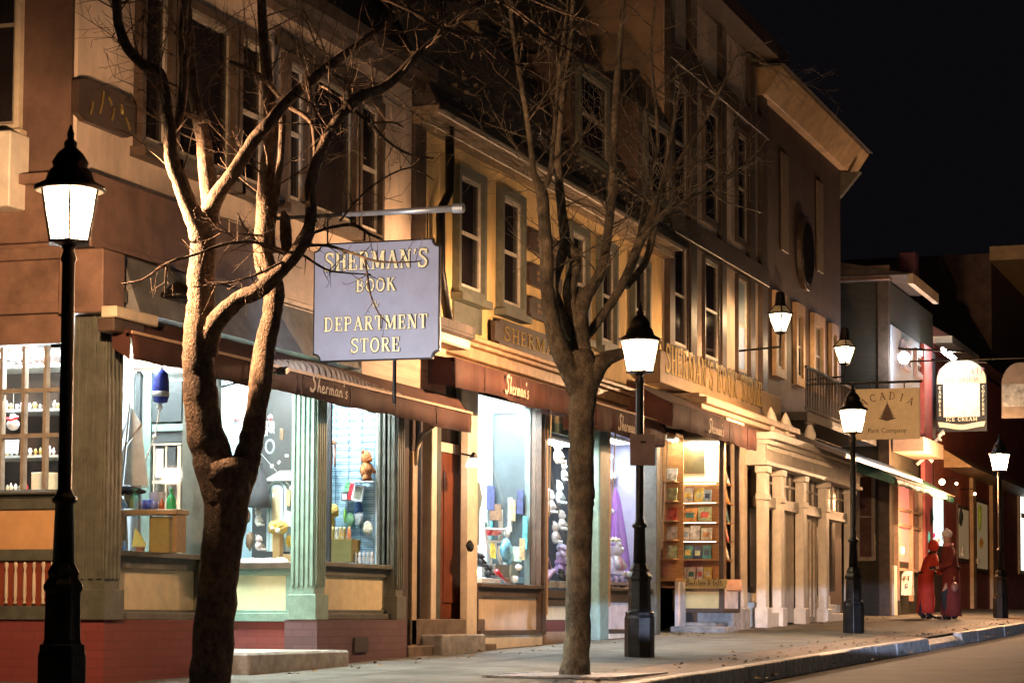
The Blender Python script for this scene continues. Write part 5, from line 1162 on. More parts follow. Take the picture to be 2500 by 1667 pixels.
# "bookstore & gifts" board and two salmon boards under the book bay
BZ = XG - .05; pz = lambda px, py: onX(px, py, BZ)
bs = thing('shop_board', pz(1715, 1425), 'long buff board with script lettering below the lit bookshelves', 'sign')
p0, p1 = pz(1664, 1436), pz(1775, 1413)
MB().box(BZ, BZ + .05, p0.y, p1.y, p0.z, p1.z).build('board', mat('buff_board', (.55, .45, .2), .6), bs, bevel=.004)
letters('Bookstore & Gifts', (BZ, (p0.y + p1.y) / 2, p0.z + .045), U, V, N, .11, INK, bs, G=SC, sp=.04, w=abs(p1.y - p0.y) * .82, bold=.8, slant=.1)
SAL = mat('salmon_board', (.62, .32, .2), .6)
for a0, a1, t, b_, lb in ((1618, 1668, 1402, 1432, 'tilted salmon board left of the script lettered board'), (1778, 1815, 1413, 1440, 'tilted salmon board right of the script lettered board')):
    q0, q1 = pz(a0, b_), pz(a1, t); s = thing('tilted_board', (q0 + q1) / 2, lb, 'board', 'salmon boards under the book bay')
    MB().prism([(BZ - .1, q0.y, q0.z), (BZ - .1, q1.y, q0.z - .0), (BZ + .08, q1.y + .06, q1.z), (BZ + .08, q0.y + .06, q1.z)], (.03, 0, -.02)).build('board', SAL, s, bevel=.004)
# gooseneck lamp hood on the fascia
gl = thing('gooseneck_lamp', onY(435, 722, 9.0), 'dark oval gooseneck lamp hood on the brown fascia left of the big tree', 'wall lamp')
c = onY(435, 724, 9.05); MB().lathe(c, [(.16, -.02), (.15, .02), (.07, .09), (.03, .12)], 16).build('hood', BLACK, gl, smooth=True)
MB().tube([c + Vector((0, 0, .1)), c + Vector((0, .1, .28)), c + Vector((0, .3, .25)), c + Vector((0, .45, .1))], .014, 6).build('arm', BLACK, gl, smooth=True)
# wall sconce by the entry
sc_ = thing('wall_sconce', onY(1158, 1128, 9.1), 'small glowing bell shaped sconce on the entry post beside the toy window', 'wall lamp')
c = onY(1156, 1128, 9.12)
MB().lathe(c, [(.085, -.05), (.08, -.01), (.05, .03), (.03, .045)], 14).build('shade', emit('sconce_glow', (1, .95, .85), 4), sc_, smooth=True)
MB().lathe(c + Vector((0, 0, .045)), [(.05, 0), (.035, .04), (.01, .07)], 10).tube([c + Vector((0, 0, .07)), c + Vector((0, .15, .1))], .012, 5).build('mount', BLACK, sc_)
ld = bpy.data.lights.new('sconce_light', 'POINT'); ld.energy = 2.2; ld.color = (1, .9, .8); ld.shadow_soft_size = .08
lo = bpy.data.objects.new('sconce_light', ld); col.objects.link(lo); lo.parent = sc_; lo.matrix_parent_inverse = wm(sc_).inverted(); lo.location = c + Vector((-.05, -.12, -.06))

# ================================================================== CAR on the road, just outside the right edge
car = thing('parked_car', (13.6, .35, gnd(13.6) - .13), 'dark saloon car on the road with its headlights on, outside the view', 'car')
CB = mat('dark_blue_car_paint', (.02, .03, .06), .25, .3); g0 = gnd(13.6) - .13; x0 = 11.6
pr_ = [(0, .35), (.05, .75), (.25, .88), (1.0, .95), (1.5, 1.38), (2.6, 1.42), (3.2, .98), (4.1, .85), (4.28, .6), (4.25, .3), (3.9, .22), (.3, .22)]
MB().prism([(x0 + a_, -.5, g0 + b_) for a_, b_ in pr_], (0, 1.7, 0)).build('body', CB, car, bevel=.06, seg=3)
MB().prism([(x0 + 1.12, -.515, g0 + .97), (x0 + 1.54, -.515, g0 + 1.32), (x0 + 2.55, -.515, g0 + 1.35), (x0 + 3.0, -.515, g0 + .98)], (0, 1.73, 0)).build('side_window', PANE, car)
for wx in (.85, 3.45):
    for wy in (-.55, 1.05):
        t_w = MB().lathe((x0 + wx, wy, g0 + .31), [(.2, 0), (.31, .03), (.31, .17), (.2, .2)], 24, axis='y').build('wheel', mat('tyre_rubber', (.02, .02, .02), .8), car, smooth=True)
        MB().lathe((x0 + wx, wy - .005, g0 + .31), [(.19, 0), (.19, .21)], 16, axis='y').build('rim', mat('rim_metal', (.4, .4, .42), .3, .8), t_w)
for hy in (-.25, .95):
    hl_ = MB().ball((x0 + 4.24, hy, g0 + .64), .05, .14, .08).build('headlight', emit('headlight_glow', (.8, .9, 1), 8), car, smooth=True)
    ld = bpy.data.lights.new('headlight_beam', 'SPOT'); ld.energy = HEAD_W; ld.color = (.55, .68, 1); ld.spot_size = R(56); ld.spot_blend = .35; ld.shadow_soft_size = .04
    lo = bpy.data.objects.new('headlight_beam', ld); col.objects.link(lo); lo.location = (x0 + 4.35, hy, g0 + .66); lo.rotation_euler = (R(90 - .1), 0, R(-90 + 14)); lo.scale = (1, .05, 1)

cols_ = [((.1, .6, .75), 'cyan'), ((.7, .1, .5), 'magenta'), ((.5, .75, .1), 'lime'), ((.75, .75, .7), 'white'), ((.02, .02, .02), 'black'), ((.7, .35, .05), 'amber')]
for k, (px, py, w_, h_, ci) in enumerate(((2272, 1262, 26, 46, 4), (2266, 1312, 8, 30, 0), (2278, 1306, 7, 12, 1), (2284, 1330, 6, 26, 2), (2290, 1318, 5, 10, 3), (2268, 1345, 8, 12, 0), (2346, 1262, 12, 40, 4), (2350, 1345, 14, 26, 3), (2392, 1262, 14, 60, 2), (2396, 1325, 16, 24, 5), (2388, 1368, 14, 16, 3))):
    cc = onY(px, py, Y5 - .14); s = FPX / (cc - EYE).dot(fw); o = thing('hanging_goods', cc, cols_[ci][1] + ' goods hung in the %s' % ('lit doorway behind the people' if px < 2300 else 'dim windows left of the farthest lamp') + ', %s' % ['topmost big one', 'left one', 'small middle one', 'tall narrow one', 'small right one', 'lowest one', 'upper left one', 'lower left one', 'tall right one', 'middle right one', 'lowest right one'][k], 'goods', 'goods in the far shops')
    MB().ball(cc, w_ / s * .9, .05, h_ / s * .5, 10, 7, .2).build('goods', mat('goods_' + cols_[ci][1], cols_[ci][0], .5), o)
for k, (px, py, e_) in enumerate(((2335, 1180, 14), (2380, 1205, 25))):
    cc = onY(px, py, Y5 - .4); o = thing('small_bulb', cc, 'tiny warm bulb under the far shop fascia, %s from the left' % ['first', 'second'][k], 'bulb', 'bulbs of the far shops')
    MB().ball(cc, .035).build('bulb', emit('tiny_bulb', (1, .55, .25), 9), o); MB().tube([cc, cc + Vector((0, 0, .12)), cc + Vector((0, .39, .12))], .01, 5).build('stem', BLACK, o)
ld = bpy.data.lights.new('shop_glow', 'POINT'); ld.energy = 300; ld.color = (1, .5, .22); ld.shadow_soft_size = .3
o = thing('canopy_lamp', onY(2300, 1180, Y5 - .7), 'warm globe lamp under the ochre fascia canopy of the red shop', 'lamp'); MB().ball(onY(2300, 1176, Y5 - .6), .07).build('globe', emit('globe_glow', (1, .6, .3), 7), o); lo = bpy.data.objects.new('shop_glow', ld); col.objects.link(lo); lo.location = onY(2330, 1200, Y5 - 1.3)
# ================================================================== TREES
def branch(mb, pts, n=10, lump=.05, sub=5):
    """pts: (px, py, depth, radius in photograph px); smoothed into a tapering limb"""
    C = [(atD(a, b_, d), r / FPX * d) for a, b_, d, r in pts]
    out, rr = [], []
    m = len(C)
    for i in range(m - 1):
        p0 = C[max(i - 1, 0)][0]; p1, r1 = C[i]; p2, r2 = C[i + 1]; p3 = C[min(i + 2, m - 1)][0]
        for k in range(sub):
            t = k / sub
            out.append(.5 * ((2 * p1) + (p2 - p0) * t + (2 * p0 - 5 * p1 + 4 * p2 - p3) * t * t + (3 * p1 - p0 - 3 * p2 + p3) * t ** 3)); rr.append(r1 + (r2 - r1) * t)
    out.append(C[-1][0]); rr.append(C[-1][1])
    if lump:
        out = [out[0]] + [p + Vector((random.uniform(-1, 1), random.uniform(-1, 1), random.uniform(-1, 1))) * rr[i + 1] * .05 for i, p in enumerate(out[1:-1])] + [out[-1]]
        rr = [r * random.uniform(.97, 1.035) for r in rr]
    mb.tube(out, rr, n, lump=lump * .5)
    return out, rr
def twig(mb, p, d, L, r, lv, wig=.35, upb=.05):
    n = max(3, int(L / .07)); pts = [p]; rr = [r]; q = Vector(p); dd = Vector(d).normalized()
    for k in range(n):
        dd = (dd + Vector((random.uniform(-1, 1), random.uniform(-1, 1), random.uniform(-1, 1))) * wig * .45 + Vector((0, 0, upb * .3))).normalized()
        q = q + dd * (L / n); pts.append(q.copy()); rr.append(max(r * (1 - .75 * (k + 1) / n), .0016))
        if lv > 0 and k > 0 and random.random() < (.62 if lv > 1 else .5):
            ax = dd.cross(Vector((random.uniform(-1, 1), random.uniform(-1, 1), random.uniform(-1, 1)))).normalized()
            nd = (dd * math.cos(.8) + ax * math.sin(.8)).normalized()
            twig(mb, q.copy(), nd, L * random.uniform(.3, .55) * (1 - .4 * k / n), rr[-1] * .7, lv - 1, wig, upb)
    mb.tube(pts, rr, 4 if r > .006 else 3, cap=False)
def twigs_along(mb, out, rr, a, b_, cnt, L, r, lv=2, upb=.1, bias=None):
    m = len(out)
    for k in range(cnt):
        i = int((a + (b_ - a) * random.random()) * (m - 2)); p = out[i]; t = (out[i + 1] - out[i]).normalized()
        ax = t.cross(Vector((random.uniform(-1, 1), random.uniform(-1, 1), random.uniform(-1, 1)))).normalized()
        d = (t * .55 + ax).normalized()
        if bias: d = (d + Vector(bias)).normalized()
        twig(mb, p, d, L * random.uniform(.5, 1.2), min(r, rr[i] * .6), lv, upb=upb)
D1 = 15.35
t1 = thing('bare_tree', Vector((atD(512, 1667, D1).x, atD(512, 1667, D1).y, gnd(14, 6.9))), 'large bare many limbed tree beside the nearest lamp, its limbs lit warm from the left', 'tree', 'bare street trees')
mb = MB(); tw = MB()
base = atD(507, 1760, D1)
branch(mb, [(503, 1810, D1, 64), (506, 1730, D1, 57), (512, 1667, D1, 51), (526, 1500, D1, 50), (538, 1360, D1, 49), (550, 1270, D1, 53), (554, 1190, D1, 56), (548, 1140, D1, 58)], n=18, lump=.03)
L_, r_ = branch(mb, [(552, 1230, D1, 52), (520, 1120, D1, 50), (497, 1030, D1, 44), (488, 940, D1, 42), (484, 870, D1, 39), (488, 800, D1, 38), (492, 720, D1, 34), (492, 650, D1, 33), (497, 600, D1 - .02, 31), (487, 556, D1 - .05, 30), (462, 505, D1 - .1, 22), (440, 446, D1 - .15, 20), (420, 393, D1 - .2, 18), (416, 330, D1 - .2, 16), (408, 270, D1 - .2, 14), (400, 210, D1 - .1, 13)], n=16, lump=.045)
A_, ra = branch(mb, [(400, 210, D1 - .1, 12), (390, 178, D1, 12), (350, 158, D1 + .1, 13), (310, 115, D1 + .2, 13), (290, 60, D1 + .3, 12), (284, 0, D1 + .4, 12), (280, -80, D1 + .5, 10)], n=10)
B_, rb = branch(mb, [(418, 350, D1 - .2, 11), (440, 275, D1 - .1, 12), (449, 180, D1, 11), (446, 80, D1, 10), (455, -40, D1, 9)], n=10)
C_, rc = branch(mb, [(492, 600, D1, 28), (507, 540, D1 + .05, 26), (514, 490, D1 + .1, 23), (505, 420, D1 + .15, 21), (498, 350, D1 + .2, 19), (488, 300, D1 + .2, 17), (472, 225, D1 + .25, 14), (464, 120, D1 + .3, 12), (455, -30, D1 + .3, 11)], n=12)
E_, re = branch(mb, [(500, 545, D1 + .05, 22), (528, 480, D1, 21), (556, 440, D1 - .05, 18), (586, 398, D1 - .1, 17), (622, 340, D1 - .1, 16), (660, 296, D1 - .1, 15), (700, 248, D1, 14), (750, 205, D1 + .1, 13), (800, 165, D1 + .2, 12), (850, 128, D1 + .3, 10), (930, 70, D1 + .4, 8), (1020, 0, D1 + .5, 7)], n=12)
F_, rf = branch(mb, [(565, 1200, D1 + .05, 50), (596, 1140, D1 + .1, 36), (612, 1085, D1 + .15, 30), (626, 1000, D1 + .2, 26), (636, 930, D1 + .25, 29), (646, 850, D1 + .3, 26), (664, 770, D1 + .3, 24), (668, 710, D1 + .3, 27), (650, 655, D1 + .3, 26), (640, 600, D1 + .3, 22), (645, 530, D1 + .3, 21), (650, 450, D1 + .3, 22), (655, 390, D1 + .3, 19), (664, 320, D1 + .35, 17), (656, 235, D1 + .4, 15), (645, 110, D1 + .5, 13), (636, -30, D1 + .5, 11)], n=14)
G_, rg = branch(mb, [(502, 860, D1, 30), (518, 800, D1 - .05, 27), (548, 762, D1 - .1, 24), (590, 728, D1 - .12, 20), (632, 710, D1 - .15, 20), (668, 678, D1 - .15, 19), (700, 645, D1 - .15, 17), (728, 610, D1 - .1, 18), (750, 570, D1 - .05, 16), (760, 520, D1, 14), (757, 464, D1, 14), (764, 425, D1, 14), (776, 390, D1, 13), (800, 330, D1, 13), (834, 280, D1, 13), (878, 238, D1 + .05, 14), (921, 222, D1 + .1, 12), (968, 190, D1 + .15, 12), (1012, 143, D1 + .2, 11), (1064, 98, D1 + .25, 10), (1100, 66, D1 + .3, 9), (1154, 20, D1 + .35, 8), (1210, 0, D1 + .4, 6), (1290, -12, D1 + .5, 5)], n=12)
H_, rh = branch(mb, [(668, 610, D1 + .1, 8), (664, 560, D1 + .1, 8), (676, 464, D1 + .05, 9), (686, 380, D1, 8), (690, 290, D1, 9), (685, 250, D1, 8)], n=8)
I_, ri = branch(mb, [(712, 640, D1, 12), (700, 600, D1 + .05, 14), (697, 560, D1 + .1, 15), (695, 532, D1 + .1, 12), (690, 515, D1 + .1, 4)], n=10)
J_, rj = branch(mb, [(770, 395, D1 + .05, 5), (760, 300, D1 + .2, 6), (700, 255, D1 + .25, 7), (640, 190, D1 + .3, 7), (560, 150, D1 + .3, 5)], n=7)
# small lit limbs
def tb(pts, cnt=8, L=.25, lv=1):
    o, r = branch(tw, pts, n=5, lump=.0, sub=3); twigs_along(tw, o, r, .1, 1, cnt, L, .005, lv); return o, r
tb([(715, 625, D1, 5), (660, 600, D1 - .3, 4), (600, 590, D1 - .5, 4), (542, 598, D1 - .6, 4), (478, 621, D1 - .6, 3.5), (408, 643, D1 - .6, 3), (350, 682, D1 - .6, 2.2), (297, 693, D1 - .6, 1.6)], 16, .25, 2)
tb([(408, 643, D1 - .6, 3), (404, 675, D1 - .6, 2.2), (402, 715, D1 - .6, 1.6)], 4, .15)
tb([(720, 620, D1, 4), (640, 665, D1 - .4, 3), (560, 690, D1 - .6, 2.5), (470, 700, D1 - .7, 1.8)], 12, .25, 2)
tb([(640, 575, D1 - .2, 3.5), (560, 570, D1 - .4, 2.5), (520, 560, D1 - .5, 2)], 8, .22, 2)
tb([(700, 620, D1, 5), (640, 600, D1 + .1, 4), (600, 560, D1, 3), (580, 520, D1, 2)], 10, .3, 2)
tb([(740, 600, D1, 4), (800, 600, D1 - .1, 4), (860, 618, D1 - .2, 3.5), (920, 638, D1 - .3, 3), (1000, 640, D1 - .4, 2), (1030, 636, D1 - .4, 1.5)], 8, .22)
tb([(890, 628, D1 - .25, 3), (897, 670, D1 - .3, 2.8), (905, 720, D1 - .3, 2.4), (925, 765, D1 - .3, 2), (948, 790, D1 - .3, 1.6)], 6, .16)
tb([(730, 615, D1, 4), (790, 655, D1 - .1, 3), (830, 665, D1 - .1, 2.2), (905, 670, D1 - .2, 1.6)], 7, .2)
tb([(716, 600, D1 - .1, 4), (730, 585, D1 - .1, 3.5), (790, 560, D1, 4), (860, 548, D1, 5), (900, 570, D1, 4), (935, 585, D1, 3)], 8, .2)
tb([(780, 205, D1 + .1, 5), (835, 240, D1, 5), (870, 275, D1 - .1, 5), (905, 300, D1 - .2, 4), (930, 330, D1 - .3, 4), (960, 355, D1 - .3, 3), (1000, 378, D1 - .4, 2.5), (1060, 387, D1 - .4, 2)], 10, .3, 2)
tb([(905, 300, D1 - .2, 3), (960, 300, D1 - .3, 2.5), (985, 312, D1 - .3, 1.8)], 4, .18)
tb([(830, 540, D1, 3), (880, 480, D1 + .1, 2.5), (930, 440, D1 + .1, 2.5), (1000, 410, D1 + .2, 2), (1060, 440, D1 + .2, 1.4)], 12, .35, 2)
tb([(720, 230, D1, 3), (770, 260, D1 - .1, 2.5), (800, 275, D1 - .1, 2)], 4, .2)
tb([(890, -20, D1 + .2, 5), (1000, 25, D1, 4.5), (1075, 67, D1, 4), (1150, 82, D1, 3), (1200, 88, D1, 2)], 9, .35, 2)
tb([(970, -10, D1 + .2, 4), (1020, 40, D1, 4), (1075, 67, D1, 4), (1130, 85, D1, 3), (1190, 95, D1, 3), (1240, 145, D1, 3), (1300, 175, D1, 2.5), (1340, 200, D1, 1.5)], 12, .35, 2)
tb([(1210, 0, D1 + .3, 4), (1260, 30, D1 + .2, 3.5), (1330, 90, D1 + .1, 3), (1400, 130, D1, 2.5), (1440, 190, D1, 1.6)], 12, .4, 2)
tb([(1280, -8, D1 + .4, 3.5), (1370, 30, D1 + .4, 3), (1460, 60, D1 + .4, 2.5), (1500, 110, D1 + .4, 1.5)], 10, .4, 2)
for o, r, a, b_, c, L in ((A_, ra, .2, 1, 26, .8), (B_, rb, .3, 1, 14, .7), (C_, rc, .5, 1, 16, .7), (E_, re, .45, 1, 34, .9), (F_, rf, .65, 1, 18, .7), (G_, rg, .55, 1, 44, .8), (J_, rj, 0, 1, 16, .6), (L_, r_, .75, 1, 8, .5)):
    twigs_along(tw, o, r, a, b_, int(c * .7), L, .0065, 2)
mb.build('trunk', BARK, t1, smooth=True); tw.build('twigs', BARK, t1, smooth=True)

D2 = 20.8
t2 = thing('bare_tree', Vector((atD(1405, 1650, D2).x, atD(1405, 1650, D2).y, gnd(19.8, 6.4))), 'bare tree with a straight mottled trunk before the window of white soft toys', 'tree', 'bare street trees')
mb = MB(); tw = MB()
branch(mb, [(1405, 1672, D2, 46), (1402, 1645, D2, 40), (1407, 1600, D2, 33), (1412, 1500, D2, 31), (1413, 1380, D2, 31), (1417, 1250, D2, 31), (1420, 1200, D2, 33), (1419, 1100, D2, 30), (1421, 1000, D2, 32), (1425, 950, D2, 34), (1422, 900, D2, 38), (1418, 870, D2, 34)], n=18, lump=.035)
K_, rk = branch(mb, [(1415, 950, D2, 30), (1390, 900, D2 - .05, 26), (1362, 840, D2 - .1, 23), (1345, 770, D2 - .15, 19), (1336, 700, D2 - .2, 17), (1334, 620, D2 - .2, 17), (1329, 540, D2 - .2, 15), (1324, 478, D2 - .2, 15), (1318, 455, D2 - .2, 13), (1304, 425, D2 - .2, 8), (1297, 370, D2 - .2, 7), (1285, 280, D2 - .2, 6.5), (1268, 180, D2 - .2, 6), (1250, 60, D2, 5), (1240, -30, D2, 4)], n=12)
M_, rm = branch(mb, [(1322, 465, D2 - .2, 8), (1340, 438, D2 - .2, 7), (1347, 385, D2 - .2, 6), (1356, 290, D2 - .1, 6), (1365, 180, D2, 5), (1380, 60, D2, 4), (1390, -30, D2, 3)], n=8)
O_, ro = branch(mb, [(1418, 930, D2 + .05, 26), (1398, 860, D2 + .1, 15), (1380, 790, D2 + .1, 13), (1362, 740, D2 + .1, 13), (1352, 700, D2 + .1, 12), (1366, 640, D2 + .1, 14), (1380, 595, D2 + .1, 14), (1373, 525, D2 + .1, 12), (1366, 455, D2 + .1, 11), (1362, 385, D2 + .1, 9), (1368, 280, D2 + .1, 8), (1388, 150, D2 + .2, 7), (1400, -20, D2 + .2, 5)], n=10)
Q_, rq = branch(mb, [(1428, 930, D2 + .05, 28), (1422, 850, D2 + .1, 22), (1416, 780, D2 + .1, 21), (1425, 728, D2 + .1, 20), (1447, 700, D2 + .15, 15), (1470, 655, D2 + .2, 13), (1480, 600, D2 + .25, 12), (1486, 550, D2 + .3, 11), (1494, 480, D2 + .3, 11), (1499, 390, D2 + .3, 10), (1502, 280, D2 + .4, 9), (1510, 150, D2 + .5, 8), (1525, -20, D2 + .6, 6)], n=10)
Q2, rq2 = branch(mb, [(1416, 800, D2 + .1, 20), (1390, 720, D2 + .1, 17), (1405, 640, D2 + .1, 15), (1380, 590, D2 + .1, 13)], n=10)
S_, rs = branch(mb, [(1430, 950, D2, 30), (1455, 900, D2, 26), (1478, 878, D2, 20), (1500, 868, D2, 16), (1522, 862, D2, 12)], n=12)
U_, ru = branch(mb, [(1425, 830, D2 + .2, 12), (1470, 770, D2 + .25, 11), (1506, 718, D2 + .3, 11), (1540, 650, D2 + .4, 11), (1562, 590, D2 + .5, 12), (1585, 545, D2 + .6, 11), (1600, 500, D2 + .7, 9), (1605, 475, D2 + .7, 6), (1637, 423, D2 + .8, 5.5), (1675, 367, D2 + .9, 5), (1724, 289, D2 + 1, 4.2), (1752, 233, D2 + 1, 3.6), (1781, 177, D2 + 1, 3), (1802, 135, D2 + 1, 2.5), (1886, 100, D2 + 1, 1.8)], n=8)
V_, rv = branch(mb, [(1562, 590, D2 + .5, 9), (1610, 530, D2 + .5, 8), (1654, 500, D2 + .5, 5), (1724, 465, D2 + .5, 4.5), (1798, 416, D2 + .6, 3.6), (1851, 370, D2 + .7, 2.6), (1872, 340, D2 + .7, 1.6)], n=7)
W_, rw = branch(mb, [(1735, 462, D2 + .5, 3), (1765, 490, D2 + .5, 2.6), (1810, 505, D2 + .5, 2.2), (1865, 520, D2 + .5, 1.6)], n=5)
X_, rx_ = branch(mb, [(1530, 700, D2 + .6, 9), (1575, 640, D2 + .8, 9), (1596, 560, D2 + .9, 9), (1610, 480, D2 + .9, 7), (1622, 420, D2 + .9, 6), (1640, 330, D2 + .9, 5), (1655, 240, D2 + .9, 4), (1668, 180, D2 + .9, 3)], n=7)
Y_, ry_ = branch(mb, [(1560, 600, D2 + .8, 9), (1575, 500, D2 + .9, 8), (1590, 420, D2 + .9, 6), (1606, 345, D2 + .9, 5), (1600, 250, D2 + .9, 4), (1590, 120, D2 + .9, 3.5), (1600, 0, D2 + .9, 3)], n=7)
for o, r, a, b_, c, L, lv in ((K_, rk, .3, 1, 34, .9, 3), (M_, rm, .2, 1, 14, .8, 2), (O_, ro, .4, 1, 24, .9, 3), (Q_, rq, .3, 1, 34, 1.0, 3), (U_, ru, .3, 1, 40, 1.0, 3), (V_, rv, .2, 1, 22, .8, 2), (X_, rx_, .2, 1, 24, .9, 2), (Y_, ry_, .3, 1, 24, .9, 2)):
    twigs_along(tw, o, r, a, b_, int(c * .55), L, .008, min(lv, 2))
mb.build('trunk', BARK2, t2, smooth=True); tw.build('twigs', BARK2, t2, smooth=True)
# iron grate plate round the second tree, with loose leaves
gt = thing('tree_grate', (t2.location.x, t2.location.y, gnd(19.8, 6.4)), 'square iron and stone surround at the foot of the mottled tree', 'tree grate')
gx, gy, gg = t2.location.x, t2.location.y, gnd(t2.location.x, t2.location.y)
mb = MB()
for k in range(12): mb.box(gx - .75 + k * .13, gx - .66 + k * .13, gy - .55, gy + .55, gg + .0, gg + .014)
mb.box(gx - .78, gx + .9, gy - .6, gy - .551, gg, gg + .02); mb.box(gx - .78, gx + .9, gy + .551, gy + .6, gg, gg + .02); mb.build('bars', mat('worn_grate', (.3, .3, .32), .4, .3, noise=.3, scale=12, bump=.4), gt)

# ================================================================== WEEDS at the wall foot
GRS = mat('dry_grass', (.09, .10, .03), .9, noise=.3)
def tuft(px, py, Y, n, s, label):
    p = onY(px, py, Y); z = gnd(p.x, Y); o = thing('grass_tuft', (p.x, Y, z), label, 'weed'); mb = MB()
    for k in range(n):
        a = random.uniform(0, 6.28); r = random.uniform(0, s * 1.2); b0 = Vector((p.x + r * math.cos(a) * 2, Y + r * math.sin(a), z - .02)); h = s * random.uniform(.5, 1.3)
        t = b0 + Vector((random.uniform(-.5, .5) * s, random.uniform(-.5, .5) * s, h)); mb.quad(b0, b0 + Vector((.012, .004, 0)), t)
    mb.build('blades', GRS, o)
tuft(770, 1630, 9.0, 160, .14, 'yellowish grass tuft at the end of the stone step by the purple brick')
tuft(1660, 1530, 9.0, 200, .1, 'green weeds at the foot of the bookshelf bay beside the white steps')
tuft(1455, 1545, 9.05, 90, .06, 'small weeds along the wall foot right of the mottled tree')
# ================================================================== DISPLAY GOODS
def cm(name, c, rough=.6, **k): return mat(name, c, rough, noise=k.pop('noise', .08), scale=k.pop('scale', 14), **k)
WH = cm('white_plush', (.8, .8, .8), .9, bump=.5, bscale=120); PUR = cm('lilac_plush', (.42, .3, .6), .9, bump=.5, bscale=120); BLK = cm('black_plush', (.02, .02, .022), .9, bump=.4)
CINN = cm('cinnamon_plush', (.42, .14, .04), .9, bump=.5, bscale=100); YEL = cm('straw_pompom', (.6, .42, .1), .95, bump=.8, bscale=90)
BLUE = cm('cobalt_paint', (.02, .04, .3), .35); WPL = cm('white_gloss', (.8, .8, .8), .35); REDP = cm('red_gloss', (.55, .03, .04), .35); SAIL = cm('sail_cloth', (.62, .64, .58), .7)
GRN = cm('bottle_green', (.05, .4, .16), .15); AMB = cm('amber_glass', (.3, .08, .02), .15); TANC = cm('kraft_box', (.24, .2, .06), .7); WD2 = cm('old_pine', (.26, .17, .07), .6); SKYB = cm('sky_blue', (.25, .5, .75), .5)
ROPE = cm('white_rope', (.75, .75, .7), .8); DRY = cm('charcoal_cloth', (.045, .045, .055), .9); PALEB = cm('pale_blue_wood', (.4, .58, .66), .6); NAVY = cm('navy_cover', (.03, .04, .12), .4)
SHIRT = cm('grey_green_cotton', (.35, .42, .36), .9)
def Tn(name, c, label, cat, grp=None): return thing(name, c, label, cat, grp)
Yp = lambda px, py, Y: onY(px, py, Y)
sc = lambda p: FPX / (p - EYE).dot(fw)          # pixels per metre at p
def plush(name, px, py, Y, wpx, hpx, m, label, grp=None, pt=None, ears=True, sit=True, m2=None):
    """seated or hanging soft toy: body, head, muzzle, ears, arms, legs, all one skin"""
    c = pt if pt is not None else Yp(px, py, Y); s = sc(c); w, h = wpx / s, hpx / s
    o = Tn(name, c, label, 'soft toy', grp); mb = MB()
    mb.ball(c + Vector((0, 0, -.18 * h)), .36 * w, .3 * w, .3 * h, 14, 10, .03); hd = c + Vector((0, 0, .24 * h))
    mb.ball(hd, .3 * w, .28 * w, .23 * h, 14, 10, .03); mb.ball(hd + Vector((-.06 * w, -.24 * w, -.05 * h)), .13 * w, .13 * w, .09 * h, 10, 8)
    for a in (-1, 1):
        if ears: mb.ball(hd + Vector((a * .2 * w, .02, .2 * h)), .1 * w, .06 * w, .09 * h, 8, 6)
        mb.tube([c + Vector((a * .25 * w, -.05 * w, .02 * h)), c + Vector((a * .42 * w, -.18 * w, -.14 * h)), c + Vector((a * .4 * w, -.3 * w, -.24 * h))], [.1 * w, .11 * w, .09 * w], 8)
        mb.tube([c + Vector((a * .18 * w, -.05 * w, -.34 * h)), c + Vector((a * .3 * w, (-.3 if sit else -.05) * w, (-.4 if sit else -.46) * h)), c + Vector((a * .33 * w, (-.5 if sit else -.08) * w, (-.38 if sit else -.5) * h))], [.13 * w, .12 * w, .12 * w], 8)
    mb.build('body', m, o, smooth=True)
    mb = MB()
    for a in (-1, 1): mb.ball(hd + Vector((a * .1 * w - .06 * w, -.27 * w, .05 * h)), .022 * w)
    mb.ball(hd + Vector((-.06 * w, -.37 * w, -.03 * h)), .035 * w); mb.build('eyes_and_nose', BLK, o)
    if m2: MB().ball(c + Vector((-.02, -.2 * w, -.2 * h)), .24 * w, .14 * w, .2 * h).build('belly', m2, o, smooth=True)
    return o
# ---- window A: sailing boat, float, carpenter's bench with bottles (planes facing the camera)
def Ap(px, py, dx): return onX(px, py, XC + dx)
def aplate(pts, dx, th, m, name, parent):
    P = [Ap(a, b_, dx) for a, b_ in pts]; P = [Vector((XC + dx, p.y, p.z)) for p in P]; return MB().prism(P, (th, 0, 0)).build(name, m, parent)
DA = 1.05
o = Tn('model_sailboat', Ap(305, 1215, DA), 'model sailing boat with two pale grey sails and a black hull in the corner window', 'model boat')
hp = [Ap(258, 1190, DA), Ap(285, 1196, DA), Ap(320, 1199, DA), Ap(356, 1200, DA)]
MB().tube(hp, [.006, .04, .045, .012], 12).build('hull', BLK, o, smooth=True)
MB().tube([Ap(296, 1196, DA), Ap(317, 984, DA)], .008, 6).build('mast', WD2, o)
MB().tube([Ap(299, 1188, DA), Ap(362, 1188, DA)], .005, 5).build('boom', WD2, o)
MB().tube([Ap(308, 1085, DA), Ap(347, 1034, DA)], .006, 5).build('gaff', WD2, o)
aplate([(302, 1184), (311, 1088), (346, 1038), (352, 1100), (363, 1185)], DA + .01, .003, SAIL, 'main_sail', o); aplate([(312, 1082), (319, 990), (345, 1034)], DA + .012, .003, SAIL, 'top_sail', o)
aplate([(274, 1184), (298, 1180), (305, 1080), (290, 1130)], DA - .01, .003, SAIL, 'staysail', o); aplate([(262, 1162), (276, 1150), (316, 1012), (285, 1085)], DA - .025, .003, SAIL, 'jib', o)
MB().tube([Ap(318, 990, DA), Ap(258, 1188, DA)], .0025, 4).build('fore_stay', ROPE, o); MB().tube([Ap(318, 990, DA), Ap(356, 1197, DA)], .0025, 4).build('back_stay', ROPE, o)
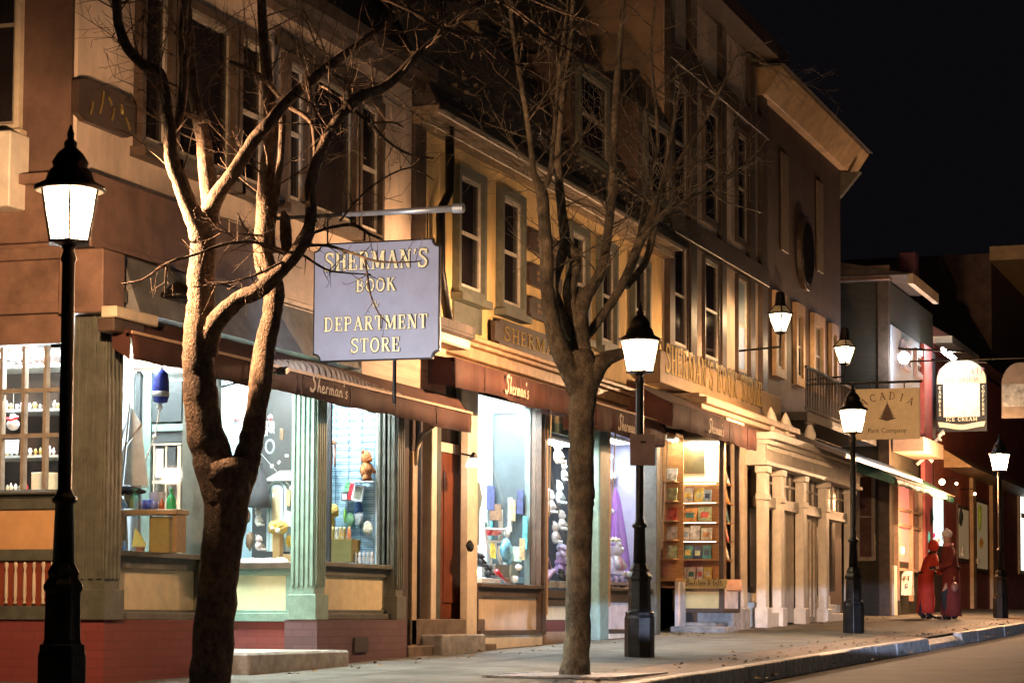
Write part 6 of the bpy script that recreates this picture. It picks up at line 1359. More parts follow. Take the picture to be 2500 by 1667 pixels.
q_ = Ap(315, 1240, DA); MB().box(XC + DA - .03, XC + DA + .03, q_.y - .03, q_.y + .03, q_.z, hp[2].z - .02).build('stand', WD2, o)
o = Tn('hanging_pennant', Ap(290, 1060, .97), 'thin line with a small blue and yellow pennant beside the model boat', 'pennant')
MB().tube([Ap(287, 900, .97), Ap(298, 1030, .97)], .004, 5).build('line', ROPE, o)
aplate([(290, 1052), (298, 1050), (292, 1092), (283, 1092)], .97, .004, BLUE, 'blue_cloth', o); aplate([(282, 1092), (288, 1092), (286, 1112), (279, 1110)], .97, .004, cm('yellow_gloss', (.8, .65, .05)), 'yellow_cloth', o)
c = Ap(393, 943, 1.25); s = sc(c)
o = Tn('lobster_float', c, 'hanging cobalt blue float with a white band on a rope', 'float')
w = 20 / s; h = 42 / s
MB().lathe(c, [(w * .2, -h), (w * .8, -h * .92), (w, -h * .6), (w, h * .3), (w * .85, h * .72), (w * .5, h * .95), (w * .1, h)], 18).build('body', BLUE, o, smooth=True)
MB().lathe(c, [(w * 1.03, -h * .62), (w * 1.03, -h * .3)], 18).build('band', WPL, o, smooth=True)
MB().tube([c + Vector((0, 0, h)), c + Vector((0, 0, h + .25))], .014, 6).build('upper_rope', ROPE, o); MB().tube([c + Vector((0, 0, -h)), Ap(378, 1066, 1.25), Ap(362, 1105, 1.25), Ap(348, 1145, 1.25)], .007, 6).ball(Ap(378, 1066, 1.25), .022).ball(c + Vector((-.02, 0, -h - .03)), .028).build('lower_rope', ROPE, o)
DB = .98
ztb = Ap(350, 1243, DB).z; y0b, y1b = Ap(262, 1250, DB).y, Ap(432, 1250, DB).y
o = Tn('wooden_bench', (XC + DB, (y0b + y1b) / 2, zw0), 'small worn wooden bench holding bottles and tins in the corner window', 'bench')
MB().box(XC + DB, XC + DB + .22, y1b, y0b, ztb - .045, ztb).build('seat', WD2, o, bevel=.006)
q0 = Ap(272, 1300, DB).y; MB().prism([(XC + DB + .02, q0 + .01, zw0 + .001), (XC + DB + .02, q0 - .06, zw0 + .001), (XC + DB + .02, q0 - .04, ztb - .046), (XC + DB + .02, q0 + .05, ztb - .046)], (.17, 0, 0)).build('leg', WD2, o)
MB().box(XC + DB + .02, XC + DB + .19, y1b + .01, y1b + .05, zw0 + .001, ztb - .046).build('leg', WD2, o)
def asmall(name, px, py, r, prof, dx, m, label, cat):
    c = Ap(px, py, dx); c.z = ztb + .001 if py < 1270 else zw0 + .001; s = sc(c); o = Tn(name, c, label, cat)
    MB().lathe(c, [(a * r / s, b_ * r / s) for a, b_ in prof], 14).build('body', m, o, smooth=True); return o
BOT = [(.95, 0), (1, .1), (1, 2), (.8, 2.6), (.35, 3.1), (.3, 4), (.4, 4.02), (.4, 4.3)]
asmall('paint_tin', 360, 1241, 14, [(1, 0), (1, 1.7), (.9, 1.75)], DB + .14, BLUE, 'wide cobalt tin on the bench, left of the striped can', 'tin')
asmall('tin_can', 377, 1247, 10, [(1, 0), (1, 1.9), (.9, 1.95)], DB + .05, cm('blue_white_can', (.12, .16, .42), .3), 'smaller blue and white can on the bench', 'tin')
asmall('bottle', 395, 1248, 7, BOT[:6], DB + .06, AMB, 'little amber bottle on the bench between the can and the green bottle', 'bottle')
asmall('bottle', 418, 1250, 12, BOT, DB + .1, GRN, 'green glass bottle at the right end of the bench', 'bottle')
asmall('white_bucket', 384, 1240, 21, [(.8, 0), (1, 2.1), (1.04, 2.15)], DB + .27, cm('frosted_white', (.6, .66, .75), .4), 'pale white bucket standing behind the tins on the bench', 'bucket').location
q0, q1 = Ap(364, 1300, DB + .06).y, Ap(428, 1300, DB + .06).y
o = Tn('cardboard_box', (XC + DB + .1, (q0 + q1) / 2, zw0), 'olive brown carton pushed under the right half of the bench', 'box'); MB().box(XC + DB + .06, XC + DB + .18, q1 + .06, q0, zw0 + .001, ztb - .06).build('carton', TANC, o, bevel=.003)
o = asmall('paper_cup', 343, 1300, 14, [(.7, 0), (1, 2)], DB + .08, cm('pink_cup', (.7, .25, .25), .5), 'pink and white cup under the bench beside the carton', 'cup')
asmall('glass_bauble', 304, 1333, 7, [(.3, 0), (1, .8), (.7, 2), (.3, 4)], DB - .1, SKYB, 'tiny blue glass bottle on the window floor left of the yellow papers', 'bottle')
o = Tn('folded_papers', Ap(338, 1330, DB), 'yellow green folded papers leaning under the bench', 'papers'); aplate([(322, 1334), (330, 1290), (345, 1310), (356, 1334)], DB - .01, .02, cm('lime_paper', (.7, .75, .25)), 'sheets', o)
o = Tn('tilted_print', Ap(290, 1210, .9), 'pale blue print leaning behind the hull of the model boat', 'print'); aplate([(262, 1240), (280, 1190), (312, 1235), (300, 1243)], .96, .01, cm('pale_blue_print', (.4, .55, .7)), 'sheet', o)
# the glazed side of the display, seen from inside: green post, door with lites, white end post
XR = XA1 - XC + .02
def gp(a, c_, t, b_, m, name, dx=0): 
    p0, p1 = Ap(a, b_, XR + dx), Ap(c_, t, XR + dx); return MB().box(XC + XR + dx, XC + XR + dx + .03, p0.y, p1.y, max(p0.z, zw0), p1.z).build(name, m, b1)
SLD = cm('slate_dark', (.05, .06, .06))
gp(258, 470, 905, 1345, cm('dim_entry_grey', (.2, .23, .21), .7), 'inner_back', .06)
gp(345, 370, 905, 1345, GREEN, 'inner_post', -.02); gp(326, 343, 905, 1345, SLD, 'inner_panel'); gp(292, 324, 896, 1345, cm('ice_white', (.6, .68, .74)), 'inner_white_post', -.03)
gp(325, 446, 893, 904, TRIM, 'inner_head', -.04)
gp(371, 444, 930, 1030, SLD, 'inner_pane'); gp(371, 446, 1034, 1052, GREEN, 'inner_rail', -.02); gp(371, 446, 1053, 1080, SLD, 'inner_panel')
for a, c_ in ((371, 378), (400, 408), (430, 442)): gp(a, c_, 1088, 1345, CREAM, 'inner_stile', -.02)
gp(371, 442, 1081, 1087, CREAM, 'inner_rail', -.021); gp(371, 442, 1172, 1180, CREAM, 'inner_rail', -.021); gp(409, 429, 1090, 1170, SLD, 'inner_panel', -.01); gp(379, 399, 1095, 1165, cm('notice_white', (.55, .53, .48)), 'inner_notice', -.012)
gp(446, 462, 872, 1345, WPL, 'inner_white_post', -.03)
# ---- window B (faces the camera)
def Xp(px, py, dx=.4): return onX(px, py, XBr + dx)
def bxo(name, px0, px1, pt, pb, dx, m, label, cat, th=.1, bevel=.004):
    a, b_ = Xp(px0, pb, dx), Xp(px1, pt, dx); o = Tn(name, (a + b_) / 2, label, cat); MB().box(XBr + dx, XBr + dx + th, a.y, b_.y, a.z, b_.z).build('body', m, o, bevel=bevel); return o
c0, c1 = Xp(650, 1345, .45), Xp(700, 1172, .45); ymn = (c0.y + c1.y) / 2; hw = (c0.y - c1.y) / 2
o = Tn('birdhouse', (c0 + c1) / 2, 'tall pale blue arched birdhouse with a white gabled top in the recessed window', 'birdhouse')
for k, (f, m, zz) in enumerate(((1, PALEB, 0), (.74, NAVY, .004), (.66, PALEB, .008), (.4, cm('sand_panel', (.5, .45, .3)), .012))):
    P = [(XBr + .45 - zz, ymn + hw * f, c0.z), (XBr + .45 - zz, ymn - hw * f, c0.z)] + [(XBr + .45 - zz, ymn - hw * f * math.cos(R(a)), c1.z - hw + hw * f * math.sin(R(a)) * 1.0) for a in range(0, 181, 15)]
    MB().prism(P, (.15 if k == 0 else .0035, 0, 0)).build(['box', 'arch_line', 'arch_field', 'front_panel'][k], m, o)
r0, r1 = Xp(642, 1173, .38), Xp(716, 1148, .38)
MB().prism([(XBr + .38, r0.y, r0.z), (XBr + .38, r1.y, r0.z), (XBr + .38, r1.y, r1.z), (XBr + .38, (r0.y + r1.y) / 2 - .02, r1.z)], (.3, 0, 0)).build('roof', WPL, o)
c = Xp(679, 1287, .28); s = sc(c)
o = Tn('pompom_figure', c, 'straw yellow pompom headed figure with two white eyes on a wooden block', 'ornament')
MB().ball(c, 25 / s, 25 / s, 18 / s, 16, 12, .1).build('head', YEL, o); MB().ball(c + Vector((-23 / s, .02, -.01)), .02).ball(c + Vector((-23 / s, -.04, -.035)), .026).build('eyes', WPL, o)
MB().box(c.x - .04, c.x + .04, c.y - .04, c.y + .04, zs + .001, c.z - 14 / s).build('block', WD2, o, bevel=.005)
o = Tn('charcoal_witch_dress', Xp(635, 1180, .3), 'hanging charcoal cloth figure between the trunk and the birdhouse', 'ornament')
c = Xp(635, 1130, .3); h = c.z - Xp(635, 1238, .3).z
MB().lathe(c - Vector((0, 0, h)), [(.12, 0), (.1, h * .3), (.06, h * .7), (.025, h * .95), (.03, h)], 14).build('skirt', DRY, o, smooth=True)
MB().tube([c, c + Vector((0, 0, .25))], .003, 4).build('thread', ROPE, o)
def neck(px, py0, py1, w, label, ring=True):
    a = Xp(px - w, py0, .2); o = Tn('crystal_hanging', a, label, 'ornament'); mb = MB(); q0, q1 = Xp(px - w, py0, .2), Xp(px + w, py0, .2); mb.tube([q0, q1], .004, 5)
    for k in range(6):
        t = k / 5; p = q0.lerp(q1, t); L = (q0.z - Xp(px, py1, .2).z) * random.uniform(.6, 1)
        mb.tube([p - Vector((0, 0, L * j / 8)) + Vector((random.uniform(-.006, .006),) * 3) for j in range(9)], [random.uniform(.003, .008) for _ in range(9)], 5)
    mb.build('strands', WPL, o)
    if ring:
        c = Xp(px + 4, py1 + 22, .2); mb = MB(); P = [c + Vector((0, .045 * math.cos(R(a)), .065 * math.sin(R(a)))) for a in range(0, 361, 24)]; mb.tube(P, .009, 6); mb.build('ring', PALEB, o, smooth=True)
neck(655, 1030, 1068, 13, 'hanging crystal strands with an oval ring in the recessed window'); neck(552, 1024, 1050, 7, 'short crystal strands seen in the fork of the big tree', False)
plush('small_plush', 0, 0, 0, 26, 46, WH, 'little white plush hanging low beside the charcoal figure', pt=Xp(630, 1262, .35)); plush('small_plush', 0, 0, 0, 30, 40, cm('pink_grey_plush', (.5, .42, .42), .9), 'pinkish grey plush sitting on the white fur by the trunk', pt=Xp(632, 1325, .3))
o = Tn('fur_rug', Xp(630, 1360, .2), 'white fur piled on the floor of the recessed window', 'fur'); mb = MB()
for k in range(14): p = Xp(596 + k * 7, 1368, .12 + random.random() * .3); mb.ball((p.x, p.y, zs + .01), .08, .08, .05, 10, 7, .15)
mb.build('pile', WH, o, smooth=True)
small('perfume_bottle', (699, 1352, 6, BOT, 9.6), AMB, 'perfume bottle', 'bottle') if False else None
o = bxo('gift_carton', 690, 712, 1352, 1372, .15, WD2, 'small honey wooden box at the right corner of the recessed window', 'box', .08)
for k, (a, b_) in enumerate(((545, 1060), (556, 1066), (573, 1063), (628, 1140), (664, 1137), (681, 1128), (672, 1185), (620, 1168), (710, 1220))):
    pass
mb = MB(); o = Tn('paper_stars', Xp(660, 1150, .5), 'scattered white paper tags hung on the dark back of the recessed window', 'decoration')
for a, b_ in ((545, 1060), (556, 1066), (573, 1063), (664, 1137), (681, 1128), (700, 1112), (622, 1168), (636, 1140), (640, 1230), (668, 1208), (710, 1190)):
    p = Xp(a, b_, .32); th_ = random.uniform(0, 3); u = Vector((0, math.cos(th_), math.sin(th_))) * .018; v = Vector((0, -math.sin(th_), math.cos(th_))) * .012; mb.obox(p, u, v, (.002, 0, 0))
mb.tube([Xp(545, 1060, .33), Xp(640, 1110, .33), Xp(710, 1190, .33)], .0015, 3)
mb.build('tags', WPL, o)
# ---- window C (items in planes facing the camera)
DX = XC1 - .02
def Cp(px, py, X=None): return onX(px, py, X or DX)
gw = Tn('wire_grid', Cp(860, 1200, XC1 + .04), 'blue black wire display grid on the ice blue wall of the third window', 'display rack'); mb = MB()
gx_ = XC1 + .045; ya_g, yb_g = onX(788, 1200, gx_).y, onX(914, 1200, gx_).y
k = zC0 + .03
while k < zc - .02: mb.tube([(gx_, ya_g, k), (gx_, yb_g, k)], .0035, 4); mb.tube([(gx_, ya_g, k + .02), (gx_, yb_g, k + .02)], .0035, 4); k += .075
for px in (820, 851, 882, 914): y = onX(px, 1200, gx_).y; mb.tube([(gx_ - .006, y, zC0 + .02), (gx_ - .006, y, zc)], .004, 4)
mb.build('wires', cm('steel_blue_wire', (.05, .13, .2), .4), gw)
p0, p1 = Cp(931, 1370, XC1 + .03), Cp(918, 990, XC1 + .03); MB().box(XC1 + .02, XC1 + .055, p0.y, p0.y + .06, zC0, zc).build('inner_white_post', WPL, b1)
plush('cinnamon_bear', 0, 0, 0, 50, 74, CINN, 'cinnamon brown soft bear standing against the wire grid', sit=False, pt=Cp(894, 1135, DX - .08))
o = Tn('small_shelf', Cp(895, 1175), 'little white bracket shelf under the cinnamon bear', 'shelf'); p = Cp(893, 1174, DX - .08); MB().box(DX - .16, DX + .05, p.y - .12, p.y + .12, p.z - .015, p.z - .003).build('board', WPL, o)
def cbox(name, a, c_, t, b_, X, dd, m, label, cat):
    p0, p1 = Cp(a, b_, X), Cp(c_, t, X); o = Tn(name, (p0 + p1) / 2, label, cat); MB().box(X, X + dd, p0.y, p1.y, p0.z, p1.z).build('body', m, o, bevel=.003); return o, p0, p1
o, p0, p1 = cbox('ornament_box', 833, 864, 1200, 1222, DX - .06, .07, cm('brown_gift_box', (.14, .08, .05)), 'brown and white ornament box under a tiny green tree', 'box')
for k in range(2): y = p0.y + (p1.y - p0.y) * (.1 + .5 * k); MB().box(DX - .064, DX - .0605, y, y + (p1.y - p0.y) * .32, p0.z + .015, p1.z - .02).build('label_patch', WPL, o)
o = Tn('tiny_tree', Cp(850, 1200), 'tiny green ornament tree above the brown and white box', 'ornament'); c = Cp(849, 1199, DX - .03); MB().lathe(c, [(.05, 0), (.03, .04), (.04, .045), (.02, .08), (.028, .085), (.004, .13)], 9).build('cone', cm('leaf_green', (.08, .35, .12)), o)
p0, p1 = Cp(868, 1224), Cp(896, 1184)
o = Tn('picture_frame', (p0 + p1) / 2, 'tilted white picture frame with a red edge leaning on the wire grid', 'picture frame')
cc_ = (p0 + p1) / 2; uy = Vector((0, -.97, -.22)); uz = Vector((0, -.22, .97)); hw_ = abs(p1.y - p0.y) / 2 * .95; hh_ = (p1.z - p0.z) / 2
MB().obox(cc_ + Vector((-.08, 0, 0)), uy * hw_, (.012, 0, 0), uz * hh_).build('frame', WPL, o); MB().obox(cc_ - Vector((.094, 0, 0)), uy * hw_ * .7, (.0015, 0, 0), uz * hh_ * .75).build('picture', cm('drab_picture', (.3, .28, .2)), o)
MB().obox(cc_ - uy * (hw_ + .025) + Vector((-.06, 0, 0)), uy * .03, (.01, 0, 0), uz * hh_).build('red_card', REDP, o)
c = Cp(808, 1248, DX - .3); s = sc(c)
o = Tn('pompom_figure', c, 'straw yellow pompom figure behind gold trinkets at the left of the third window', 'ornament'); MB().ball(c, 20 / s, 20 / s, 19 / s, 16, 12, .1).build('head', YEL, o); MB().lathe(c - Vector((0, 0, .22)), [(.04, 0), (.045, .12), (.03, .18)], 12).build('body', YEL, o)
XK_ = DX - .5
o, p0, p1 = cbox('cardboard_box', 808, 858, 1315, 1372, XK_, .25, TANC, 'square kraft carton carrying the gold trinkets in the third window', 'box'); ztk = p1.z
TR = [cm('brass_trinket', (.7, .5, .15), .3, metal=.6), cm('orange_flower', (.8, .25, .08)), cm('clear_trinket', (.7, .72, .72), .2), cm('cream_trinket', (.75, .68, .5))]
nmz = ['brass figurine', 'orange flower ornament', 'clear glass figurine', 'cream figurine']
ordw = ['first', 'second', 'third', 'fourth', 'fifth', 'sixth', 'seventh', 'eighth', 'ninth', 'tenth']
for k, (a, ti) in enumerate(((812, 0), (821, 3), (831, 0), (841, 0), (852, 1))):
    c = Cp(a, 1314, XK_ + .06 + .08 * (k % 2)); c.z = ztk + .001; o = Tn('figurine', c, nmz[ti] + ', ' + ordw[k] + ' from the left on top of the kraft carton', 'figurine', 'trinkets on the kraft carton')
    r = .026; MB().lathe(c, [(r, 0), (r * .6, .02), (r * .9, .05 + .01 * k % .03), (r * .5, .08), (r * .7, .1), (.004, .13)], 9).build('body', TR[ti], o, smooth=True)
for k in range(5):
    c = Cp(868 + k * 10, 1370, DX - .4); c.z = zC0 + .001; o = Tn('figurine', c, 'clear glass figurine, ' + ordw[k] + ' in the row right of the kraft carton', 'figurine', 'glass trinkets on the window floor')
    r = .022; MB().lathe(c, [(r, 0), (r * .4, .02), (r, .06), (r * .5, .09), (r * .8, .11), (.004, .14)], 8).build('body', TR[2], o, smooth=True)
for k, (a, b_, m_, lb) in enumerate(((855, 1268, cm('moss_bag', (.12, .25, .12)), 'moss green ornament hung low on the wire grid'), (842, 1258, cm('lime_card', (.3, .6, .1)), 'narrow lime card hung on the wire grid'), (876, 1262, TR[2], 'clear glass bird hung low on the wire grid'), (898, 1288, TR[3], 'cream ornament hung at the right of the wire grid'), (874, 1240, cm('blue_ribbon', (.05, .1, .25)), 'dark blue ribbon ornament under the picture frame'))):
    c = Cp(a, b_, DX); o = Tn('hung_ornament', c, lb, 'ornament', 'ornaments on the wire grid'); MB().ball(c, .03, .05 if k != 1 else .015, .07, 10, 7, .15).build('ornament', m_, o)
o = Tn('wind_chime', Cp(806, 1100, DX - .2), 'copper coloured wind chime behind the green column', 'wind chime'); mb = MB(); c = Cp(806, 1085, DX - .2); mb.lathe(c, [(.07, 0), (.08, .02), (.03, .05)], 12)
for k in range(5): mb.tube([c + Vector((.05 * math.cos(k * 1.25), .05 * math.sin(k * 1.25), 0)), c + Vector((.05 * math.cos(k * 1.25), .05 * math.sin(k * 1.25), -.2 - .03 * (k % 3)))], .01, 6)
mb.tube([c + Vector((0, 0, .05)), c + Vector((0, 0, .3))], .002, 4); mb.build('tubes', cm('copper_tube', (.45, .2, .1), .35, metal=.5), o, smooth=True)
def small(name, pts, m, label, cat, smooth=True):
    px, py, r, prof, Y = pts; c = Yp(px, py, Y); s = sc(c); o = Tn(name, c, label, cat)
    MB().lathe(c, [(a * r / s, b_ * r / s) for a, b_ in prof], 14).build('body', m, o, smooth=smooth); return o
def ybox(name, a, c_, t, b_, Y, d, m, label, cat):
    p0, p1 = Yp(a, b_, Y), Yp(c_, b_, Y); z1 = Yp(a, t, Y).z; o = Tn(name, ((p0.x + p1.x) / 2, Y, p0.z), label, cat); MB().box(p0.x, p1.x, Y, Y + d, p0.z, z1).build('body', m, o, bevel=.003); return o, p0, p1, z1
def plate(pts, Y, th, m, name, parent, bulge=0):
    P = [Yp(a, b_, Y) for a, b_ in pts]; P = [Vector((p.x, Y, p.z)) for p in P]; return MB().prism(P, (0, th, 0)).build(name, m, parent)
# ---- window D
YT = YW + .3
o = Tn('white_rack', Yp(1215, 1380, YT), 'white slatted toy rack leaning open in the beach toy window', 'rack'); mb = MB()
for a, b_ in (((1183, 1290), (1198, 1376)), ((1233, 1292), (1254, 1374)), ((1208, 1322), (1222, 1376))): mb.tube([Yp(*a, YT), Yp(*b_, YT)], .014, 6)
for a, b_ in (((1181, 1290), (1235, 1292)), ((1190, 1321), (1240, 1322))): mb.tube([Yp(*a, YT - .01), Yp(*b_, YT - .01)], .016, 6); mb.tube([Yp(*a, YT + .15), Yp(*b_, YT + .15)], .016, 6)
mb.build('frame', WPL, o)
o = Tn('beach_bag', Yp(1236, 1345, YT), 'sky blue and white inflated bag on the white rack', 'bag'); mb = MB(); c = Yp(1236, 1342, YT - .06); mb.ball(c, .16, .06, .14, 14, 10, .08); mb.ball(c + Vector((.1, 0, -.08)), .1, .05, .1, 12, 8, .08); mb.build('bag', cm('sky_vinyl', (.2, .5, .8), .25, noise=.35, scale=9), o, smooth=True)
for k, (a, m, lb) in enumerate(((1194, REDP, 'left red toy pail on the top of the white rack'), (1209, cm('coral_pail', (.75, .2, .15), .4), 'right coral toy pail on the top of the white rack'))):
    c = Yp(a, 1306, YT + .03); o = Tn('toy_pail', c, lb, 'pail', 'toy pails'); MB().lathe(c, [(.035, 0), (.05, .07), (.055, .075)], 14).build('pail', m, o, smooth=True)
for k, (a, m, lb) in enumerate(((1186, cm('dark_green_toy', (.05, .12, .08)), 'dark green toy paddle upright at the back of the rack'), (1200, cm('aqua_toy', (.1, .5, .6)), 'aqua toy paddle upright at the back of the rack'))):
    c = Yp(a, 1282, YT + .12); o = Tn('toy_paddle', c, lb, 'toy', 'toy paddles'); MB().ball(c, .04, .012, .05).tube([c, c - Vector((-.02, 0, .2))], .01, 5).build('paddle', m, o, smooth=True)
o, p0, p1, z1 = ybox('wicker_basket', 1210, 1244, 1376, 1408, YT - .1, .18, cm('grey_wicker', (.2, .19, .16), .8, bump=.6), 'grey wicker basket in front of the white rack', 'basket')
o, p0, p1, z1 = ybox('printed_tote', 1247, 1281, 1372, 1406, YT - .08, .1, cm('mint_canvas', (.6, .68, .6)), 'pale mint tote bag with a small dark print beside the basket', 'bag')
MB().ball(((p0.x + p1.x) / 2 + .02, YT - .085, (p0.z + z1) / 2), .06, .006, .03, 10, 6, .3).build('print', cm('olive_print', (.15, .2, .1)), o)
o, p0, p1, z1 = ybox('flat_white_box', 1176, 1223, 1410, 1421, YT - .2, .2, WPL, 'flat white box on the floor of the beach toy window', 'box')
o, p0, p1, z1 = ybox('blue_book', 1264, 1281, 1408, 1422, YT - .15, .04, SKYB, 'small blue picture book at the right of the beach toy window', 'book')
for a, b_, w_, lb in ((1173, 1366, 34, 'round black curly soft toy at the left of the beach toy window'), (1192, 1394, 36, 'lower black curly soft toy behind the flat white box')): 
    plush('black_plush', a, b_, YT - .05, w_, 36, BLK, lb, grp='black soft toys')
o = Tn('red_bottle', Yp(1225, 1405, YT - .22), 'tilted red toy bat lying by the wicker basket', 'toy'); MB().tube([Yp(1212, 1394, YT - .22), Yp(1226, 1408, YT - .22), Yp(1236, 1420, YT - .22)], [.03, .02, .012], 8).build('bat', REDP, o, smooth=True)
small('small_snow_globe', (1167, 1404, 7, [(.7, 0), (.9, .5), (1, 1.2), (.6, 2), (.05, 2.3)], YT - .2), emit('amber_night_light', (1, .6, .2), 4), 'little glowing amber night light in the left corner of the toy window', 'night light')
o = Tn('hanging_shirt', Yp(1166, 1210, YT), 'grey green shirt hanging at the left wall of the toy window', 'shirt'); plate([(1158, 1175), (1172, 1178), (1178, 1215), (1174, 1240), (1172, 1226), (1170, 1330), (1158, 1330)], YW + .12, .05, SHIRT, 'cloth', o)
o = Tn('black_wreath', Yp(1148, 1332, 9.1), 'small black tangled ornament fixed to the pale corner post', 'ornament'); mb = MB(); c = Yp(1147, 1332, 9.24); mb.ball(c, .045, .04, .06, 12, 9, .25); mb.build('ornament', BLK, o)
DDc = [('tan', (.4, .3, .16)), ('navy', (.03, .04, .12)), ('rose', (.55, .18, .2)), ('mint', (.4, .6, .5)), ('white', (.75, .75, .72)), ('yellow', (.75, .55, .08)), ('brown', (.15, .08, .04)), ('aqua', (.1, .45, .5))]
XI2 = XD_1 - .05
for k, (px, py, w_, h_, sh, ci) in enumerate(((1204, 1340, 7, 22, 0, 5), (1222, 1350, 6, 16, 0, 0), (1238, 1300, 8, 12, 1, 4), (1262, 1352, 12, 18, 0, 3), (1275, 1340, 7, 26, 0, 0), (1266, 1385, 9, 8, 1, 4), (1256, 1413, 10, 9, 1, 4), (1240, 1416, 9, 7, 0, 6), (1198, 1215, 10, 30, 0, 1), (1210, 1250, 14, 20, 0, 6), (1250, 1245, 9, 26, 0, 0), (1270, 1225, 8, 30, 0, 1), (1282, 1300, 6, 40, 0, 7), (1215, 1298, 9, 7, 1, 2))):
    X_ = XI2 - (.25 if py > 1320 else .04); p0, p1 = onX(px - w_, py + h_, X_), onX(px + w_, py - h_, X_); pm = (p0 + p1) / 2
    o = Tn('shop_goods', pm, DDc[ci][0] + ' item, %s counted from the left edge of the white rack in the toy window' % (ordw + ['eleventh', 'twelfth', 'thirteenth', 'fourteenth'])[k], 'goods', 'goods in the toy window'); mm = cm('goods_' + DDc[ci][0], DDc[ci][1], .6, noise=.3, scale=18)
    if sh: MB().ball(pm, .04, abs(p0.y - p1.y) / 2, (p1.z - p0.z) / 2, 12, 8, .12).build('item', mm, o, smooth=True)
    else: MB().obox(pm, (.015, .004, 0), (0, abs(p0.y - p1.y) / 2, .006), (.006, 0, (p1.z - p0.z) / 2)).build('item', mm, o, bevel=.004)
for k, (px, py, w_, h_, sh, ci) in enumerate(((522, 1010, 6, 14, 1, 4), (534, 1040, 5, 20, 0, 6), (580, 1020, 8, 10, 1, 2), (590, 1095, 9, 10, 0, 0), (604, 1150, 5, 14, 0, 4), (612, 1205, 7, 16, 1, 1), (603, 1260, 8, 16, 1, 6), (610, 1320, 9, 22, 1, 6), (648, 1185, 5, 6, 0, 4), (704, 1215, 6, 20, 0, 0), (702, 1265, 9, 18, 0, 4), (706, 1320, 7, 14, 1, 5), (660, 1020, 5, 8, 1, 2), (688, 1060, 5, 14, 0, 6), (627, 1100, 6, 10, 1, 0), (697, 1160, 8, 8, 0, 5))):
    p0, p1 = Xp(px - w_, py + h_, .42), Xp(px + w_, py - h_, .42); pm = (p0 + p1) / 2
    o = Tn('display_item', pm, DDc[ci][0] + ' display item, %s of those hung or stacked round the birdhouse' % (ordw + ['eleventh', 'twelfth', 'thirteenth', 'fourteenth', 'fifteenth', 'sixteenth'])[k], 'goods', 'goods round the birdhouse'); mm = cm('goods_' + DDc[ci][0], DDc[ci][1], .6, noise=.3, scale=18)
    if sh: MB().ball(pm, .04, abs(p0.y - p1.y) / 2, (p1.z - p0.z) / 2, 10, 7, .2).build('item', mm, o, smooth=True)
    else: MB().obox(pm, (.015, .004, 0), (0, abs(p0.y - p1.y) / 2, .01), (.006, 0, (p1.z - p0.z) / 2)).build('item', mm, o, bevel=.004)
# ---- window E (white plush ladder on black)
YP_ = YW + .28
pl = [(1362, 1103, 36, 62, cm('tan_white_plush', (.6, .5, .42), .9), 'tan and white soft toy, topmost of the chain on black cloth'), (1377, 1150, 24, 54, WH, 'white soft toy second from the top, half behind the trunk'), (1366, 1203, 32, 62, cm('icy_plush', (.6, .72, .76), .9), 'icy grey soft toy in the middle of the chain'), (1345, 1225, 30, 62, WH, 'white soft toy left of the icy one'),
      (1372, 1270, 30, 52, WH, 'white soft toy with a pink patch in the lower chain'), (1356, 1300, 30, 56, WH, 'lowest white soft toy of the chain on black cloth'), (1371, 1347, 46, 44, cm('pale_lilac_plush', (.55, .5, .72), .9), 'pale lilac soft toy with a rosy band above the purple bear'), (1367, 1382, 50, 42, PUR, 'purple soft bear by the candy cane'), ]
for a, b_, w_, h_, m, lb in pl: plush('soft_toy', a, b_, YP_, w_, h_, m, lb, grp='soft toys on black cloth')
plush('black_plush', 1370, 1402, YP_ - .1, 30, 30, BLK, 'black soft toy on the floor in front of the purple bear')
o = Tn('toy_cane', Yp(1340, 1380, YP_ - .1), 'thin pink hooked cane left of the purple bear', 'cane'); MB().tube([Yp(1331, 1364, YP_ - .12), Yp(1334, 1359, YP_ - .12), Yp(1339, 1361, YP_ - .12), Yp(1348, 1392, YP_ - .12)], .009, 6).build('cane', cm('pink_gloss', (.7, .4, .4), .4), o, smooth=True)
o = Tn('plush_snake', Yp(1340, 1405, YP_ - .12), 'pinkish lilac soft snake curving on the floor of the black window', 'soft toy'); MB().tube([Yp(1332, 1428, YP_ - .15), Yp(1334, 1412, YP_ - .15), Yp(1342, 1398, YP_ - .12), Yp(1352, 1392, YP_ - .1)], [.02, .045, .045, .03], 10).build('body', cm('pinkish_lilac', (.5, .36, .52), .9), o, smooth=True)
o, p0, p1, z1 = ybox('puzzle_box', 1348, 1383, 1417, 1434, YP_ - .2, .1, cm('white_orange_box', (.68, .66, .6), noise=.4, scale=5), 'flat white and orange box at the foot of the soft toys', 'box')
# ---- window F
YQ = YW + .42
def cloud(px, py, w_, h_, lb):
    c = Yp(px, py, YQ + .1); s = sc(c); o = Tn('cotton_cloud', c, lb, 'cloud decoration', 'cotton clouds'); mb = MB()
    for k in range(7): mb.ball(c + Vector((random.uniform(-.8, .8) * w_ / s * 1.6, random.uniform(-.03, .03), random.uniform(-.35, .35) * h_ / s)), w_ / s * 1.0, .07, h_ / s * .55, 10, 7, .12)
    mb.tube([c, c + Vector((0, 0, .25))], .0015, 3); mb.build('cloud', WH, o, smooth=True)
for a in ((1484, 1118, 8, 12, 'upper left cotton cloud in the lavender window'), (1528, 1134, 14, 10, 'upper right cotton cloud beside the lamp shaft'), (1492, 1162, 13, 16, 'big left cotton cloud above the tulle'), (1536, 1213, 15, 14, 'cotton cloud just right of the tulle peak'), (1488, 1248, 9, 12, 'cotton cloud behind the left edge of the tulle')): cloud(*a)
c = Yp(1508, 1190, YQ); bt = Yp(1516, 1397, YQ)
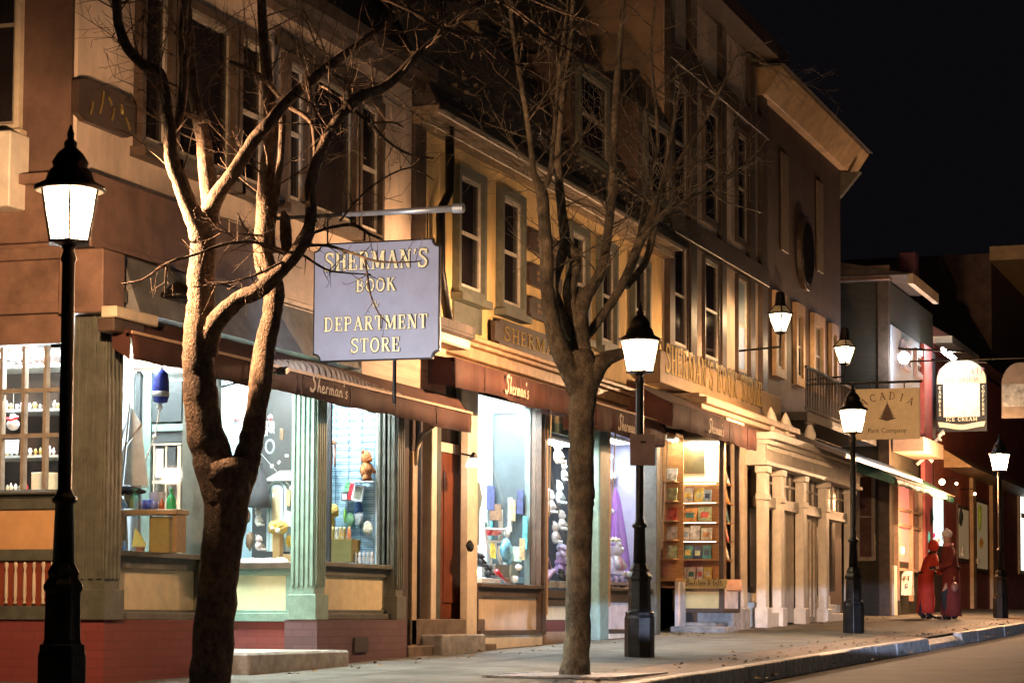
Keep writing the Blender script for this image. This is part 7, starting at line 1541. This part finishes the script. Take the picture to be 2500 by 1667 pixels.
o = Tn('tulle_canopy', c, 'cone of pink purple tulle falling behind the crowned white bear', 'canopy'); mb = MB(); h = c.z - bt.z; s = sc(c); n = 40; base = len(mb.v)
for j in range(13):
    t = j / 12
    for k in range(n):
        a = 2 * math.pi * k / n; r = (.02 + .34 * t ** .8) * (1 + .13 * math.sin(7 * a + 2 * t)); mb.v.append(Vector((c.x + .15 * t + r * 1.25 * math.cos(a), c.y + .03 + r * .55 * math.sin(a), c.z - h * t)))
for j in range(12):
    for k in range(n): q_ = j * n + k; q2 = j * n + (k + 1) % n; mb.f.append((q_, q2, q2 + n, q_ + n))
tm = bpy.data.materials.new('purple_tulle'); tm.use_nodes = True; nt = tm.node_tree; nt.nodes.remove(nt.nodes['Principled BSDF'])
df = nt.nodes.new('ShaderNodeBsdfDiffuse'); df.inputs[0].default_value = (.62, .24, .75, 1); tl = nt.nodes.new('ShaderNodeBsdfTranslucent'); tl.inputs[0].default_value = (.62, .24, .75, 1)
ts = nt.nodes.new('ShaderNodeBsdfTransparent'); m1 = nt.nodes.new('ShaderNodeMixShader'); m2 = nt.nodes.new('ShaderNodeMixShader'); m2.inputs[0].default_value = .55
nt.links.new(df.outputs[0], m1.inputs[1]); nt.links.new(tl.outputs[0], m1.inputs[2]); nt.links.new(ts.outputs[0], m2.inputs[1]); nt.links.new(m1.outputs[0], m2.inputs[2]); nt.links.new(m2.outputs[0], nt.nodes['Material Output'].inputs[0])
mb.build('cloth', tm, o, smooth=True)
o = plush('crowned_bear', 1503, 1362, YW + .22, 62, 100, WH, 'big white soft bear wearing a flower crown and purple glasses', m2=cm('pink_belly', (.7, .4, .45), .9))
c = Yp(1499, 1322, YW + .2); mb = MB()
for k in range(10): a = k * .628; mb.ball(c + Vector((.075 * math.cos(a), .06 * math.sin(a) - .02, .02 + .012 * (k % 2))), .02)
mb.build('flower_crown', cm('cream_flowers', (.75, .72, .45)), o)
MB().box(c.x - .12, c.x - .1, c.y - .06, c.y + .06, c.z - .06, c.z - .02).build('glasses', PUR, o, bevel=.004)
o, p0, p1, z1 = ybox('glass_case', 1482, 1536, 1399, 1440, YW + .08, .3, None or cm('blue_acrylic', (.3, .36, .6), .2), 'blue tinted acrylic tray of tiny soft toys below the crowned bear', 'tray')
for k, a in enumerate((1490, 1504, 1518)): plush('tiny_plush', a, 1420, YW + .06, 17, 30, cm('pale_lilac_plush', (.55, .5, .72), .9), 'tiny pale lilac toy, ' + ordw[k] + ' from the left in the acrylic tray', grp='tiny toys in the tray')
# ---- left side window shelves
def Sp(px, py, dx): return onX(px, py, XC + dx)
for k, (a, m, lb) in enumerate(((42, WPL, 'white miniature rocking chair on the top shelf'), (112, cm('pink_red_chair', (.6, .2, .18), .4), 'pinkish red miniature rocking chair on the top shelf'))):
    c = Sp(a, 891, .6); o = Tn('miniature_chair', c, lb, 'miniature chair', 'miniature chairs'); s = sc(c); w_ = 17 / s; h_ = 42 / s; mb = MB()
    for sy in (-1, 1): mb.tube([c + Vector((0, sy * w_, .02)), c + Vector((.03, sy * w_ * .8, h_))], .008, 6); mb.tube([c + Vector((-.1, sy * w_, .02)), c + Vector((-.1, sy * w_, h_ * .5)), c + Vector((.02, sy * w_, h_ * .52))], .007, 6); mb.tube([c + Vector((-.14, sy * w_ * 1.1, .03)), c + Vector((-.05, sy * w_ * 1.1, .008)), c + Vector((.06, sy * w_ * 1.1, .03))], .008, 6)
    mb.box(c.x - .1, c.x + .02, c.y - w_, c.y + w_, c.z + h_ * .3, c.z + h_ * .36)
    for j in range(4): y = c.y - w_ * .6 + j * w_ * .4; mb.tube([(c.x + .01, y, c.z + h_ * .36), (c.x + .03, y, c.z + h_ * .95)], .004, 5)
    mb.build('chair', m, o)
o = Tn('snowman_ornament', Sp(32, 1038, .3), 'round white snowman ornament with a red scarf in the side window', 'ornament'); c = Sp(32, 1036, .3); MB().ball(c, .05, .055, .05).ball(c + Vector((0, 0, .06)), .03).build('body', WH, o, smooth=True); MB().tube([c + Vector((0, .06, .05)), c + Vector((-.04, 0, .035)), c + Vector((0, -.05, .06))], .014, 6).build('scarf', REDP, o)
MB().tube([c + Vector((0, 0, .09)), c + Vector((0, 0, .3))], .002, 4).build('thread', ROPE, o)
o = Tn('white_tray', Sp(20, 1100, .3), 'white tilted tray card in the side window', 'tray'); p0, p1 = Sp(-20, 1108, .3), Sp(43, 1072, .3); MB().prism([(p0.x, p0.y, p0.z), (p0.x, p1.y, p0.z), (p0.x + .05, p1.y + .02, p1.z), (p0.x + .05, p0.y, p1.z)], (.01, 0, 0)).build('card', WPL, o)
for k, (a, c_, t, b_, m, lb) in enumerate(((76, 101, 1153, 1177, cm('cream_card_box', (.68, .6, .4)), 'left cream card box on the side window floor'), (103, 133, 1153, 1177, cm('cream_card_box', (.68, .6, .4)), 'right cream card box on the side window floor'))):
    p0, p1 = Sp(a, b_, .35), Sp(c_, t, .35); o = Tn('card_box', p0, lb, 'box', 'cream card boxes'); MB().box(XC + .35, XC + .45, p0.y, p1.y, zl0 + .002, p1.z).build('box', m, o, bevel=.003)
k = 0
for py, n_, zz in ((893, 0, 0), (1000, 14, .5), (1112, 13, .5), (1178, 12, .3)):
    for j in range(n_):
        px = -6 + j * 11.5 + random.uniform(-2, 2); c = Sp(px, py, zz)
        if py == 1178:
            if 72 < px < 136: continue
            c.z = zl0 + .002
        m = random.choice([WPL, TR[2], TR[3], TR[0], REDP] if py != 1000 else [TR[2], cm('smoky_trinket', (.18, .17, .16), .3), TR[0]]); r = random.uniform(.012, .022)
        o = Tn('trinket', c, ('small %s on the %s of the side window, %s along' % ({'white_gloss': 'white trinket', 'clear_trinket': 'clear trinket', 'cream_trinket': 'cream trinket', 'brass_trinket': 'brass trinket', 'red_gloss': 'red trinket', 'smoky_trinket': 'smoky trinket'}[m.name], {1000: 'middle shelf', 1112: 'lower shelf', 1178: 'floor'}[py], (ordw + ['eleventh', 'twelfth', 'thirteenth', 'fourteenth'])[j])), 'trinket', 'trinkets in the side window')
        MB().lathe(c, [(r, 0), (r * .5, r), (r * 1.1, r * 2), (r * .6, r * 3), (.003, r * random.uniform(3.2, 4.5))], 8).build('body', m, o, smooth=True)
# ---- bookshelves
BC = [('cream', (.85, .78, .6)), ('white', (.88, .87, .82)), ('yellow', (.8, .58, .15)), ('orange', (.75, .35, .1)), ('pale green', (.5, .6, .35)), ('teal', (.06, .25, .25)), ('navy', (.04, .06, .15)), ('red', (.6, .1, .07)), ('light blue', (.35, .5, .65))]
def cover(nm, c): 
    key = 'cover_' + nm.replace(' ', '_')
    return mat(key, c, .4, noise=.35, scale=11)
rows = [((1652, 1664, 'cream'), (1667, 1692, 'white'), (1696, 1718, 'yellow'), (1718, 1737, 'light blue')), ((1654, 1664, 'cream'), (1668, 1702, 'orange'), (1705, 1737, 'pale green')), ((1653, 1664, 'light blue'), (1665, 1684, 'white'), (1686, 1709, 'white'), (1712, 1738, 'cream')), ((1655, 1668, 'navy'), (1669, 1692, 'teal'), (1694, 1714, 'navy'), (1716, 1736, 'teal')), ((1656, 1676, 'white'), (1678, 1698, 'cream'), (1702, 1717, 'white'), (1719, 1737, 'yellow'))]
flz = shelf_z + [zg0]
for r_, row in enumerate(rows):
    zb_r = shelf_z[r_ + 1] if r_ + 1 < len(shelf_z) else zg0 - .018
    for j, (a, c_, nm) in enumerate(row):
        col_ = dict(BC)[nm]; p0, p1 = onX(a, 1200, XG + .3), onX(c_, 1200, XG + .3); h = random.uniform(.19, .235) if c_ - a > 14 else .17
        if r_ == 4: h = .2
        o = Tn('book', (XG + .3, p0.y, zb_r), '%s covered book, %s from the left on the %s shelf of the lit bay' % (nm, ordw[j], ordw[r_]), 'book', 'books in the lit bay')
        MB().prism([(XG + .26, p0.y, zb_r + .001), (XG + .29, p0.y, zb_r + .001), (XG + .34, p0.y, zb_r + h), (XG + .31, p0.y, zb_r + h)], (0, p1.y - p0.y, 0)).build('cover', cover(nm, col_), o)
        if c_ - a > 14:
            cn = BC[(r_ * 3 + j * 2) % len(BC)]; w_ = p0.y - p1.y
            q = Vector((XG + .27, (p0.y + p1.y) / 2, zb_r + .03)); MB().prism([(XG + .2715 + .0, q.y + w_ * .3, zb_r + h * .28), (XG + .2715, q.y - w_ * .3, zb_r + h * .28), (XG + .2715 + h * .44 * .25, q.y - w_ * .3, zb_r + h * .66), (XG + .2715 + h * .44 * .25, q.y + w_ * .3, zb_r + h * .66)], (-.005, 0, .0)).build('cover_picture', cover(*cn), o)
for r_ in range(5):
    zb_r = shelf_z[r_]
    for j, x in enumerate((XG + .66, XG + .86)):
        nm, col_ = BC[(r_ * 2 + j * 3 + 1) % len(BC)]
        if x + .16 > XGe - .1: continue
        o = Tn('book', (x, yg0 + .15, zb_r), '%s book, %s one facing the street on the %s narrow shelf' % (nm, ['nearer', 'farther'][j], ordw[r_]), 'book', 'books facing the street')
        MB().prism([(x, yg0 + .1, zb_r + .001), (x, yg0 + .13, zb_r + .001), (x, yg0 + .18, zb_r + .2), (x, yg0 + .15, zb_r + .2)], (.15, 0, 0)).build('cover', cover(nm, col_), o)
p0, p1 = onX(1664, 1156, XG + .3), onX(1721, 1087, XG + .3)
o = Tn('framed_picture', (p0 + p1) / 2, 'square dark olive landscape picture mounted on the white board above the books', 'picture')
MB().box(XG + .3, XG + .33, onX(1651, 1120, XG + .3).y, yg0 + .16, shelf_z[0] + .002, zg1 - .08).build('mount_board', mat('bright_mount_board', (.82, .82, .76), .6, noise=.03), o)
MB().box(XG + .285, XG + .2995, p0.y, p1.y, p0.z, p1.z).build('picture', mat('olive_picture', (.03, .025, .008), .5, noise=.4, scale=5), o)
# ---- cords of the awnings
for k, (a, t, b_, a2) in enumerate(((1346, 1000, 1260, 1341), (1504, 1040, 1310, 1488), (1620, 1050, 1330, 1612), (1631, 1055, 1340, 1616))):
    o = Tn('hanging_rope', Yp(a, t, 8.85), 'thin brown awning cord hanging %s' % ['left of the mottled tree', 'in front of the tulle window', 'left of the lit bay, nearer one', 'left of the lit bay, farther one'][k], 'cord', 'awning cords')
    MB().tube([Yp(a, t, 8.85), Yp(a2, b_, 9.05)], .009, 5).build('cord', WD2, o)
# ---- sandwich board by the far shop
XS_ = 51.5; p0, p1 = onX(2200, 1452, XS_), onX(2225, 1393, XS_)
o = Tn('sandwich_board', Vector((XS_, p0.y, gnd(XS_))), 'white sandwich board with black letters beside the pair in red', 'sandwich board')
MB().prism([(XS_, p0.y, p0.z), (XS_, p1.y, p0.z), (XS_ + .12, p1.y, p1.z), (XS_ + .12, p0.y, p1.z)], (.03, 0, 0)).build('panel', WPL, o)
MB().prism([(XS_ + .35, p0.y, p0.z), (XS_ + .35, p1.y, p0.z), (XS_ + .17, p1.y, p1.z), (XS_ + .17, p0.y, p1.z)], (.02, 0, 0)).build('rear_panel', WPL, o)
mb_h = p1.z - p0.z
for t, f in (('PT', .62), ('S', .3)): letters(t, (XS_ + .12 * f - .004, (p0.y + p1.y) / 2, p0.z + mb_h * f), U, V, N, mb_h * .17, INK, o, bold=1.4)
# ================================================================== PEOPLE
def person(px, py, dist, facing, coat_c, label, hat=None, hood=False, hgt=1.62, bend=.0, coat_len=.62):
    b0 = atD(px, py, dist); g = gnd(b0.x, b0.y); o = thing('person', (b0.x, b0.y, g), label, 'person', 'people by the far shops')
    F = Vector((math.cos(facing), math.sin(facing), 0)); S = Vector((-F.y, F.x, 0)); O = Vector((b0.x, b0.y, g)); k = hgt / 1.7
    def P(f, s, z): return O + F * f * k + S * s * k + Vector((0, 0, z * k))
    skin = mat('skin_tone', (.45, .26, .18), .55, noise=.08); trou = mat('dark_trousers', (.02, .02, .025), .8); coat = coat_c
    J = {'pel': (P(0, 0, .92), .13), 'che': (P(.03 + bend * .5, 0, 1.25), .15), 'nek': (P(.05 + bend, 0, 1.44), .055), 'hd0': (P(.07 + bend, 0, 1.53), .075), 'hd1': (P(.08 + bend, 0, 1.62), .082), 'hd2': (P(.08 + bend, 0, 1.69), .05)}
    E = [('pel', 'che'), ('che', 'nek'), ('nek', 'hd0'), ('hd0', 'hd1'), ('hd1', 'hd2')]
    for s, n in ((1, 'l'), (-1, 'r')):
        st = .12 * s
        J.update({n + 'hip': (P(0, .09 * s, .86), .1), n + 'kn': (P(.05 + st, .1 * s, .48), .06), n + 'an': (P(-.02 + st, .1 * s, .09), .042), n + 'toe': (P(.14 + st, .1 * s, .035), .035),
                  n + 'sh': (P(.03 + bend * .8, .17 * s, 1.38), .06), n + 'el': (P(.06 + bend, .23 * s, 1.1), .045), n + 'wr': (P(.26 + bend, .15 * s, 1.02), .032), n + 'ha': (P(.33 + bend, .12 * s, 1.02), .03)})
        E += [('pel', n + 'hip'), (n + 'hip', n + 'kn'), (n + 'kn', n + 'an'), (n + 'an', n + 'toe'), ('che', n + 'sh'), (n + 'sh', n + 'el'), (n + 'el', n + 'wr'), (n + 'wr', n + 'ha')]
        for f in range(4): J[n + 'f%d' % f] = (P(.41 + bend - .01 * abs(f - 1.5), (.12 * s) + (f - 1.5) * .017, 1.005 - .01 * f), .0085); E.append((n + 'ha', n + 'f%d' % f))
        J[n + 'th'] = (P(.36 + bend, .12 * s - .045 * s, 1.04), .009); E.append((n + 'ha', n + 'th'))
    ks = list(J); me = bpy.data.meshes.new('body'); me.from_pydata([tuple(J[a][0]) for a in ks], [(ks.index(a), ks.index(b_)) for a, b_ in E], [])
    bo = bpy.data.objects.new('body', me); col.objects.link(bo); bo.modifiers.new('skin', 'SKIN'); bo.modifiers['skin'].use_smooth_shade = True
    for i, a in enumerate(ks): v = me.skin_vertices[0].data[i]; v.radius = (J[a][1] * k,) * 2; v.use_root = (i == 0)
    bo.modifiers.new('sub', 'SUBSURF').levels = 1; bo.modifiers['sub'].render_levels = 2; me.materials.append(skin); bo.parent = o; bo.matrix_parent_inverse = wm(o).inverted()
    # coat: closed long coat with sleeves
    def oval(mb, ring, n=20):
        base = len(mb.v)
        for c, a, b_ in ring:
            for j in range(n): th = 2 * math.pi * j / n; w = 1 + .05 * math.sin(5 * th + c.z * 7) + .03 * math.sin(11 * th - c.z * 12); mb.v.append(c + F * (a * w * math.cos(th)) + S * (b_ * w * math.sin(th)))
        for i in range(len(ring) - 1):
            for j in range(n): q_ = base + i * n + j; q2 = base + i * n + (j + 1) % n; mb.f.append((q_, q2, q2 + n, q_ + n))
        mb.f.append(tuple(base + j for j in range(n - 1, -1, -1))); mb.f.append(tuple(base + (len(ring) - 1) * n + j for j in range(n)))
    mb = MB(); lo = 1.0 - coat_len * 1.05 - .12
    oval(mb, [(P(.0, 0, lo), .2 * k, .25 * k), (P(.01, 0, lo + .2), .19 * k, .24 * k), (P(.0, 0, .9), .165 * k, .215 * k), (P(.02 + bend * .3, 0, 1.1), .15 * k, .2 * k), (P(.03 + bend * .6, 0, 1.3), .145 * k, .215 * k), (P(.04 + bend * .8, 0, 1.4), .11 * k, .19 * k), (P(.05 + bend, 0, 1.47), .075 * k, .085 * k)])
    for s, n in ((1, 'l'), (-1, 'r')): mb.tube([J[n + 'sh'][0], J[n + 'el'][0], J[n + 'wr'][0]], [.085 * k, .07 * k, .055 * k], 12)
    mb.build('coat', coat, o, smooth=True)
    mb = MB(); mb.lathe(P(.02 + bend * .2, 0, 1.02), [(.185 * k, -.02), (.19 * k, 0), (.185 * k, .025)], 18, sx=.9, sy=1.12, rot=facing); mb.build('belt', mat('dark_belt', (.03, .015, .012), .5), o, smooth=True)
    MB().lathe(P(.04 + bend, 0, 1.43), [(.12 * k, 0), (.1 * k, .04 * k), (.085 * k, .07 * k)], 16).build('collar', mat('dark_collar', (.05, .02, .02), .9), o, smooth=True)
    mb = MB()
    for n in ('l', 'r'): mb.ball(J[n + 'ha'][0] + F * .03 * k, .05 * k, .045 * k, .035 * k, 10, 7)
    mb.build('gloves', mat('dark_gloves', (.03, .03, .035), .8), o, smooth=True)
    mb = MB()
    for s, n in ((1, 'l'), (-1, 'r')): mb.tube([J[n + 'hip'][0] - Vector((0, 0, .2)), J[n + 'kn'][0], J[n + 'an'][0] - Vector((0, 0, .02))], [.1 * k, .08 * k, .06 * k], 12)
    mb.build('trousers', trou, o, smooth=True)
    mb = MB()
    for s, n in ((1, 'l'), (-1, 'r')): a = J[n + 'an'][0]; mb.ball(a + F * .05 * k - Vector((0, 0, .035 * k)), .0001 + .07 * k, .07 * k, .05 * k); mb.ball(J[n + 'toe'][0], .06 * k, .055 * k, .036 * k)
    mb.build('shoes', BLACK, o, smooth=True)
    h1 = J['hd1'][0]
    mb = MB(); mb.ball(h1 + F * .085 * k - Vector((0, 0, .02)), .014); 
    for s in (1, -1): mb.ball(h1 + F * .075 * k + S * .03 * s * k + Vector((0, 0, .01)), .009)
    mb.build('face_features', skin, o)
    if hat: MB().ball(h1 + Vector((0, 0, .075 * k)) - F * .01, .105 * k, .105 * k, .09 * k, 16, 10, .02).ball(h1 + Vector((0, 0, .16 * k)), .035 * k).build('knit_hat', hat, o, smooth=True); MB().lathe(J['nek'][0] - Vector((0, 0, .03)), [(.09 * k, 0), (.11 * k, .04), (.1 * k, .1)], 14).build('scarf', cm('dusty_pink_scarf', (.6, .25, .25), .9), o, smooth=True)
    if hood: MB().ball(h1 - F * .03 * k + Vector((0, 0, .0)), .125 * k, .125 * k, .145 * k, 16, 10).build('hood', coat, o, smooth=True)
    return o
person(2260, 1505, 47.5, R(-62), cm('bright_red_coat', (.5, .04, .02), .8, bump=.3), 'person in a hooded bright red coat leaning toward the companion', hood=True, hgt=1.55, bend=.14, coat_len=.72)
pr = person(2322, 1508, 47.2, R(112), cm('wine_red_coat', (.17, .025, .022), .85, bump=.3), 'person in a long wine red coat with a pale knit hat, carrying a pale bag', hat=cm('pale_knit', (.7, .6, .58), .95, bump=.6), hgt=1.72, coat_len=.78)
c = atD(2330, 1432, 46.9); o = Tn('shopping_bag', c, 'pale pinkish handbag held low by the person in the knit hat', 'bag'); MB().ball(c, .14, .07, .1, 14, 10, .04).tube([c + Vector((-.08, 0, .07)), c + Vector((0, 0, .2)), c + Vector((.08, 0, .07))], .008, 6).build('bag', cm('pinkish_leather', (.4, .2, .18), .5), o, smooth=True)

for r_ in range(5):
    z_ = shelf_z[r_]; nm, col_ = BC[(r_ * 3 + 1) % len(BC)]; p0, p1 = onX(1628, 1200, xl1 - .12), onX(1652, 1200, xl1 - .12)
    o = Tn('book', (xl1 - .1, p0.y, z_), '%s book on the %s shelf of the narrow case left of the bay' % (nm, ordw[r_]), 'book', 'books in the narrow case')
    MB().prism([(xl1 - .14, p0.y, z_ + .001), (xl1 - .11, p0.y, z_ + .001), (xl1 - .06, p0.y, z_ + .2), (xl1 - .09, p0.y, z_ + .2)], (0, p1.y - p0.y, 0)).build('cover', cover(nm, col_), o)
